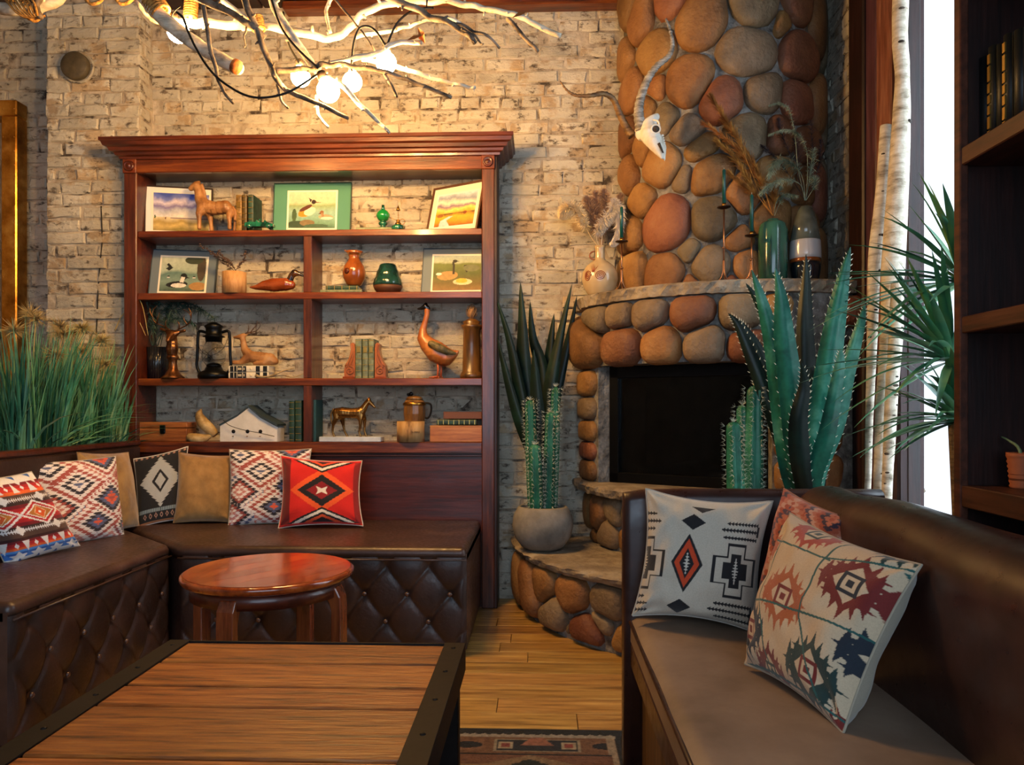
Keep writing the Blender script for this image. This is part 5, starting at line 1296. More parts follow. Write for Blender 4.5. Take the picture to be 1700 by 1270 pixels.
# ================================================================ branch chandelier
def chandelier():
    Y0 = 2.8; b = at(530, 5, Y0); b.z = CEIL
    t = thing('branch_chandelier', 'rustic chandelier of pale birch branches with five lit globe bulbs and black flex', 'chandelier', b)
    r = random.Random(77)
    def Br(pts, r0, r1, m='birch', dy=0.0, n=8, name='branch', slope=0.0, knots=True):
        P = [at(p[0], p[1], Y0+dy+slope*i/(len(pts)-1)) for i, p in enumerate(pts)]
        P = smooth_path(P, 5); N = len(P); k = Y0/F_
        P = [p+Vector((0, .03*noise.noise(Vector((i*.3, dy*9, 1))), 0)) for i, p in enumerate(P)]
        rs = [(r0+(r1-r0)*i/(N-1))*k*(1+.12*noise.noise(Vector((i*1.1, dy*31, 5)))) for i in range(N)]
        g = G().tube(P, rs, n)
        if knots:
            for i in range(3, N-1, 4):
                d = Vector((r.uniform(-1, 1), r.uniform(-1, 0), r.uniform(-1, 1))).normalized(); g.tube([P[i], P[i]+d*rs[i]*2.2], [rs[i]*.6, rs[i]*.25], 5)
        return g.build(name, M[m], t, world=True)
    Br([(232, 2), (253, 28), (285, 33), (316, 38), (360, 40), (402, 43), (432, 44), (481, 50), (529, 61), (562, 60), (584, 42), (601, 23), (643, 7), (685, 2), (724, 3), (772, 6), (814, 16), (860, 27), (885, 39), (931, 60)], 9, 4.5, dy=.12)
    o = Br([(236, -12), (262, 22), (300, 55), (345, 86), (395, 112)], 13, 11, dy=-.02, n=12, knots=False)
    q = at(388, 108, Y0-.04); G().tube([q, at(396, 113, Y0-.04)], .026, 12).build('cut_end', mat('orange_bark', 'a85a1c', .8, ramp=[(.4, '6a3410'), (.6, 'b5672a')], nz=(20, 4, (1, 1, 1))), t, world=True)
    Br([(640, -6), (691, 16), (727, 32), (766, 49), (788, 71)], 6, 4, 'twig', dy=-.1)
    Br([(727, 32), (766, 43), (798, 55), (829, 77)], 3, 2, 'twig', dy=-.1); Br([(766, 47), (787, 60), (802, 73)], 2.5, 1.5, 'twig', dy=-.1)
    Br([(843, 32), (869, 61), (893, 86)], 4, 3, 'twig', dy=.08)
    Br([(591, 61), (643, 53), (675, 44), (701, 34), (737, 31), (766, 40)], 4, 2.5, dy=.04)
    Br([(452, -6), (458, 16), (484, 58), (513, 100), (529, 122), (536, 134)], 7, 6, dy=-.06)
    Br([(404, -8), (410, 10), (429, 58), (449, 110), (465, 139), (487, 155), (529, 172), (578, 196)], 6, 3, 'twig', dy=-.14)
    Br([(458, 118), (497, 116), (526, 112), (546, 107), (581, 108), (627, 117), (669, 129), (707, 146), (750, 163)], 5, 3, 'twig', dy=-.08)
    Br([(540, 110), (594, 97), (633, 87), (659, 71), (699, 68)], 5, 3.5, dy=-.04)
    Br([(602, 99), (659, 112), (707, 126), (756, 139), (788, 145)], 4, 3, dy=.03)
    Br([(540, 127), (572, 146), (601, 178), (627, 201), (646, 220)], 5, 2.5, dy=-.1)
    Br([(526, 160), (529, 191), (546, 212)], 3, 2, dy=-.05); Br([(639, 124), (650, 142), (659, 161)], 3, 2, 'twig', dy=-.07)
    Br([(322, -6), (379, 20), (415, 40), (437, 60)], 6, 5, 'twig', dy=-.12); Br([(338, 10), (347, 71), (359, 121), (369, 149), (387, 171)], 4, 2.2, 'twig', dy=-.16)
    Br([(552, -4), (542, 20), (549, 55)], 3.5, 2.5, dy=.02); Br([(550, -8), (581, 29), (607, 61), (623, 87)], 2, 1.4, 'twig', dy=-.03)
    Br([(460, 140), (468, 168), (478, 178)], 2.4, 1.6, 'twig', dy=-.12); Br([(432, 45), (408, 30), (370, 2)], 4, 5, dy=.1); Br([(410, 42), (407, 60), (404, 78)], 2, 1, 'twig', dy=-.1, knots=False)
    Br([(0, 12), (30, 20), (70, 14), (110, -8)], 12, 10, dy=.3)
    Br([(70, -10), (58, 8), (66, 28)], 6, 5, 'twig', dy=.2)
    g = G()
    for (px, py, a) in ((863, 24, .4), (417, 35, 1.2), (700, 60, 2.0), (88+600, 63, .3)):
        c = at(px, py, Y0-.1); d = Vector((math.cos(a), 0, math.sin(a))); s = Vector((-d.z, .4, d.x)).normalized()
        g.add([c-d*.03, c+s*.014, c+d*.035, c-s*.014+Vector((0, -.012, 0)), c+Vector((0, .004, 0))], [(0, 4, 1), (1, 4, 2), (2, 4, 3), (3, 4, 0)])
    g.build('dry_leaf', mat('dry_leaf', '9a5a22', .7), t, world=True, kind='stuff')
    # flex
    def cord(pts, dy=0, r_=.0042):
        G().tube(smooth_path([at(p[0], p[1], Y0+dy) for p in pts], 6), r_, 8).build('flex', M['cordmat'], t, world=True)
    cord([(448, -10), (465, 42), (491, 78), (529, 114)], -.1); cord([(293, 20), (304, 30), (312, 52), (326, 81), (344, 110), (367, 134), (405, 157), (439, 162), (481, 152), (526, 124)], -.18)
    cord([(470, 20), (476, 58), (481, 78), (497, 104)], -.03); cord([(584, 118), (584, 100), (588, 68), (597, 47), (612, 44), (626, 54), (640, 76)], -.05); cord([(643, 74), (659, 39), (685, 18), (720, 13)], -.04)
    cord([(708, 18), (709, -4)], .0, .003); cord([(288, 45), (284, 30), (290, 18), (300, 10)], -.04, .002)
    # bulbs
    for i, (px, py, r_, dy, spx, spy) in enumerate([(296, 53, 18, .03, 288, 30), (499, 128, 16, .15, 497, 106), (545, 151, 19, -.1, 535, 127), (585, 136, 16, .18, 585, 117), (641, 104, 17, .0, 642, 78)]):
        Y = Y0+dy; c = at(px, py, Y); rr = r_*Y/F_; s = at(spx, spy, Y); ax = (s-c).normalized()
        q = ax.to_track_quat('Z', 'Y').to_matrix()
        g = G(); prof = [(0, -rr)]+[(rr*math.sin(a), -rr*math.cos(a)) for a in [PI*k/14 for k in range(1, 12)]]+[(rr*.42, rr*.95), (rr*.38, rr*1.15), (0, rr*1.15)]
        g.lathe(prof, n=24); g.v = [tuple(q @ Vector(v)+c) for v in g.v]; g.build('bulb', M['bulb'], t, world=True)
        g = G(); g.lathe([(0, rr*1.1), (rr*.42, rr*1.1), (rr*.44, rr*1.7), (rr*.3, rr*1.85), (0, rr*1.9)], n=16); g.v = [tuple(q @ Vector(v)+c) for v in g.v]; g.build('socket', mat('aged_socket', '3a2f28', .5, .6), t, world=True)
    # jute rope lashings
    def coil(p0, p1, R, turns, dy, rr=.006):
        a, b_ = at(*p0, Y0+dy), at(*p1, Y0+dy); ax = (b_-a); L_ = ax.length; ax.normalize(); u = ax.orthogonal().normalized(); v = ax.cross(u); n = turns*14
        G().tube([a+ax*L_*i/n+(u*math.cos(2*PI*i/14)+v*math.sin(2*PI*i/14))*R for i in range(n+1)], rr, 5).build('rope_lashing', M['rope'], t, world=True)
    coil((240, -16), (268, 22), .036, 9, -.02); coil((318, 2), (316, 30), .022, 7, .1); coil((424, 28), (430, 50), .024, 6, .1); coil((20, 6), (60, 24), .03, 6, .3)
    for i in range(7):
        G().tube(smooth_path([at(2+i*7, -14, Y0+.2), at(16+i*7, 8, Y0+.19-i*.004), at(36+i*4.5, 26, Y0+.2), at(66+i*1.5, 30-i*.6, Y0+.22)], 5), .0048, 6).build('rope_strand', M['rope'], t, world=True)
    for x in (150, 200):
        G().tube(smooth_path([at(x-14, -10, Y0+.1), at(x, 6, Y0+.1), at(x+16, 2, Y0+.1), at(x+24, -10, Y0+.1)], 5), .007, 6).build('rope_strand', M['rope'], t, world=True)
    # suspension rods to the ceiling
    for px in (300, 560, 800):
        p = at(px, -5, Y0+.1); G().tube([(p.x, p.y, p.z), (p.x, p.y, CEIL)], .004, 6).build('hanger', M['steel'], t, world=True)
chandelier()

def wall_bits():
    c = at(127, 111, P_Y-.02); t = thing('wall_cap', 'round dark brown cap plate high on the brick pilaster', 'cap', (c.x, P_Y, c.z))
    R = 23*P_Y/F_; g = G(); g.lathe([(0, .05), (R*.93, .05), (R, .044), (R, 0)], n=40); g.v = [(v[0], -v[2], v[1]) for v in g.v]; g.build('disc', mat('brown_disc', '4d4433', .6, ramp=[(.3, '3f3829'), (.7, '5a503c')], nz=(30, 5, (1, 1, 1)), bump=(200, .3, .003)), t)
    g = G(); g.lathe([(R*1.04, .0), (R*1.18, .006), (R*1.2, .016), (R*1.1, .02), (R*1.02, .014)], n=40); g.v = [(v[0]+.006, -v[2], v[1]) for v in g.v]; g.build('plaster_ring', M['brick'], t)
    # brass framed mirror at far left
    Y = 3.93; x1 = at(27, 340, Y).x; z1 = at(20, 165, Y).z; z0 = .85; W_ = .75; fw = .085
    t = thing('brass_mirror', 'large riveted brass framed mirror at the far left wall, above the grasses', 'mirror', (x1-W_/2, Y_B, z0))
    for nm, c, d in (('frame_rail', (x1-W_/2, Y+.045, z1-fw/2), (W_, .09, fw)), ('frame_rail', (x1-W_/2, Y+.045, z0+fw/2), (W_, .09, fw)), ('frame_stile', (x1-fw/2, Y+.045, (z0+z1)/2), (fw, .09, z1-z0-2*fw)), ('frame_stile', (x1-W_+fw/2, Y+.045, (z0+z1)/2), (fw, .09, z1-z0-2*fw))):
        G().box(c, d, bev=.006).build(nm, M['brass'], t, world=True)
    i = 0; z = z1-.05; g = G()
    while z > z0:
        for dx in (.012, fw-.012): g.ball((x1-dx, Y, z), .004, 6, (1, .5, 1))
        z -= .075
    g.build('rivet', M['brass'], t, world=True, kind='stuff')
    G().box((x1-W_/2, Y+.06, (z0+z1)/2), (W_-2*fw+.01, .01, z1-z0-2*fw+.01)).build('mirror_glass', mat('mirror_glass', '8a8890', .04, 1), t, world=True)
wall_bits()

# ================================================================ pictures
def scenic(n, kind):
    c = Canvas(n, 'dddddd'); U, V = c.U, c.V
    fb = np.zeros(U.shape); rs = np.random.RandomState(abs(hash(kind)) % 1000 if False else {'desert': 1, 'sunset': 2, 'ducks': 3, 'loon': 4, 'geese': 5}[kind])
    for o in range(1, 6):
        k = 2**o; a = rs.rand(k+2, k*2+2); x = U*k*2; y = V*k; xi = x.astype(int); yi = y.astype(int); fx = x-xi; fy = y-yi; fx = fx*fx*(3-2*fx); fy = fy*fy*(3-2*fy)
        yi = np.clip(yi, 0, k); xi = np.clip(xi, 0, k*2)
        fb += (a[yi, xi]*(1-fx)*(1-fy)+a[yi, xi+1]*fx*(1-fy)+a[np.minimum(yi+1, k+1), xi]*(1-fx)*fy+a[np.minimum(yi+1, k+1), xi+1]*fx*fy)/2**o
    def grad(m, stops, t):
        ps = [s[0] for s in stops]; cs = np.array([lin(s[1]) for s in stops])
        for k in range(3): c.c[..., k][m] = np.interp(t[m], ps, cs[:, k])
    def blob(cx, cy, a, b, h, rot=0): 
        x = (U-cx)*math.cos(rot)+(V-cy)*math.sin(rot); y = -(U-cx)*math.sin(rot)+(V-cy)*math.cos(rot); c.fill((x/a)**2+(y/b)**2 < 1, h)
    if kind == 'desert':
        t_ = V+(fb-.5)*.45-(U-.4)*.1; grad(V > .36, [(.3, 'e8e2d6'), (.5, 'b9bccb'), (.6, '7d74a8'), (.72, 'd9cfe0'), (.85, '6f7cc4'), (1, '3f55b0')], t_)
        t_ = V*2.4+(fb-.5)*.5; grad(V <= .36, [(0, '8a7a3c'), (.3, 'c9ad68'), (.5, 'a98f4a'), (.8, 'd9c9a0')], t_); c.fill((np.abs(V-.34) < .015) & (U > .3), '7a6a8a')
        blob(.22, .33, .012, .035, '6e3f34'); blob(.03, .36, .015, .05, '3f5a34')
    if kind == 'sunset':
        t_ = V+(fb-.5)*.35; grad(V > .4, [(.38, 'f0a030'), (.5, 'f3cf6a'), (.6, '7d6a8a'), (.7, 'e9dfc8'), (.85, '8a93a8'), (1, 'b9c9d8')], t_)
        t_ = V*2.2+(fb-.5)*.5; grad(V <= .4, [(0, '9a5a14'), (.3, 'd98f1c'), (.6, 'e9a92a'), (.85, '6a4a1a')], t_)
        c.poly([(.12, 0), (.40, 0), (.30, .18), (.45, .30), (.36, .31), (.14, .18)], 'd4c9d0'); blob(.75, .38, .05, .05, '7a3a14'); blob(.12, .34, .08, .05, '8a5a1c')
    if kind == 'ducks':
        t_ = V+(fb-.5)*.12; grad(V > -1, [(0, '2f5a44'), (.15, '6f9c86'), (.4, '8fb8ac'), (.6, '8fa878'), (.68, 'c9cfa8'), (1, 'd8d6b8')], t_)
        blob(.18, .1, .2, .1, '2f4a38'); blob(.4, .14, .16, .09, '7a6a4a'); blob(.12, .35, .05, .18, '3f5a3a'); blob(.6, .06, .25, .05, '3f5f4a')
        blob(.38, .45, .2, .12, 'd98a24', .6); blob(.45, .46, .14, .10, 'ece3c4', .7); blob(.36, .55, .16, .05, '5a2f22', .6); blob(.53, .72, .05, .06, '2a1814'); c.poly([(.56, .73), (.68, .70), (.56, .69)], '5a3a20'); c.poly([(.49, .78), (.42, .84), (.46, .70)], '2a1814')
        blob(.80, .30, .16, .07, 'b09a78', -.1); blob(.82, .27, .13, .04, 'ddd6c4'); blob(.71, .42, .045, .06, '8a5a34'); c.line((.74, .31), (.71, .42), .05, '9a7a58'); c.poly([(.68, .42), (.62, .38), (.69, .39)], '4a3420')
    if kind == 'loon':
        t_ = V+(fb-.5)*.2; grad(V > -1, [(0, '3f5548'), (.3, '7d9688'), (.5, '5d7d74'), (.6, 'a8b8a4'), (1, 'c2ccb8')], t_)
        blob(.9, .7, .10, .4, '4a3f30'); blob(.72, .92, .2, .12, '3a4434'); blob(.85, .15, .2, .12, 'a8824e')
        blob(.38, .2, .24, .09, '1a1c1e', .1); blob(.42, .17, .17, .065, 'e6e2d8'); blob(.52, .43, .075, .10, '121a18'); c.poly([(.57, .45), (.66, .38), (.56, .38)], '20201e'); c.line((.48, .26), (.51, .42), .09, 'dfdcd2')
        for (x, y) in ((.18, .42), (.75, .42)): blob(x, y, .03, .035, '1a1c1e'); blob(x, y-.02, .035, .02, 'd8d6cc')
        c.poly([(.16, .82), (.24, .72), (.19, .65), (.12, .78)], '1c211f'); c.poly([(.10, .66), (.19, .73), (.27, .69), (.18, .60)], '1c211f')
    if kind == 'geese':
        t_ = V+(fb-.5)*.15; grad(V > -1, [(0, '8a6a3a'), (.2, '6b5c2a'), (.45, '53602c'), (.75, '6d7a3c'), (.8, 'a9b59a'), (1, '9fb0ae')], t_)
        blob(.3, .42, .22, .13, 'a98a52', .15); blob(.12, .47, .06, .04, 'e6dfcc'); c.line((.43, .46), (.42, .82), .045, '1c1712'); blob(.45, .84, .05, .045, '1c1712'); c.poly([(.48, .86), (.55, .83), (.48, .82)], '14110e')
        c.line((.70, .52), (.68, .66), .035, '1c1712'); blob(.68, .69, .045, .04, '1c1712'); blob(.80, .64, .17, .1, '6d7352')
        blob(.62, .24, .2, .09, 'd9d2a8'); blob(.6, .27, .12, .07, 'e3b53a')
    return c
def picture(label, corners, frame_w, frame_col, mat_col, win, kind, depth=.022, bevcol=None, n=90, glass=True):
    TL, TR, BR, BL = [Vector(c_) for c_ in corners]; base = (BL+BR)/2; t = thing('framed_picture', label, 'picture', base, group='framed pictures on the bookcase')
    nr = (TR-TL+BR-BL).cross(TL-BL+TR-BR).normalized()
    if nr.y > 0: nr = -nr
    def P(u, v, d): return BL*(1-u)*(1-v)+BR*u*(1-v)+TR*u*v+TL*(1-u)*v+nr*d-base
    w_ = (BR-BL).length; h_ = (TL-BL).length; fu, fv = frame_w/w_, frame_w/h_
    for (u0, v0, u1, v1) in ((0, 0, 1, fv), (0, 1-fv, 1, 1), (0, fv, fu, 1-fv), (1-fu, fv, 1, 1-fv)):
        vs = [P(u, v, d) for d in (-depth, .0) for (u, v) in ((u0, v0), (u1, v0), (u1, v1), (u0, v1))]
        G().add(vs, [(0, 3, 2, 1), (4, 5, 6, 7), (0, 1, 5, 4), (1, 2, 6, 5), (2, 3, 7, 6), (3, 0, 4, 7)]).build('frame_bar', frame_col, t)
    vs = [P(u, v, d) for d in (-depth, -.006) for (u, v) in ((fu, fv), (1-fu, fv), (1-fu, 1-fv), (fu, 1-fv))]
    G().add(vs, [(0, 3, 2, 1), (4, 5, 6, 7), (0, 1, 5, 4), (1, 2, 6, 5), (2, 3, 7, 6), (3, 0, 4, 7)]).build('mount_board', mat('mount_'+mat_col, mat_col, .8), t)
    a, b_, c_, d_ = win
    e = .010
    eu, ev = e/w_, e/h_
    G().add([P(u, v, -.0045) for (u, v) in ((a-eu, b_-ev), (c_+eu, b_-ev), (c_+eu, d_+ev), (a-eu, d_+ev))], [(0, 1, 2, 3)]).build('inner_mount', mat('mount_inner', bevcol or 'e6dfcc', .8), t)
    cv = scenic(n, kind); N = n; vs = [P(a+(c_-a)*i/N, b_+(d_-b_)*j/N, -.003) for j in range(N+1) for i in range(N+1)]
    g = G().add(vs, [(j*(N+1)+i, j*(N+1)+i+1, (j+1)*(N+1)+i+1, (j+1)*(N+1)+i) for j in range(N) for i in range(N)])
    o = g.build('print', mat('picture_print', 'ffffff', .6, attr=True, ramp=[(.3, 'e0e0e0'), (.7, 'ffffff')], nz=(50, 3, (1, 1, 1))), t)
    ca = o.data.color_attributes.new('Col', 'FLOAT_COLOR', 'POINT'); ar = np.ones((len(vs), 4)); ar[:, :3] = cv.c.reshape(-1, 3); ca.data.foreach_set('color', ar.ravel())
    return t
fd = mat('frame_dark_wood', '2a1a12', .4); fk = mat('frame_black', '14120f', .4); fo = mat('frame_walnut', '4a2a16', .45); fg = mat('frame_greenish', '2c4a42', .5); fb = mat('frame_slate', '36434a', .5)
Zs = [at(510, p, 3.9).z for p in (381, 485, 628, 734)]
SZ = [at(510, 381, S_Y).z, at(510, 485, S_Y).z, at(510, 628, S_Y).z, at(510, 734, S_Y).z]
def onshelf(row, px, Y):   # point standing on a shelf at image column px and depth Y
    p = at(px, 500, Y); return Vector((p.x, Y, SZ[row]+.001))
def pc(row, x0, x1, ytop0, ytop1, Yb0, Yb1, Yt0, Yt1, xt0=None, xt1=None):
    Yt1 = Yt0+Yb1-Yb0; BL, BR = onshelf(row, x0, Yb0), onshelf(row, x1, Yb1)
    return [at(xt0 if xt0 is not None else x0, ytop0, Yt0), at(xt1 if xt1 is not None else x1, ytop1, Yt1), BR, BL]
picture('white-mounted print of a wide desert landscape, top shelf behind the carved animal', pc(0, 239, 352, 307, 313, 3.90, 3.97, 3.93, 4.01, 240, 353), .006, fd, 'dcdad4', (.13, .08, .95, .86), 'desert')
picture('print of two diving birds with a wide green mount, top shelf centre', pc(0, 452, 581, 304, 302, 3.93, 3.96, 4.0, 4.01, 455, 584), .004, fg, '4d8570', (.20, .12, .80, .82), 'ducks')
picture('print of an orange sunset field in a pale mount and dark frame, top shelf right', pc(0, 706, 791, 313, 297, 3.98, 3.88, 4.02, 3.93, 720, 805), .010, fo, 'd6cdba', (.14, .14, .90, .80), 'sunset')
picture('print of a black-headed water bird in a slate blue mount, second shelf left', pc(1, 245, 355, 413, 417, 3.93, 3.96, 4.0, 4.02, 253, 362), .003, fb, '66737a', (.16, .10, .84, .84), 'loon')
picture('print of two long-necked geese in a grey mount, second shelf right', pc(1, 698, 799, 412, 412, 3.96, 3.93, 4.02, 3.99, 703, 800), .003, fb, '6f7b80', (.19, .09, .99, .84), 'geese')

# ================================================================ books
def book(label, loc, th, h, dp, col, bands=4, rot=(0, 0, 0), group=None, gilt='gilt', label_patch=None):
    t = thing('book', label, 'book', loc, rot, group)
    G().box((0, dp/2+.004, h/2), (th-.005, dp-.010, h-.006)).build('pages', M['cream'], t)
    g = G(); g.box((-th/2+.0012, dp/2, h/2), (.0024, dp, h)); g.box((th/2-.0012, dp/2, h/2), (.0024, dp, h)); 
    n = 8; vs = []
    for z in (0, h):
        for i in range(n+1):
            a = PI*i/n; vs.append((-th/2*math.cos(a), -.004*math.sin(a), z))
        for i in range(n+1):
            a = PI*(n-i)/n; vs.append((-(th/2-.002)*math.cos(a), .002-.003*math.sin(a), z))
    m_ = 2*(n+1); g.add(vs, [(i, (i+1) % m_, m_+(i+1) % m_, m_+i) for i in range(m_)]+[tuple(range(m_))[::-1], tuple(range(m_, 2*m_))])
    g.build('cover', col, t)
    if bands:
        g = G()
        for i in range(bands+2):
            z = h*(.04+.92*i/(bands+1)); g.box((0, -.0035, z), (th*.86, .0024, .003))
        if label_patch: g.box((0, -.0036, h*.72), (th*.6, .0022, h*.14))
        g.build('gilt_bands', M[gilt], t, kind='stuff')
    return t
bgreen = mat('green_book_cloth', '1f3a2f', .5, ramp=[(.35, '142a22'), (.65, '2a4a3c')], nz=(30, 4, (1, 1, 1))); bbrown = mat('brown_gilt_leather', '6e5426', .45, ramp=[(.35, '4a3616'), (.65, '927038')], nz=(40, 4, (1, 1, 1)))
bolive = mat('olive_book_cloth', '5d6a54', .5, ramp=[(.35, '3f4c3c'), (.65, '7a8468')], nz=(30, 4, (1, 1, 1))); bblack = mat('black_book_cloth', '101214', .5); bteal = mat('teal_book_cloth', '0f3c40', .6); bwhite = mat('cream_book_cloth', 'cfc8b4', .6)
k9 = 3.9/F_
def std(row, x0, x1, ytop, Y, lab, col, group, **kw):
    a, b_ = at(x0, 500, Y).x, at(x1, 500, Y).x; h = at(x0, ytop, Y).z-SZ[row]
    return book(lab, Vector(((a+b_)/2, Y, SZ[row]+.001)), b_-a-.001, h, kw.pop('dp', .12), col, group=group, **kw)
g1 = 'old books on the top shelf'
std(0, 391.5, 401.5, 324, 3.89, 'tall brown book with gilt bands, leftmost beside the carved animal', bbrown, g1, bands=5, label_patch=1)
std(0, 402, 410, 324, 3.89, 'dark brown gilt book, middle one of three on the top shelf', mat('dark_brown_leather', '4a3a1c', .45), g1, bands=5)
std(0, 412, 421, 324, 3.885, 'brown book with green boards, rightmost of three on the top shelf', bgreen, g1, bands=5)
p = onshelf(0, 591, 3.90)
book('green book lying flat under the green globe lamp', (p.x, 3.9, p.z+.011), .022, .19, .11, bolive, 0, (0, PI/2, 0), 'books lying flat')
g2 = 'books lying flat'
p = onshelf(1, 532, 3.90); book('pale green book lying flat, lower of two under the brown jug', (p.x, 3.9, p.z+.0105), .02, 70*k9, .10, bolive, 0, (0, PI/2, 0), g2)
p = onshelf(1, 541, 3.91); book('dark green book lying flat, upper of two under the brown jug', (p.x, 3.91, p.z+.032), .022, 55*k9, .09, bgreen, 3, (0, PI/2, 0), g2)
p = onshelf(2, 380, 3.88)
for i, lab in enumerate(('black and cream spined book lying flat, bottom of two under the lying deer', 'black and cream spined book lying flat, top of two under the lying deer')):
    z = p.z+.0165+i*.0335; b_ = book(lab, (p.x, 3.88, z), .032, 68*k9, .10, bwhite, 0, (0, PI/2, 0), g2)
    g = G()
    for x0, x1 in ((.04, .12), (.14, .20), (.22, .34), (.36, .44), (.68, .78), (.86, .96)): g.box((0, -.0035, 68*k9*(x0+x1)/2), (.0285, .0034, 68*k9*(x1-x0)))
    g.build('spine_blocks', bblack, b_, kind='stuff'); g = G(); g.ball((0, -.0055, 68*k9*.56), .007, 8, (1, .2, 1))
    for x in (.25, .28, .31, .39): g.box((0, -.0056, 68*k9*x), (.012, .001, .0035))
    g.build('spine_print', M['cream'], b_, kind='stuff')
g3 = 'green volumes between the carved bookends'
for i, (x0, x1) in enumerate(((590, 600.5), (601.5, 611), (611.5, 621))):
    std(2, x0, x1, 563, 3.90, 'olive green gilt volume between carved bookends, %s of the three' % ('left', 'middle', 'right')[i], bolive, g3, bands=5, label_patch=1)
g4 = 'dark green books on the lowest shelf'
std(3, 480, 489, 666, 3.90, 'dark green banded book on the lowest shelf, left one beside the birdhouse', bgreen, g4, bands=5); std(3, 490, 501, 665, 3.90, 'dark green banded book on the lowest shelf, right one against the divider', bgreen, g4, bands=5)
std(3, 517.5, 525, 664, 3.885, 'teal book standing right of the divider on the lowest shelf', bteal, g4, bands=0)
# ================================================================ things on the bookcase shelves
carved = mat('carved_wood', '8a5e34', .5, ramp=[(.3, '5a3819'), (.5, '8f6238'), (.75, 'b58a58')], nz=(14, 5, (1, 1, 1)), bump=(60, .4, .004), coat=.1)
duckw = mat('duck_wood', '6e2f12', .22, ramp=[(.3, '431a08'), (.5, '7a3616'), (.7, '98502a')], nz=(5, 5, (1, 5, 5)), coat=.5)
goosew = mat('goose_wood', '97501f', .38, ramp=[(.3, '6a3412'), (.5, '9a5524'), (.75, 'bb7a40')], nz=(6, 5, (2, 2, 1)), coat=.2, bump=(50, .2, .003))
def fig(name, label, cat, row, bx, Y, group=None, sz=None):
    b = onshelf(row, bx, Y) if sz is None else Vector((at(bx, 500, Y).x, Y, sz)); t = thing(name, label, cat, b, group=group)
    def Q(px, py, dy=0, r=None):
        v = at(px, py, Y); x, z = v.x-b.x, v.z-b.z
        return (x, dy, z) if r is None else (x, dy, z, r*Y/F_)
    return t, Q, b
# carved standing animal (foal) top shelf
t, Q, b = fig('carved_animal', 'carved brown wooden foal figure standing in front of the desert print', 'figurine', 0, 352, 3.885)
N = [Q(357, 346, 0, 12), Q(340, 343, 0, 13), Q(332, 330, 0, 9), Q(330, 318, 0, 7.5), Q(326, 308, 0, 7), Q(317, 313, 0, 4.5), Q(374, 344, 0, 12), Q(383, 350, 0, 8),
     Q(333, 356, -.02, 5.5), Q(334, 368, -.022, 3.6), Q(334, 380, -.022, 3.8), Q(346, 356, .02, 5.5), Q(347, 368, .022, 3.6), Q(348, 380, .022, 3.8), Q(383, 362, -.02, 5), Q(384, 371, -.022, 3.3), Q(384, 380, -.022, 3.8), Q(389, 361, .02, 4.5), Q(388, 371, .022, 3.3), Q(387, 380, .022, 3.6), Q(330, 301, .008, 2)]
skin('body', N, [(0, 1), (1, 2), (2, 3), (3, 4), (4, 5), (0, 6), (6, 7), (1, 8), (8, 9), (9, 10), (1, 11), (11, 12), (12, 13), (7, 14), (14, 15), (15, 16), (7, 17), (17, 18), (18, 19), (4, 20)], carved, t)
G().tube(smooth_path([Q(334, 306, .0), Q(338, 318, .0), Q(341, 332, .0), Q(345, 340, 0)]), [.010]*13, 7, flat=.5).build('mane', carved, t)
G().tube(smooth_path([Q(386, 343, 0), Q(391, 352, 0), Q(390, 366, 0)]), .007, 7).build('tail', carved, t)
# small green car figurine
t, Q, b = fig('toy_car', 'small glossy green glass toy roadster in front of the brown books', 'toy', 0, 430, 3.86)
gg = mat('green_glass', '0e4a38', .12, coat=.6, spec=.8, ramp=[(.4, '0a2e24'), (.6, '1c6b52')], nz=(30, 2, (1, 1, 1)))
g = G(); pf = [(408, 377), (408, 371), (416, 369), (426, 370), (428, 366), (431, 370), (440, 370), (441, 366), (446, 370), (455, 373), (455, 377)]
g.prism([(Q(x, y)[0], Q(x, y)[2]) for x, y in pf], -.018, .018, smooth=False); g.build('car_body', gg, t)
for x in (415, 447):
    for dy in (-.022, .018): g = G(); c = Q(x, 376); g.tube([(c[0], dy, c[2]), (c[0], dy+.006, c[2])], .013, 14); g.build('wheel', gg, t)
g = G(); c = Q(432, 366); g.box((c[0], 0, c[2]), (.003, .03, .016), rot=Matrix.Rotation(.3, 3, 'Y')); g.build('windscreen', gg, t)
# green globe lamp on book
t, Q, b = fig('oil_lamp', 'miniature oil lamp with a green glass globe standing on a flat green book', 'lamp', 0, 636, 3.935, sz=SZ[0]+.0235)
kg = 3.935/F_
G().lathe([(0, 0), (9*kg, 0), (9*kg, .004), (5*kg, .008), (4.5*kg, .014), (7*kg, .02), (8*kg, .028), (5*kg, .036), (4*kg, .04)], n=20).build('base', gg, t)
G().lathe([(4*kg, .036), (8*kg, .044), (11.5*kg, .062), (11.5*kg, .074), (8*kg, .092), (3.6*kg, .100)], n=24).build('globe', mat('emerald_glass', '0c7a34', .08, coat=.8, spec=.9, ramp=[(.4, '075a24'), (.7, '1f9a48')], nz=(6, 2, (1, 1, 1))), t)
G().lathe([(3.6*kg, .098), (2.8*kg, .108), (2.4*kg, .124), (2.1*kg, .124)], n=16).build('chimney', gg, t)
t, Q, b = fig('finger_lamp', 'tiny green glass finger lamp with brass burner and wire handle, beside the globe lamp', 'lamp', 0, 661, 3.90)
G().lathe([(0, 0), (10*k9, 0), (11*k9, .01), (12*k9, .02), (9*k9, .03), (5*k9, .034), (0, .034)], n=22).build('font', gg, t)
G().lathe([(5*k9, .032), (5*k9, .042), (3*k9, .044), (3*k9, .056), (4*k9, .058), (0, .06)], n=16).build('burner', M['brass'], t)
G().tube([(.006+.014*math.cos(a)+.016, 0, .05+.014*math.sin(a)) for a in [2*PI*i/14 for i in range(15)]], .0016, 6).build('handle', M['brass'], t)
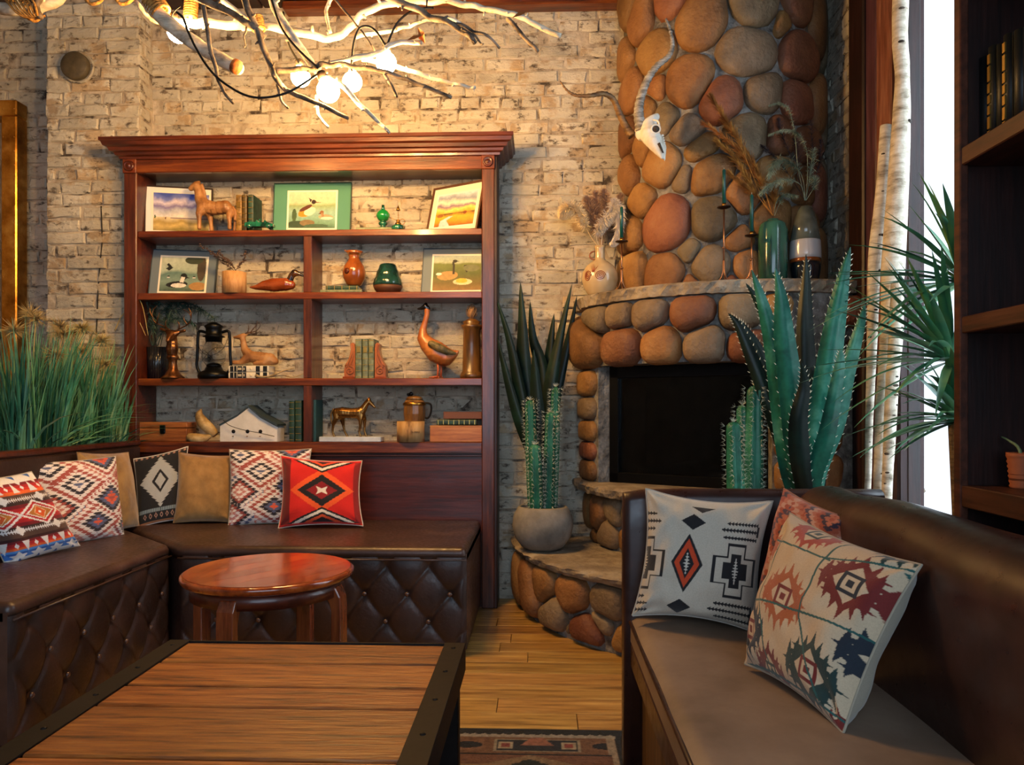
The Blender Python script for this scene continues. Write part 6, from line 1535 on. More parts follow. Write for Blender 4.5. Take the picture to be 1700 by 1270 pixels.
G().tube([(0, 0, .058), (.0, 0, .108)], .0014, 6).build('wire_stem', M['brass'], t)
G().lathe([(0, .106), (.012, .108), (.008, .118), (.004, .128), (0, .136)], n=12).build('finial', M['brass'], t)
G().tube([(-.004, 0, .055), (-.05, 0, .075)], .0015, 6).build('wick_key', M['brass'], t)
# wood vase with dried stems
t, Q, b = fig('bark_vase', 'birch wood cylinder vase holding dried brown stems, second shelf', 'vase', 1, 389, 3.89)
G().lathe([(0, 0), (19.5*k9, 0), (19.5*k9, 36*k9), (16.5*k9, 36*k9), (15*k9, 20*k9), (0, 20*k9)], n=28).build('body', mat('blond_wood', 'b08050', .6, ramp=[(.3, '8a5a30'), (.5, 'b58a5a'), (.75, 'd0aa78')], nz=(6, 6, (4, 4, 1)), bump=(40, .4, .004)), t)
dr = mat('dried_brown', '4e3a30', .9); rg = random.Random(2)
for pts in ([(389, 450), (378, 435), (362, 424), (335, 409)], [(390, 450), (384, 436), (372, 428), (360, 415)], [(391, 450), (398, 440), (404, 432), (411, 421)], [(388, 450), (380, 440), (366, 432), (352, 420)]):
    P = smooth_path([Q(x, y, rg.uniform(-.03, .03)) for x, y in pts], 6); g = G().tube(P, .0016, 5)
    for i, p in enumerate(P[4:]):
        for s in (-1, 1): c = p+Vector((rg.uniform(-.006, .006), rg.uniform(-.008, .008), s*.006)); g.ball(c, rg.uniform(.003, .0055), 5, (1.4, 1, .7))
    g.build('dried_stem', dr, t)
# duck decoy
t, Q, b = fig('duck_decoy', 'glossy carved wooden duck decoy with a dark head, facing the divider', 'figurine', 1, 462, 3.87)
skin('body', [Q(455, 473, 0, 12, ), Q(440, 474, 0, 9), Q(426, 477, 0, 4.5), Q(415, 477, 0, 1.6), Q(474, 472, 0, 11.5), Q(483, 473, 0, 8)], [(0, 1), (1, 2), (2, 3), (0, 4), (4, 5)], duckw, t)
hd = mat('duck_head', '1f120a', .2, coat=.6, ramp=[(.45, '120c08'), (.6, '5a3618')], nz=(16, 2, (1, 1, 1)))
skin('head', [Q(481, 466, 0, 6), Q(484, 458, 0, 5.5), Q(489, 453, 0, 6.2), Q(497, 455, 0, 3.0), Q(504, 458, 0, 1.8)], [(0, 1), (1, 2), (2, 3), (3, 4)], hd, t)
# brown jug on the books
zb = SZ[1]+.044; t, Q, b = fig('jug', 'round brown glazed jug with flared neck, standing on two flat books', 'jug', 1, 588, 3.955, sz=zb)
kk = 3.955/F_; pr = [(0, 0), (9, 0), (13, 4), (18, 14), (19.5, 24), (17, 34), (11, 43), (8.5, 48), (10, 54), (15, 59), (14, 59), (8, 50), (0, 46)]
G().lathe([(r*kk, z*kk) for r, z in pr], n=32).build('body', mat('brown_glaze', '7a3d17', .16, ramp=[(.3, '4a1f0a'), (.5, '84461c'), (.75, 'a5663a')], nz=(5, 4, (1, 1, 1)), coat=.5), t)
G().lathe([(0, .0), (5*kk, .001), (3*kk, .004), (0, .006)], n=16).build('boss', M['panelwood'], t)
o = t.children[-1]; o.location = (-8*kk, -17*kk, 24*kk); o.rotation_euler = (PI/2, 0, -.4)
G().tube(smooth_path([(-10*kk, 0, 57*kk), (-16*kk, 0, 62*kk), (-15*kk, 0, 60*kk)]), .003, 6).build('spout', _mc['brown_glaze'], t)
# dark green pot
t, Q, b = fig('ribbed_pot', 'dark green glazed squat pot with brown foot, second shelf', 'pot', 1, 644, 3.93)
pr = [(0, 0), (16, 0), (22, 7), (24.5, 13), (24.5, 18), (23, 24), (20, 29), (19.5, 33), (18, 38), (16, 41), (14, 48), (11, 50), (10, 47), (0, 44)]
kk = 3.93/F_; G().lathe([(r*kk, z*kk) for r, z in pr if z >= 12 or r == 99], n=32).build('glazed_body', mat('dark_green_glaze', '10302c', .12, coat=.7, ramp=[(.35, '0a1f1e'), (.65, '1f4a42')], nz=(8, 3, (1, 1, 1)), bump=(14, .4, .008)), t)
G().lathe([(r*kk, z*kk) for r, z in pr[:4]]+[(0, 12*kk)], n=32).build('foot', mat('brown_clay', '4e2c18', .6), t)
# third shelf: plant in ribbed black vase
t, Q, b = fig('ribbed_vase', 'black ribbed vase of dark drooping foliage in the left corner of the third shelf', 'vase', 2, 262, 3.965)
kk = 3.965/F_; G().lathe([(0, 0), (15*kk, 0), (17*kk, 54*kk), (15*kk, 54*kk), (13*kk, 10*kk), (0, 10*kk)], n=72, ridge=lambda a: 1+.035*math.cos(24*a)).build('body', mat('black_glaze', '1c1e22', .25, coat=.4), t)
dg = leafm('near_black_green', '10201b', '1f3830', '35524a', .6); rg = random.Random(9)
for i, pts in enumerate(([(255, 575), (240, 545), (228, 520), (232, 500)], [(258, 575), (248, 540), (240, 515), (256, 497)], [(262, 575), (262, 540), (262, 515), (274, 505)], [(268, 575), (276, 540), (280, 512), (290, 500)], [(266, 575), (285, 530), (310, 512), (338, 516)], [(270, 575), (290, 520), (325, 508), (362, 530)], [(262, 575), (250, 530), (240, 505), (228, 512)], [(260, 575), (268, 530), (290, 505), (316, 505)], [(264, 575), (280, 548), (300, 530), (330, 540)])):
    P = smooth_path([Q(x, y, -.01-.02*(i % 3)) for x, y in pts], 7); g = G().tube(P, .0018, 5)
    for p in P[5:]:
        for _ in range(5):
            d = Vector((rg.uniform(-1, 1), rg.uniform(-1, .3), rg.uniform(-1, .6))).normalized(); ribbon(g, [p, p+d*.02, p+d*.036+Vector((0, 0, -.008))], .0028, .1, d.orthogonal(), 0, lambda f: 1-f*.9)
    g.build('frond', dg, t)
# plume heads in the same vase (pale)
for pts in ([(262, 560), (252, 510), (236, 488), (226, 482)], [(258, 560), (240, 525), (222, 525), (208, 552)]):
    P = smooth_path([Q(x, y, -.10) for x, y in pts], 6); G().tube(P, lerp_list([.0016, .003], len(P)), 5).build('pale_stem', M['plume'], t)
# deer head candlestick
t, Q, b = fig('stag_bust', 'bronze stag head bust with antlers on a turned pedestal, third shelf', 'figurine', 2, 287, 3.885)
G().lathe([(0, 0), (19*k9, 0), (19*k9, 2*k9), (13*k9, 7*k9), (8*k9, 16*k9), (6.5*k9, 26*k9), (7*k9, 31*k9), (10*k9, 35*k9), (9*k9, 38*k9), (7*k9, 40*k9)], n=28).build('pedestal', M['bronze'], t)
skin('bust', [Q(286, 590, 0, 8), Q(286, 578, 0, 10.5), Q(286, 566, 0, 9), Q(287, 556, -.012, 8.5), Q(287, 562, -.04, 5), Q(287, 567, -.055, 3.5), Q(286, 594, 0, 7), Q(276, 549, 0, 2.5), Q(268, 546, 0, 3), Q(298, 551, 0, 2.5), Q(306, 549, 0, 3)], [(6, 0), (0, 1), (1, 2), (2, 3), (3, 4), (4, 5), (3, 7), (7, 8), (3, 9), (9, 10)], M['bronze'], t)
def ant(lst, r=.0042, m=None):
    for pts in lst: P = smooth_path([Q(x, y, dy) for x, y, dy in pts], 5); G().tube(P, lerp_list([r, r*.35], len(P)), 7).build('antler', m or M['bronze'], t)
ant([[(282, 548, 0), (272, 542, 0), (260, 536, -.01), (256, 526, -.02), (258, 515, -.02), (264, 508, -.02)], [(262, 538, -.01), (265, 528, -.02), (268, 520, -.02)], [(257, 527, -.02), (253, 520, -.02), (252, 512, -.02)], [(276, 544, 0), (276, 537, -.01), (278, 532, -.01)],
     [(292, 549, 0), (302, 544, 0), (314, 538, -.01), (320, 528, -.02), (316, 520, -.02), (306, 514, -.02)], [(312, 539, -.01), (308, 530, -.02), (310, 524, -.02)], [(320, 528, -.02), (320, 520, -.02), (316, 512, -.02)], [(297, 547, 0), (299, 539, -.01), (296, 533, -.01)]])
# lantern
t, Q, b = fig('hurricane_lantern', 'black metal hurricane lantern with a clear glass globe, third shelf', 'lantern', 2, 355, 3.90)
kk = k9; bl = M['blackmetal']
G().lathe([(0, 0), (25*kk, 0), (26*kk, 4*kk), (25*kk, 10*kk), (15*kk, 14*kk), (13*kk, 19*kk), (0, 19*kk)], n=30).build('fuel_tank', bl, t)
G().lathe([(0, 19*kk), (12*kk, 19*kk), (12*kk, 23*kk), (8*kk, 26*kk), (0, 28*kk)], n=24).build('burner', bl, t)
G().lathe([(12*kk, 22*kk), (18*kk, 30*kk), (19.5*kk, 42*kk), (17*kk, 54*kk), (12.5*kk, 62*kk), (12*kk, 62*kk), (16.5*kk, 54*kk), (18.8*kk, 42*kk), (17.4*kk, 30*kk), (11.5*kk, 22*kk)], n=28).build('glass_globe', mat('clear_glass', 'eef2f4', .02, trans=1, ior=1.12), t)
G().lathe([(13*kk, 61*kk), (14*kk, 69*kk), (18*kk, 70*kk), (18*kk, 71*kk), (13*kk, 73*kk), (13*kk, 84*kk), (16*kk, 88*kk), (10*kk, 92*kk), (5*kk, 95*kk), (0, 95*kk)], n=26).build('cap', bl, t)
for s in (-1, 1): G().tube(smooth_path([(s*14*kk, 0, 78*kk), (s*24*kk, 0, 80*kk), (s*27*kk, 0, 72*kk), (s*28*kk, 0, 40*kk), (s*29*kk, 0, 22*kk), (s*24*kk, 0, 10*kk), (s*20*kk, 0, 9*kk)], 5), .0078, 9).build('side_tube', bl, t)
G().tube(smooth_path([(-21*kk, -.0, 36*kk), (-8*kk, -19*kk, 46*kk), (10*kk, -19*kk, 30*kk), (20*kk, -4*kk, 34*kk)], 5), .0012, 5).build('guard_wire', bl, t)
G().tube(smooth_path([(20*kk, -4*kk, 52*kk), (8*kk, -18*kk, 50*kk), (-10*kk, -19*kk, 32*kk), (-20*kk, 0, 30*kk)], 5), .0012, 5).build('guard_wire', bl, t)
G().tube(smooth_path([(-26*kk, 0, 76*kk), (-20*kk, -.03, 50*kk), (0, -.05, 38*kk), (20*kk, -.03, 50*kk), (26*kk, 0, 76*kk)], 5), .0014, 5).build('bail_handle', bl, t)
# lying deer on the books
t, Q, b = fig('lying_deer', 'light brown lying stag figure with antlers, on two cream and black books', 'figurine', 2, 425, 3.935, sz=SZ[2]+.0685)
tan = mat('deer_tan', '96683a', .6, ramp=[(.3, '6e4420'), (.5, '97693c'), (.75, 'b8946a')], nz=(9, 4, (1, 1, 1)))
skin('body', [Q(430, 594, 0, 10.5), Q(415, 592, 0, 10), Q(406, 580, 0, 6.5), Q(404, 568, 0, 5), Q(402, 559, 0, 5.5), Q(394, 560, 0, 3.2), Q(389, 560, 0, 2.2), Q(448, 596, 0, 10.5), Q(457, 600, 0, 6), Q(402, 602, -.02, 4), Q(391, 602, -.025, 3.4), Q(440, 603, -.025, 4.2), Q(426, 604, -.03, 3), Q(409, 554, .01, 2), Q(412, 552, .014, 2)], [(0, 1), (1, 2), (2, 3), (3, 4), (4, 5), (5, 6), (0, 7), (7, 8), (1, 9), (9, 10), (7, 11), (11, 12), (4, 13), (13, 14)], tan, t)
dk_ = mat('antler_brown', '4b3526', .6)
ant([[(407, 554, 0), (411, 552, 0), (420, 551, 0), (428, 547, 0), (432, 540, 0), (430, 536, 0)], [(411, 552, 0), (413, 545, 0), (412, 540, 0)], [(416, 552, 0), (421, 545, 0), (426, 540, 0), (427, 532, 0)], [(412, 552, .02), (422, 553, .02), (430, 549, .02)]], .0034, dk_)
# antler branch lying by the books
t, Q, b = fig('shed_antler', 'small pale forked antler lying right of the cream and black books', 'antler', 2, 465, 3.86)
an = mat('pale_antler', '9a8660', .6, ramp=[(.3, '5f4d30'), (.55, 'a08c66'), (.75, 'cabc98')], nz=(20, 4, (1, 1, 1)))
for pts in ([(424, 624, 0), (435, 626, -.01), (450, 625, 0), (468, 623, .01), (485, 626, .01), (502, 620, .02)], [(450, 625, 0), (462, 620, -.01), (474, 615, -.01), (490, 611, -.01)], [(430, 625, 0), (426, 621, -.01)]):
    P = smooth_path([Q(*p_) for p_ in pts], 5); G().tube(P, lerp_list([.006, .002], len(P)), 8).build('tine', an, t)
# carved bookends
for side, px, lab in ((-1, 589, 'carved wooden scroll bookend left of the green volumes'), (1, 622, 'carved wooden scroll bookend right of the green volumes')):
    t, Q, b = fig('bookend', lab, 'bookend', 2, px, 3.885, group='carved bookends'); s = side; kk = k9
    G().prism([(s*x*kk, z*kk) for x, z in ((0, 0), (20, 0), (20, 3), (0, 3))], -.005, .07).build('base', duckw, t)
    pf = [(0, 3), (18, 3), (18.5, 12), (17, 22), (12, 30), (9, 38), (7, 48), (8, 57), (4, 60), (1, 57), (0, 50)]
    g = G().prism([(s*x*kk, z*kk) for x, z in pf], .004, .06); g.build('scroll_block', goosew, t)
    def spiral(cx, cz, r0, turns, ph): return [(s*(cx+r0*(1-i/40)*math.cos(ph+turns*2*PI*i/40))*kk, .002, (cz+r0*(1-i/40)*math.sin(ph+turns*2*PI*i/40))*kk) for i in range(38)]
    G().tube(spiral(9, 13, 8, 1.7, 1.5), .003, 6).build('volute', goosew, t); G().tube(smooth_path([(s*14*kk, .002, 22*kk), (s*9*kk, .0, 32*kk), (s*5*kk, .0, 44*kk), (s*6*kk, 0, 56*kk)], 6), .0042, 6).build('acanthus', goosew, t)
    G().tube(smooth_path([(s*8*kk, .002, 22*kk), (s*4*kk, .0, 32*kk), (s*3*kk, .0, 46*kk)], 6), .0035, 6).build('acanthus', goosew, t)
    G().tube(smooth_path([(s*17*kk, .002, 20*kk), (s*12*kk, .0, 27*kk), (s*14*kk, .0, 18*kk)], 6), .003, 6).build('acanthus', goosew, t)
# goose
t, Q, b = fig('goose_figure', 'tall brown wooden goose figure with a dark head and orange feet', 'figurine', 2, 727, 3.90)
skin('body', [Q(724, 584, 0, 19), Q(712, 574, 0, 15), Q(702, 562, 0, 10), Q(702, 548, 0, 6.5), Q(706, 534, 0, 5), Q(709, 522, 0, 4.6), Q(709, 514, 0, 5), Q(738, 592, 0, 17), Q(750, 590, 0, 9), Q(760, 584, 0, 3)], [(0, 1), (1, 2), (2, 3), (3, 4), (4, 5), (5, 6), (0, 7), (7, 8), (8, 9)], goosew, t)
hm = mat('goose_head', '0e0d0f', .2, coat=.6); skin('head', [Q(710, 512, 0, 4.6), Q(706, 509, 0, 5.2), Q(707, 505, 0, 3), Q(700, 512, 0, 3), Q(694, 513, 0, 1.6)], [(0, 1), (1, 2), (1, 3), (3, 4)], hm, t)
g = G(); wv = [Q(715, 564, -.05), Q(730, 570, -.062), Q(744, 580, -.058), Q(755, 586, -.03), Q(742, 594, -.05), Q(724, 586, -.062)]
wg = mat('goose_wing', '5b5230', .5, ramp=[(.4, '3f3a1f'), (.65, '7a6a40')], nz=(26, 4, (1, 1, 1)), bump=(80, .6, .004))
skin('wing', [Q(718, 572, -.052, 6), Q(730, 578, -.056, 7.5), Q(744, 585, -.044, 6), Q(756, 587, -.02, 2.5)], [(0, 1), (1, 2), (2, 3)], wg, t)
of = mat('orange_feet', 'b0532e', .45)
for s, x in ((-1, 727), (1, 731)):
    g = G(); g.tube([Q(x, 602, s*.012), Q(x+1, 614, s*.014), Q(x, 626, s*.014)], .0055, 8)
    for e in (-14, -8, 3): g.tube([Q(x, 625, s*.014), Q(x+e, 627, s*.02)], [.0045, .003], 6)
    g.build('foot', of, t)
# column candle holder w/ pine cone
t, Q, b = fig('wooden_pillar', 'dark turned wooden pillar with a whisk shaped top, right end of the third shelf', 'ornament', 2, 783, 3.92)
kk = 3.92/F_; G().lathe([(0, 0), (19*kk, 0), (20*kk, 4*kk), (18*kk, 9*kk), (15.5*kk, 12*kk), (14*kk, 80*kk), (17*kk, 84*kk), (18*kk, 88*kk), (13*kk, 90*kk), (15*kk, 94*kk), (9*kk, 97*kk), (7*kk, 99*kk), (0, 99*kk)], n=32).build('column', mat('amber_wood', '5a3a16', .35, coat=.4, ramp=[(.3, '33200c'), (.6, '6b4820')], nz=(4, 4, (6, 6, 1))), t)
g = G()
for i in range(8):
    a = 2*PI*i/8; g.tube(smooth_path([(0, 0, 98*kk), (9*kk*math.cos(a), 9*kk*math.sin(a), 108*kk), (7*kk*math.cos(a+.7), 7*kk*math.sin(a+.7), 118*kk), (0, 0, 124*kk)], 4), .0016, 5)
g.ball((0, 0, 110*kk), 7*kk, 10, (1, 1, 1.5)); g.build('woven_finial', mat('whisk_tan', '8a6a4a', .8), t)
# fourth shelf
t, Q, b = fig('wooden_box', 'orange-brown wooden box with a black clasp, left end of the lowest shelf', 'box', 3, 271, 3.87)
bw = wood('box_wood', '5a2f10', '935424', 'b5743a', 'x', .45, .1, 1.5); k_ = 3.87/F_; W_ = 82*k_
G().box((0, .05, 11*k_), (W_, .11, 22*k_), bev=.002).build('box_body', bw, t); G().box((0, .05, 27.5*k_), (W_+.003, .113, 9.5*k_), bev=.003).build('lid', bw, t)
g = G(); g.box((0, -.007, 21*k_), (.030, .006, .042), bev=.002); g.box((0, -.010, 16*k_), (.024, .006, .020), bev=.003); g.build('clasp', M['blackmetal'], t)
for s in (-1, 1): G().box((s*W_*.42, .103, 20*k_), (.02, .004, .02)).build('hinge', M['blackmetal'], t)
t, Q, b = fig('ridged_horns', 'pair of ridged pale brown curled horns leaning on each other, lowest shelf', 'horns', 3, 337, 3.90)
hm_ = mat('pale_horn', 'a08250', .55, ramp=[(.3, '5e4424'), (.5, 'a2844f'), (.75, 'd0b886')], nz=(14, 4, (1, 1, 1)))
def rh(pts, r0): P = smooth_path([Q(*p_) for p_ in pts], 9); n = len(P); G().tube(P, [(r0*(math.sin(PI*min(1, .12+i/n))**.6)+.0012*math.cos(i*2.2))*k9+.0008 for i in range(n)], 12).build('horn', hm_, t)
rh([(358, 722, 0), (348, 712, 0), (336, 700, 0), (331, 688, 0), (336, 676, 0)], 9.5); rh([(316, 723, -.03), (326, 727, -.03), (342, 727, -.02), (356, 721, -.01)], 8)
# birdhouse
t, Q, b = fig('birdhouse', 'whitewashed wooden birdhouse with three holes and dark pitched roof, lowest shelf', 'birdhouse', 3, 413, 3.87)
wp = mat('chipped_white_paint', 'c9c6bd', .8, ramp=[(.28, '6a5a48'), (.36, 'c2bfb6'), (.7, 'dddad2')], nz=(9, 6, (1, 1, 1)), bump=(40, .3, .003)); kk = 3.87/F_
pf = [(-49, 0), (49, 0), (49, 24), (4, 54), (-4, 54), (-26, 36), (-49, 27)]; pf = [(-49, 0), (48, 0), (48, 25), (20, 40), (0, 57), (-20, 42), (-49, 27)]
G().prism([(x*kk, z*kk) for x, z in pf], 0, .012).build('front_wall', wp, t); G().prism([(x*kk, z*kk) for x, z in pf], .10, .11).build('back_wall', wp, t)
for s in (-1, 1): G().box((s*47*kk, .055, 12*kk), (.008, .088, 24*kk)).build('side_wall', wp, t)
G().box((0, .055, .004), (94*kk, .088, .008)).build('floor_board', wp, t)
rf = mat('slate_roof', '2c3a40', .6, bump=(60, .4, .003))
for s in (-1, 1):
    pts = [(0, 58), (s*20, 42), (s*50, 26)]; up = 3.2; poly = [(x*kk, z*kk) for x, z in pts]+[(x*kk, (z+up)*kk) for x, z in pts[::-1]]
    G().prism(poly, -.014 if s > 0 else -.002, .12).build('roof_panel', rf, t)
for x in (-26, -2, 20):
    g = G(); g.lathe([(0, 0), (3.2*kk, 0), (3.2*kk, .001), (0, .001)], n=16); g.v = [(v[0]+x*kk, -.0005-v[2], v[1]+17*kk) for v in g.v]; g.build('entrance_hole', mat('hole_dark', '0c0a08', .9), t)
    G().tube([(x*kk, 0, 9*kk), (x*kk, -.015, 9*kk)], .0022, 8).build('perch', carved, t)
G().tube(smooth_path([Q(373, 697, -.02), Q(384, 706, -.022), (-.02, -.024, 20*kk), (.06, -.02, 15*kk), (.14, -.015, 9*kk)], 6), .0016, 5).build('wire_twig', M['blackmetal'], t)
# bronze horse on white base
t, Q, b = fig('horse_statuette', 'bronze horse statuette standing on a flat pale marble base', 'figurine', 3, 582, 3.875)
k_ = 3.875/F_; G().box((0, .03, .013), (104*k_, .09, .026), bev=.002).build('marble_base', mat('pale_marble', 'b9c2cc', .3, ramp=[(.35, '9aa5b0'), (.6, 'c6ced6')], nz=(6, 6, (1, 1, 1)), coat=.2), t)
hz = mat('polished_bronze', '7a5426', .25, .85, ramp=[(.3, '3f2810'), (.5, '80592a'), (.75, 'b98e52')], nz=(10, 4, (1, 1, 1)))
def HQ(px, py, r, dy=0): q = Q(px, py, dy+.03, r); return q
Nn = [HQ(580, 686, 9.2), HQ(566, 685, 10), HQ(557, 685, 8.5), HQ(594, 686, 10), HQ(600, 680, 7), HQ(605, 672, 5.2), HQ(610, 666, 4.4), HQ(616, 672, 3), HQ(620, 676, 2.3), HQ(611, 660, 1.4),
      HQ(557, 694, 5, -.016), HQ(552, 706, 2.6, -.018), HQ(551, 716, 1.9, -.018), HQ(554, 725, 2.2, -.018), HQ(564, 694, 5, .016), HQ(566, 706, 2.6, .018), HQ(568, 716, 1.9, .018), HQ(573, 725, 2.2, .018),
      HQ(597, 696, 3.8, -.014), HQ(597, 708, 2.3, -.015), HQ(595, 717, 1.8, -.015), HQ(598, 725, 2.2, -.015), HQ(602, 695, 3.6, .014), HQ(602, 708, 2.2, .015), HQ(602, 717, 1.8, .015), HQ(605, 725, 2.2, .015)]
skin('horse_body', Nn, [(0, 1), (1, 2), (0, 3), (3, 4), (4, 5), (5, 6), (6, 7), (7, 8), (6, 9), (2, 10), (10, 11), (11, 12), (12, 13), (2, 14), (14, 15), (15, 16), (16, 17), (3, 18), (18, 19), (19, 20), (20, 21), (3, 22), (22, 23), (23, 24), (24, 25)], hz, t)
G().tube(smooth_path([Q(551, 679, .03), Q(547, 688, .03), Q(548, 700, .03), Q(550, 708, .03)]), [.0035, .004, .0045, .005, .005, .005, .005, .005, .004, .004, .003, .002, .001], 7).build('tail', hz, t)
G().tube(smooth_path([Q(609, 661, .03), Q(603, 667, .03), Q(597, 676, .03)]), .0034, 6, flat=.5).build('mane', hz, t)
# stump jar and barrel mug
t, Q, b = fig('wood_stump', 'short pale wooden stump block with small stamped letters, lowest shelf', 'stump', 3, 682, 3.89)
blond = _mc['blond_wood']; G().lathe([(0, 0), (23*k9, 0), (23*k9, 34*k9), (0, 34*k9)], n=32, sq=.95).build('block', mat('stump_wood', 'a58050', .6, ramp=[(.3, '5f3c1e'), (.42, 'a07a4a'), (.7, 'c2a070')], nz=(4, 6, (5, 5, 1)), bump=(40, .3, .003)), t)
def text(s, size, parent, loc, m, rot=(PI/2, 0, 0)):
    cu = bpy.data.curves.new('lettering', 'FONT'); cu.body = s; cu.size = size; cu.extrude = .0005; cu.align_x = 'CENTER'; tmp = bpy.data.objects.new('tmp', cu); C.objects.link(tmp); bpy.context.view_layer.update(); me = bpy.data.meshes.new_from_object(tmp.evaluated_get(bpy.context.evaluated_depsgraph_get())); bpy.data.objects.remove(tmp)
    o = bpy.data.objects.new('lettering', me); C.objects.link(o); o.parent = parent; o.location = loc; o.rotation_euler = rot; me.materials.append(m); o['kind'] = 'stuff'; return o
text('DI PERU', .013, t, (.034, -.062, 15*k9), mat('stamp_ink', '2a1d14', .8), (PI/2, 0, .5))
t, Q, b = fig('wooden_stein', 'barrel shaped wooden lidded stein standing on the pale stump', 'stein', 3, 688, 3.905, sz=SZ[3]+34*k9+.002)
G().lathe([(0, 0), (17*k9, 0), (18.5*k9, 12*k9), (18*k9, 28*k9), (17*k9, 32*k9), (14*k9, 36*k9), (0, 36*k9)], n=12, smooth=False).build('staves', mat('stein_wood', '6e4a22', .3, coat=.4, ramp=[(.3, '452c12'), (.6, '80592c')], nz=(5, 5, (5, 5, 1))), t)
G().lathe([(18.4*k9, 26*k9), (19.2*k9, 27*k9), (18.8*k9, 30*k9), (17.9*k9, 31*k9)], n=28).build('hoop', M['brass'], t)
G().lathe([(0, 35*k9), (15*k9, 36*k9), (12*k9, 40*k9), (5*k9, 42*k9), (0, 42*k9)], n=28).build('lid', mat('stein_wood', '6e4a22'), t)
g = G(); g.ball((-.016, -.01, 45*k9), .012, 10); g.ball((-.03, -.012, 44*k9), .009, 8); g.build('thumb_knob', M['blackmetal'], t)
G().tube(smooth_path([(17*k9, 0, 30*k9), (27*k9, 0, 28*k9), (28*k9, 0, 16*k9), (24*k9, 0, 6*k9), (18*k9, 0, 5*k9)], 5), .005, 8).build('handle', M['steel'], t)
# boxes
t, Q, b = fig('wooden_box', 'large plain orange wooden box, right end of the lowest shelf', 'box', 3, 757, 3.875)
bw2 = wood('box_wood_b', '6e3a10', 'a5652a', 'c4863f', 'x', .45, .1, 1.5); G().box((.0, .06, 12.5*k9), (86*k9, .13, 25*k9), bev=.002).build('box_body', bw2, t); G().box((0, .06, 26*k9), (86.5*k9, .131, 1.8*k9)).build('lid', bw2, t)
z0 = SZ[3]+27.2*k9+.003
book('ridged dark book lying flat between two wooden boxes on the lowest shelf', (at(725, 500, 3.89).x, 3.89, z0+.014), .027, 66*k9, .10, bgreen, 6, (0, PI/2, 0), 'books lying flat')
t, Q, b = fig('wooden_box', 'small dark wooden box, topmost of the pile at the right end of the lowest shelf', 'box', 3, 768, 3.90, sz=z0+.0295)
G().box((0, .05, 6*k9), (64*k9, .10, 11*k9), bev=.002).build('box_body', mat('box_wood_c', '6e4020', .5), t); G().box((0, .05, 11.8*k9), (64.5*k9, .101, 1.2*k9)).build('lid', mat('box_wood_c', '6e4020'), t)

# ================================================================ mantel
MZ = 1.592
def mfig(name, label, cat, px, Y, group=None): return fig(name, label, cat, 0, px, Y, group, sz=MZ)
t, Q, b = mfig('bottle_vase', 'round cream pottery flask with rust spiral motifs, holding pampas, left end of the mantel', 'vase', 996, 3.84)
kk = 3.84/F_; cr = mat('speckled_cream_glaze', 'b39a72', .22, coat=.4, ramp=[(.3, '8a7048'), (.5, 'b59c74'), (.75, 'cdb892')], nz=(5, 3, (1, 1, 1)))
pr = [(0, 0), (16, 0), (20, 3), (27, 14), (30, 26), (29, 38), (23, 49), (14, 56), (9, 59), (8, 63), (8, 78), (9, 83), (7, 83), (6, 70), (0, 66)]
G().lathe([(r*kk, z*kk) for r, z in pr], n=40, sq=.85).build('body', cr, t)
rs_ = mat('rust_slip', '8a3a14', .4)
def onb(u, v):  # angle, height -> point on the belly surface
    z = v; r = np.interp(z, [p[1] for p in pr[:9]], [p[0] for p in pr[:9]])*1.012; return Vector((r*math.sin(u)*kk, -r*math.cos(u)*.85*kk, z*kk))
G().tube([onb(-.05+.30*(1-i/50)*math.cos(i*.42), 30+8*(1-i/50)*math.sin(i*.42)) for i in range(48)], .0018, 5).build('spiral_mark', rs_, t)
G().tube([onb(-.80+.24*(1-i/50)*math.cos(i*.42), 30+9*(1-i/50)*math.sin(i*.42)) for i in range(48)], .0022, 5).build('spiral_mark', rs_, t)
g = G()
for i in range(7): a = -.75+.16*i; g.tube([onb(-.45+.1*(a+.3), 36), onb(-.45+(a+.3)*.5, 47+3*math.sin(i))], [.0022, .0008], 5)
g.build('ray_mark', rs_, t)
G().tube([(-8*kk+.0-9*kk*math.sin(a), 0, (60+7*(1-math.cos(a)))*kk) for a in [PI*i/10 for i in range(11)]], .004, 8).build('handle', mat('brown_glaze', '7a3d17'), t)
rg = random.Random(6)
def pampas(lst, m, hair=.03, nn=26, wdt=.0022, cone=.7, down=.2):
    for pts, L_ in lst:
        P = smooth_path([Q(x, y, dy) for x, y, dy in pts], 7); g = G().tube(P, .0014, 4); n0 = int(len(P)*.35)
        for i in range(n0, len(P)):
            f = (i-n0)/(len(P)-n0); tt = (P[min(i+1, len(P)-1)]-P[i-1]).normalized(); ll = L_*(math.sin(PI*min(1, .15+f*.8)))**.6
            for _ in range(nn):
                d = (tt*cone+Vector((rg.gauss(0, 1), rg.gauss(0, 1), rg.gauss(0, 1)))*.45+Vector((0, 0, -down))).normalized(); a = P[i]; s = d.orthogonal().normalized()*wdt
                g.add([a-s, a+s, a+d*ll*.6+s*.7+Vector((0, 0, -ll*.05)), a+d*ll+Vector((0, 0, -ll*.2)), a+d*ll*.6-s*.7+Vector((0, 0, -ll*.05))], [(0, 1, 2, 3, 4)])
        g.build('plume', m, t, kind='stuff')
pc_ = mat('cream_pampas', 'ecd6a8', .9, rand=.1); pw_ = mat('white_pampas', 'e2d6c2', .9, rand=.1); pt_ = mat('mauve_pampas', 'a88468', .9, rand=.1)
pampas([([(996, 412, 0), (982, 395, 0), (968, 368, 0), (955, 347, 0), (940, 345, 0), (934, 356, 0)], .055)], pc_, nn=80, wdt=.0028)
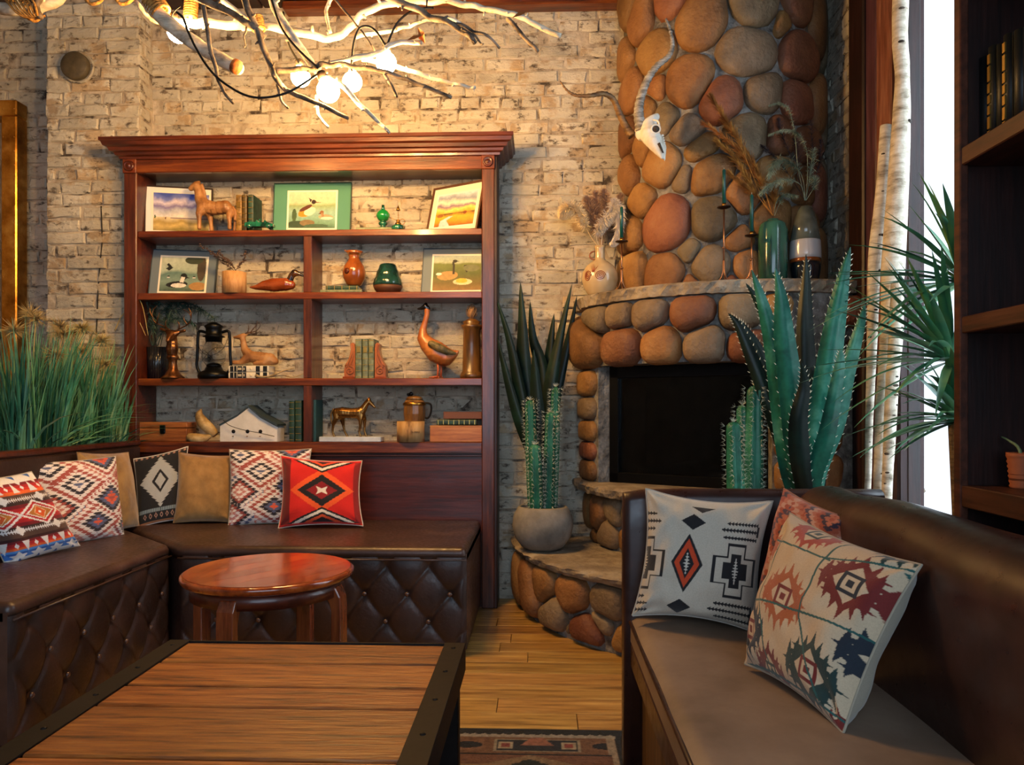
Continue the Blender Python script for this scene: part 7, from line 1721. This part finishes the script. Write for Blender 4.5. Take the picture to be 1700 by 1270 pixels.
pampas([([(998, 412, 0), (990, 380, .02), (982, 350, .03), (975, 328, .03)], .06), ([(998, 412, 0), (995, 375, .03), (992, 345, .04), (990, 318, .04)], .055), ([(998, 412, 0), (1004, 375, .03), (1008, 345, .04), (1004, 315, .04)], .055), ([(998, 412, .0), (1012, 370, .03), (1024, 345, .03), (1032, 322, .03)], .045)], pt_, nn=60, cone=.3, down=.0, wdt=.0016)
pampas([([(998, 412, 0), (1000, 390, -.02), (1010, 360, -.03), (1024, 345, -.03), (1028, 360, -.04), (1024, 390, -.04), (1016, 405, -.04)], .05), ([(996, 412, -.01), (990, 396, -.02), (998, 372, -.03), (1016, 348, -.03), (1020, 335, -.02)], .05)], pw_, nn=80, down=.8)
def candlestick(lab, px, Y, ytop, ycup, cand_top, extra=1.0):
    t = thing('candlestick', lab, 'candlestick', Vector((at(px, 500, Y).x, Y, MZ)), group='slim brass candlesticks on the mantel'); k = Y/F_
    zc = at(px, ycup, Y).z-MZ; zt = at(px, cand_top, Y).z-MZ
    st = mat('pinkish_brass', 'a07050', .28, .9)
    g = G(); g.tube([(0, 0, .05), (0, 0, zc)], .0042, 10); g.build('stem', st, t)
    for i in range(3):
        a = 2*PI*i/3+.5; c, s = math.cos(a), math.sin(a)
        G().tube(smooth_path([(c*.004, s*.004, .10), (c*.005, s*.005, .05), (c*.016, s*.016, .018), (c*.038, s*.038, .003)], 5), .0028, 7).build('foot', st, t)
    G().lathe([(.0042, zc*.45), (.009, zc*.45+.003), (.009, zc*.45+.007), (.0042, zc*.45+.010)], n=16).build('collar', st, t)
    G().lathe([(0, zc-.004), (.010, zc-.003), (.030, zc+.004), (.031, zc+.007), (.010, zc+.004), (0, zc+.004)], n=24).build('drip_pan', mat('drip_pan', '3a2a22', .35, .8), t)
    G().lathe([(.0, zc+.004), (.0085, zc+.004), (.0095, zc+.022), (.008, zc+.022), (.0, zc+.02)], n=16).build('cup', M['brass'], t)
    G().lathe([(0, zc+.018), (.0085, zc+.018), (.0078, zt-.006), (.004, zt), (0, zt)], n=16).build('candle', mat('green_candle', '0d4a44', .3, coat=.3), t)
    G().tube([(0, 0, zt-.002), (0, 0, zt+.009)], .0012, 5).build('wick', M['cream'], t)
candlestick('brass candlestick with green candle beside the cream flask', 1032, 3.66, 0, 403, 343)
candlestick('tallest brass candlestick with green candle in the middle of the mantel', 1202, 3.44, 0, 346, 281)
candlestick('brass candlestick with green candle just left of the green vase', 1248, 3.40, 0, 393, 323)
t, Q, b = mfig('green_vase', 'bottle green glazed vase with fern relief holding brown wheat and grasses', 'vase', 1283, 3.46)
kk = 3.46/F_; gv = mat('bottle_green_glaze', '2f5f50', .14, coat=.6, ramp=[(.3, '1d4238'), (.5, '32624f'), (.75, '4b7d68')], nz=(4, 3, (1, 1, 1)))
G().lathe([(r*kk, z*kk) for r, z in [(0, 0), (19, 0), (22, 3), (23, 20), (23, 85), (21, 95), (16, 100), (8, 102), (9, 104), (7, 104), (6, 98), (0, 95)]], n=40).build('body', gv, t)
fm_ = mat('fern_dark', '12302a', .35)
for (cx, z0, z1, cw) in ((.05, 10, 90, 1), (-.5, 20, 70, .7)):
    g = G()
    def on(u, z): return Vector((23.3*kk*math.sin(u), -23.3*kk*math.cos(u), z*kk))
    g.tube([on(cx+.002*(z-z0), z) for z in range(int(z0), int(z1), 5)], .001, 4)
    for z in range(int(z0)+4, int(z1), 4):
        w_ = .30*cw*(1-(z-z0)/(z1-z0+10)); u0 = cx+.002*(z-z0)
        for s in (-1, 1): a, bb, c_ = on(u0, z), on(u0+s*w_, z+7), on(u0, z+3); g.add([a, bb, c_], [(0, 1, 2)])
    g.build('fern_relief', fm_, t)
wh = mat('wheat_rust', 'b5772e', .85, rand=.15, ramp=[(.4, '8a521a'), (.6, 'c98a3c')], nz=(20, 3, (1, 1, 1)))
def ears(lst, L_, nn=22):
    for pts in lst:
        P = smooth_path([Q(x, y, dy) for x, y, dy in pts], 9); g = G().tube(P, .0016, 5); n0 = int(len(P)*.42)
        for i in range(n0, len(P)):
            tt = (P[min(i+1, len(P)-1)]-P[i-1]).normalized(); f = (i-n0)/(len(P)-n0)
            for _ in range(nn):
                d = (tt*1.6+Vector((rg.gauss(0, 1), rg.gauss(0, 1), rg.gauss(0, 1)))*.42).normalized(); ribbon(g, [P[i], P[i]+d*L_*.5, P[i]+d*L_*(1.1-.5*f)], .0028, .1, d.orthogonal(), 0, lambda q: 1-q*.85)
        g.build('wheat_ear', wh, t, kind='stuff')
ears([[(1282, 358, 0), (1262, 320, 0), (1225, 240, -.02), (1200, 200, -.03), (1180, 168, -.03)], [(1282, 358, 0), (1265, 310, .0), (1220, 245, 0), (1172, 207, 0)], [(1283, 358, 0), (1268, 300, .02), (1235, 240, .02), (1204, 200, .02)], [(1283, 358, 0), (1262, 330, .0), (1225, 270, .0), (1192, 236, .0)], [(1283, 358, 0), (1275, 330, 0), (1262, 300, 0), (1252, 276, 0)], [(1284, 358, 0), (1262, 335, -.02), (1240, 316, -.02), (1212, 292, -.02)], [(1284, 358, 0), (1284, 335, -.01), (1282, 312, -.01)]], .05)
fg_ = mat('feather_grass', '7b8a74', .8, ramp=[(.35, '56654f'), (.6, 'a9b59a')], nz=(12, 3, (1, 1, 1)))
pampas([([(1286, 358, -.0), (1292, 340, -.02), (1300, 325, -.02), (1318, 328, -.03)], .03), ([(1284, 358, 0), (1290, 330, 0), (1296, 310, 0)], .025)], fg_, nn=14, wdt=.0011)
t, Q, b = mfig('tricolour_vase', 'tapering grey, white and dark banded ceramic vase with feathery grasses, right end of the mantel', 'vase', 1337, 3.46)
prv = [(0, 0), (19, 0), (21, 4), (24, 22), (25, 45), (24, 66), (20, 90), (14, 115), (10, 124), (8, 125), (7, 118), (0, 112)]
def band(z0, z1, m, nm):
    zs = sorted(set([z0, z1]+[z for r, z in prv[:9] if z0 < z < z1])); 
    pp = [(float(np.interp(z, [q[1] for q in prv[:9]], [q[0] for q in prv[:9]]))*kk, z*kk) for z in zs]
    if z0 == 0: pp = [(0, 0)]+pp
    if z1 > 120: pp = pp+[(8*kk, 125*kk), (7*kk, 118*kk), (0, 112*kk)]
    G().lathe(pp, n=40).build(nm, m, t)
band(0, 32, mat('dark_glaze', '1b2228', .12, coat=.6), 'dark_band'); band(32, 38, mat('brown_glaze', '7a3d17'), 'brown_band'); band(38, 68, mat('white_glaze', 'bdb9b8', .15, coat=.5), 'white_band'); band(68, 124, mat('grey_green_glaze', '62655a', .14, coat=.5, ramp=[(.3, '45493f'), (.6, '74776a')], nz=(6, 3, (1, 1, 1))), 'grey_band')
pampas([([(1337, 333, 0), (1332, 300, -.01), (1320, 280, -.02), (1300, 270, -.03), (1280, 276, -.04), (1273, 295, -.04)], .05), ([(1336, 333, 0), (1325, 310, -.03), (1300, 303, -.05), (1275, 310, -.05), (1258, 325, -.05)], .04), ([(1338, 333, 0), (1338, 290, -.02), (1336, 250, -.02), (1322, 224, -.02), (1300, 218, -.02), (1275, 226, -.02)], .022), ([(1338, 333, 0), (1325, 280, 0), (1322, 220, .02), (1312, 180, .02), (1298, 168, .02), (1280, 172, .02)], .016),
        ([(1338, 333, 0), (1345, 290, 0), (1350, 250, 0)], .04), ([(1338, 333, 0), (1350, 310, -.02), (1348, 298, -.02)], .035)], fg_, nn=18, wdt=.0012)
pu = mat('plum_seedheads', '3a2b30', .9, ramp=[(.4, '241b20'), (.6, '4f3d3c')], nz=(12, 3, (1, 1, 1)))
pampas([([(1337, 333, 0), (1310, 285, .02), (1285, 255, .02), (1268, 240, .02)], .035), ([(1337, 333, 0), (1330, 270, .03), (1322, 230, .03)], .04), ([(1338, 333, 0), (1352, 260, .03), (1350, 200, .03)], .04), ([(1337, 333, 0), (1318, 260, .03), (1300, 215, .03), (1296, 195, .03)], .035), ([(1338, 333, 0), (1358, 280, 0), (1362, 235, 0)], .04)], pu, nn=16, wdt=.0013, cone=1.2)
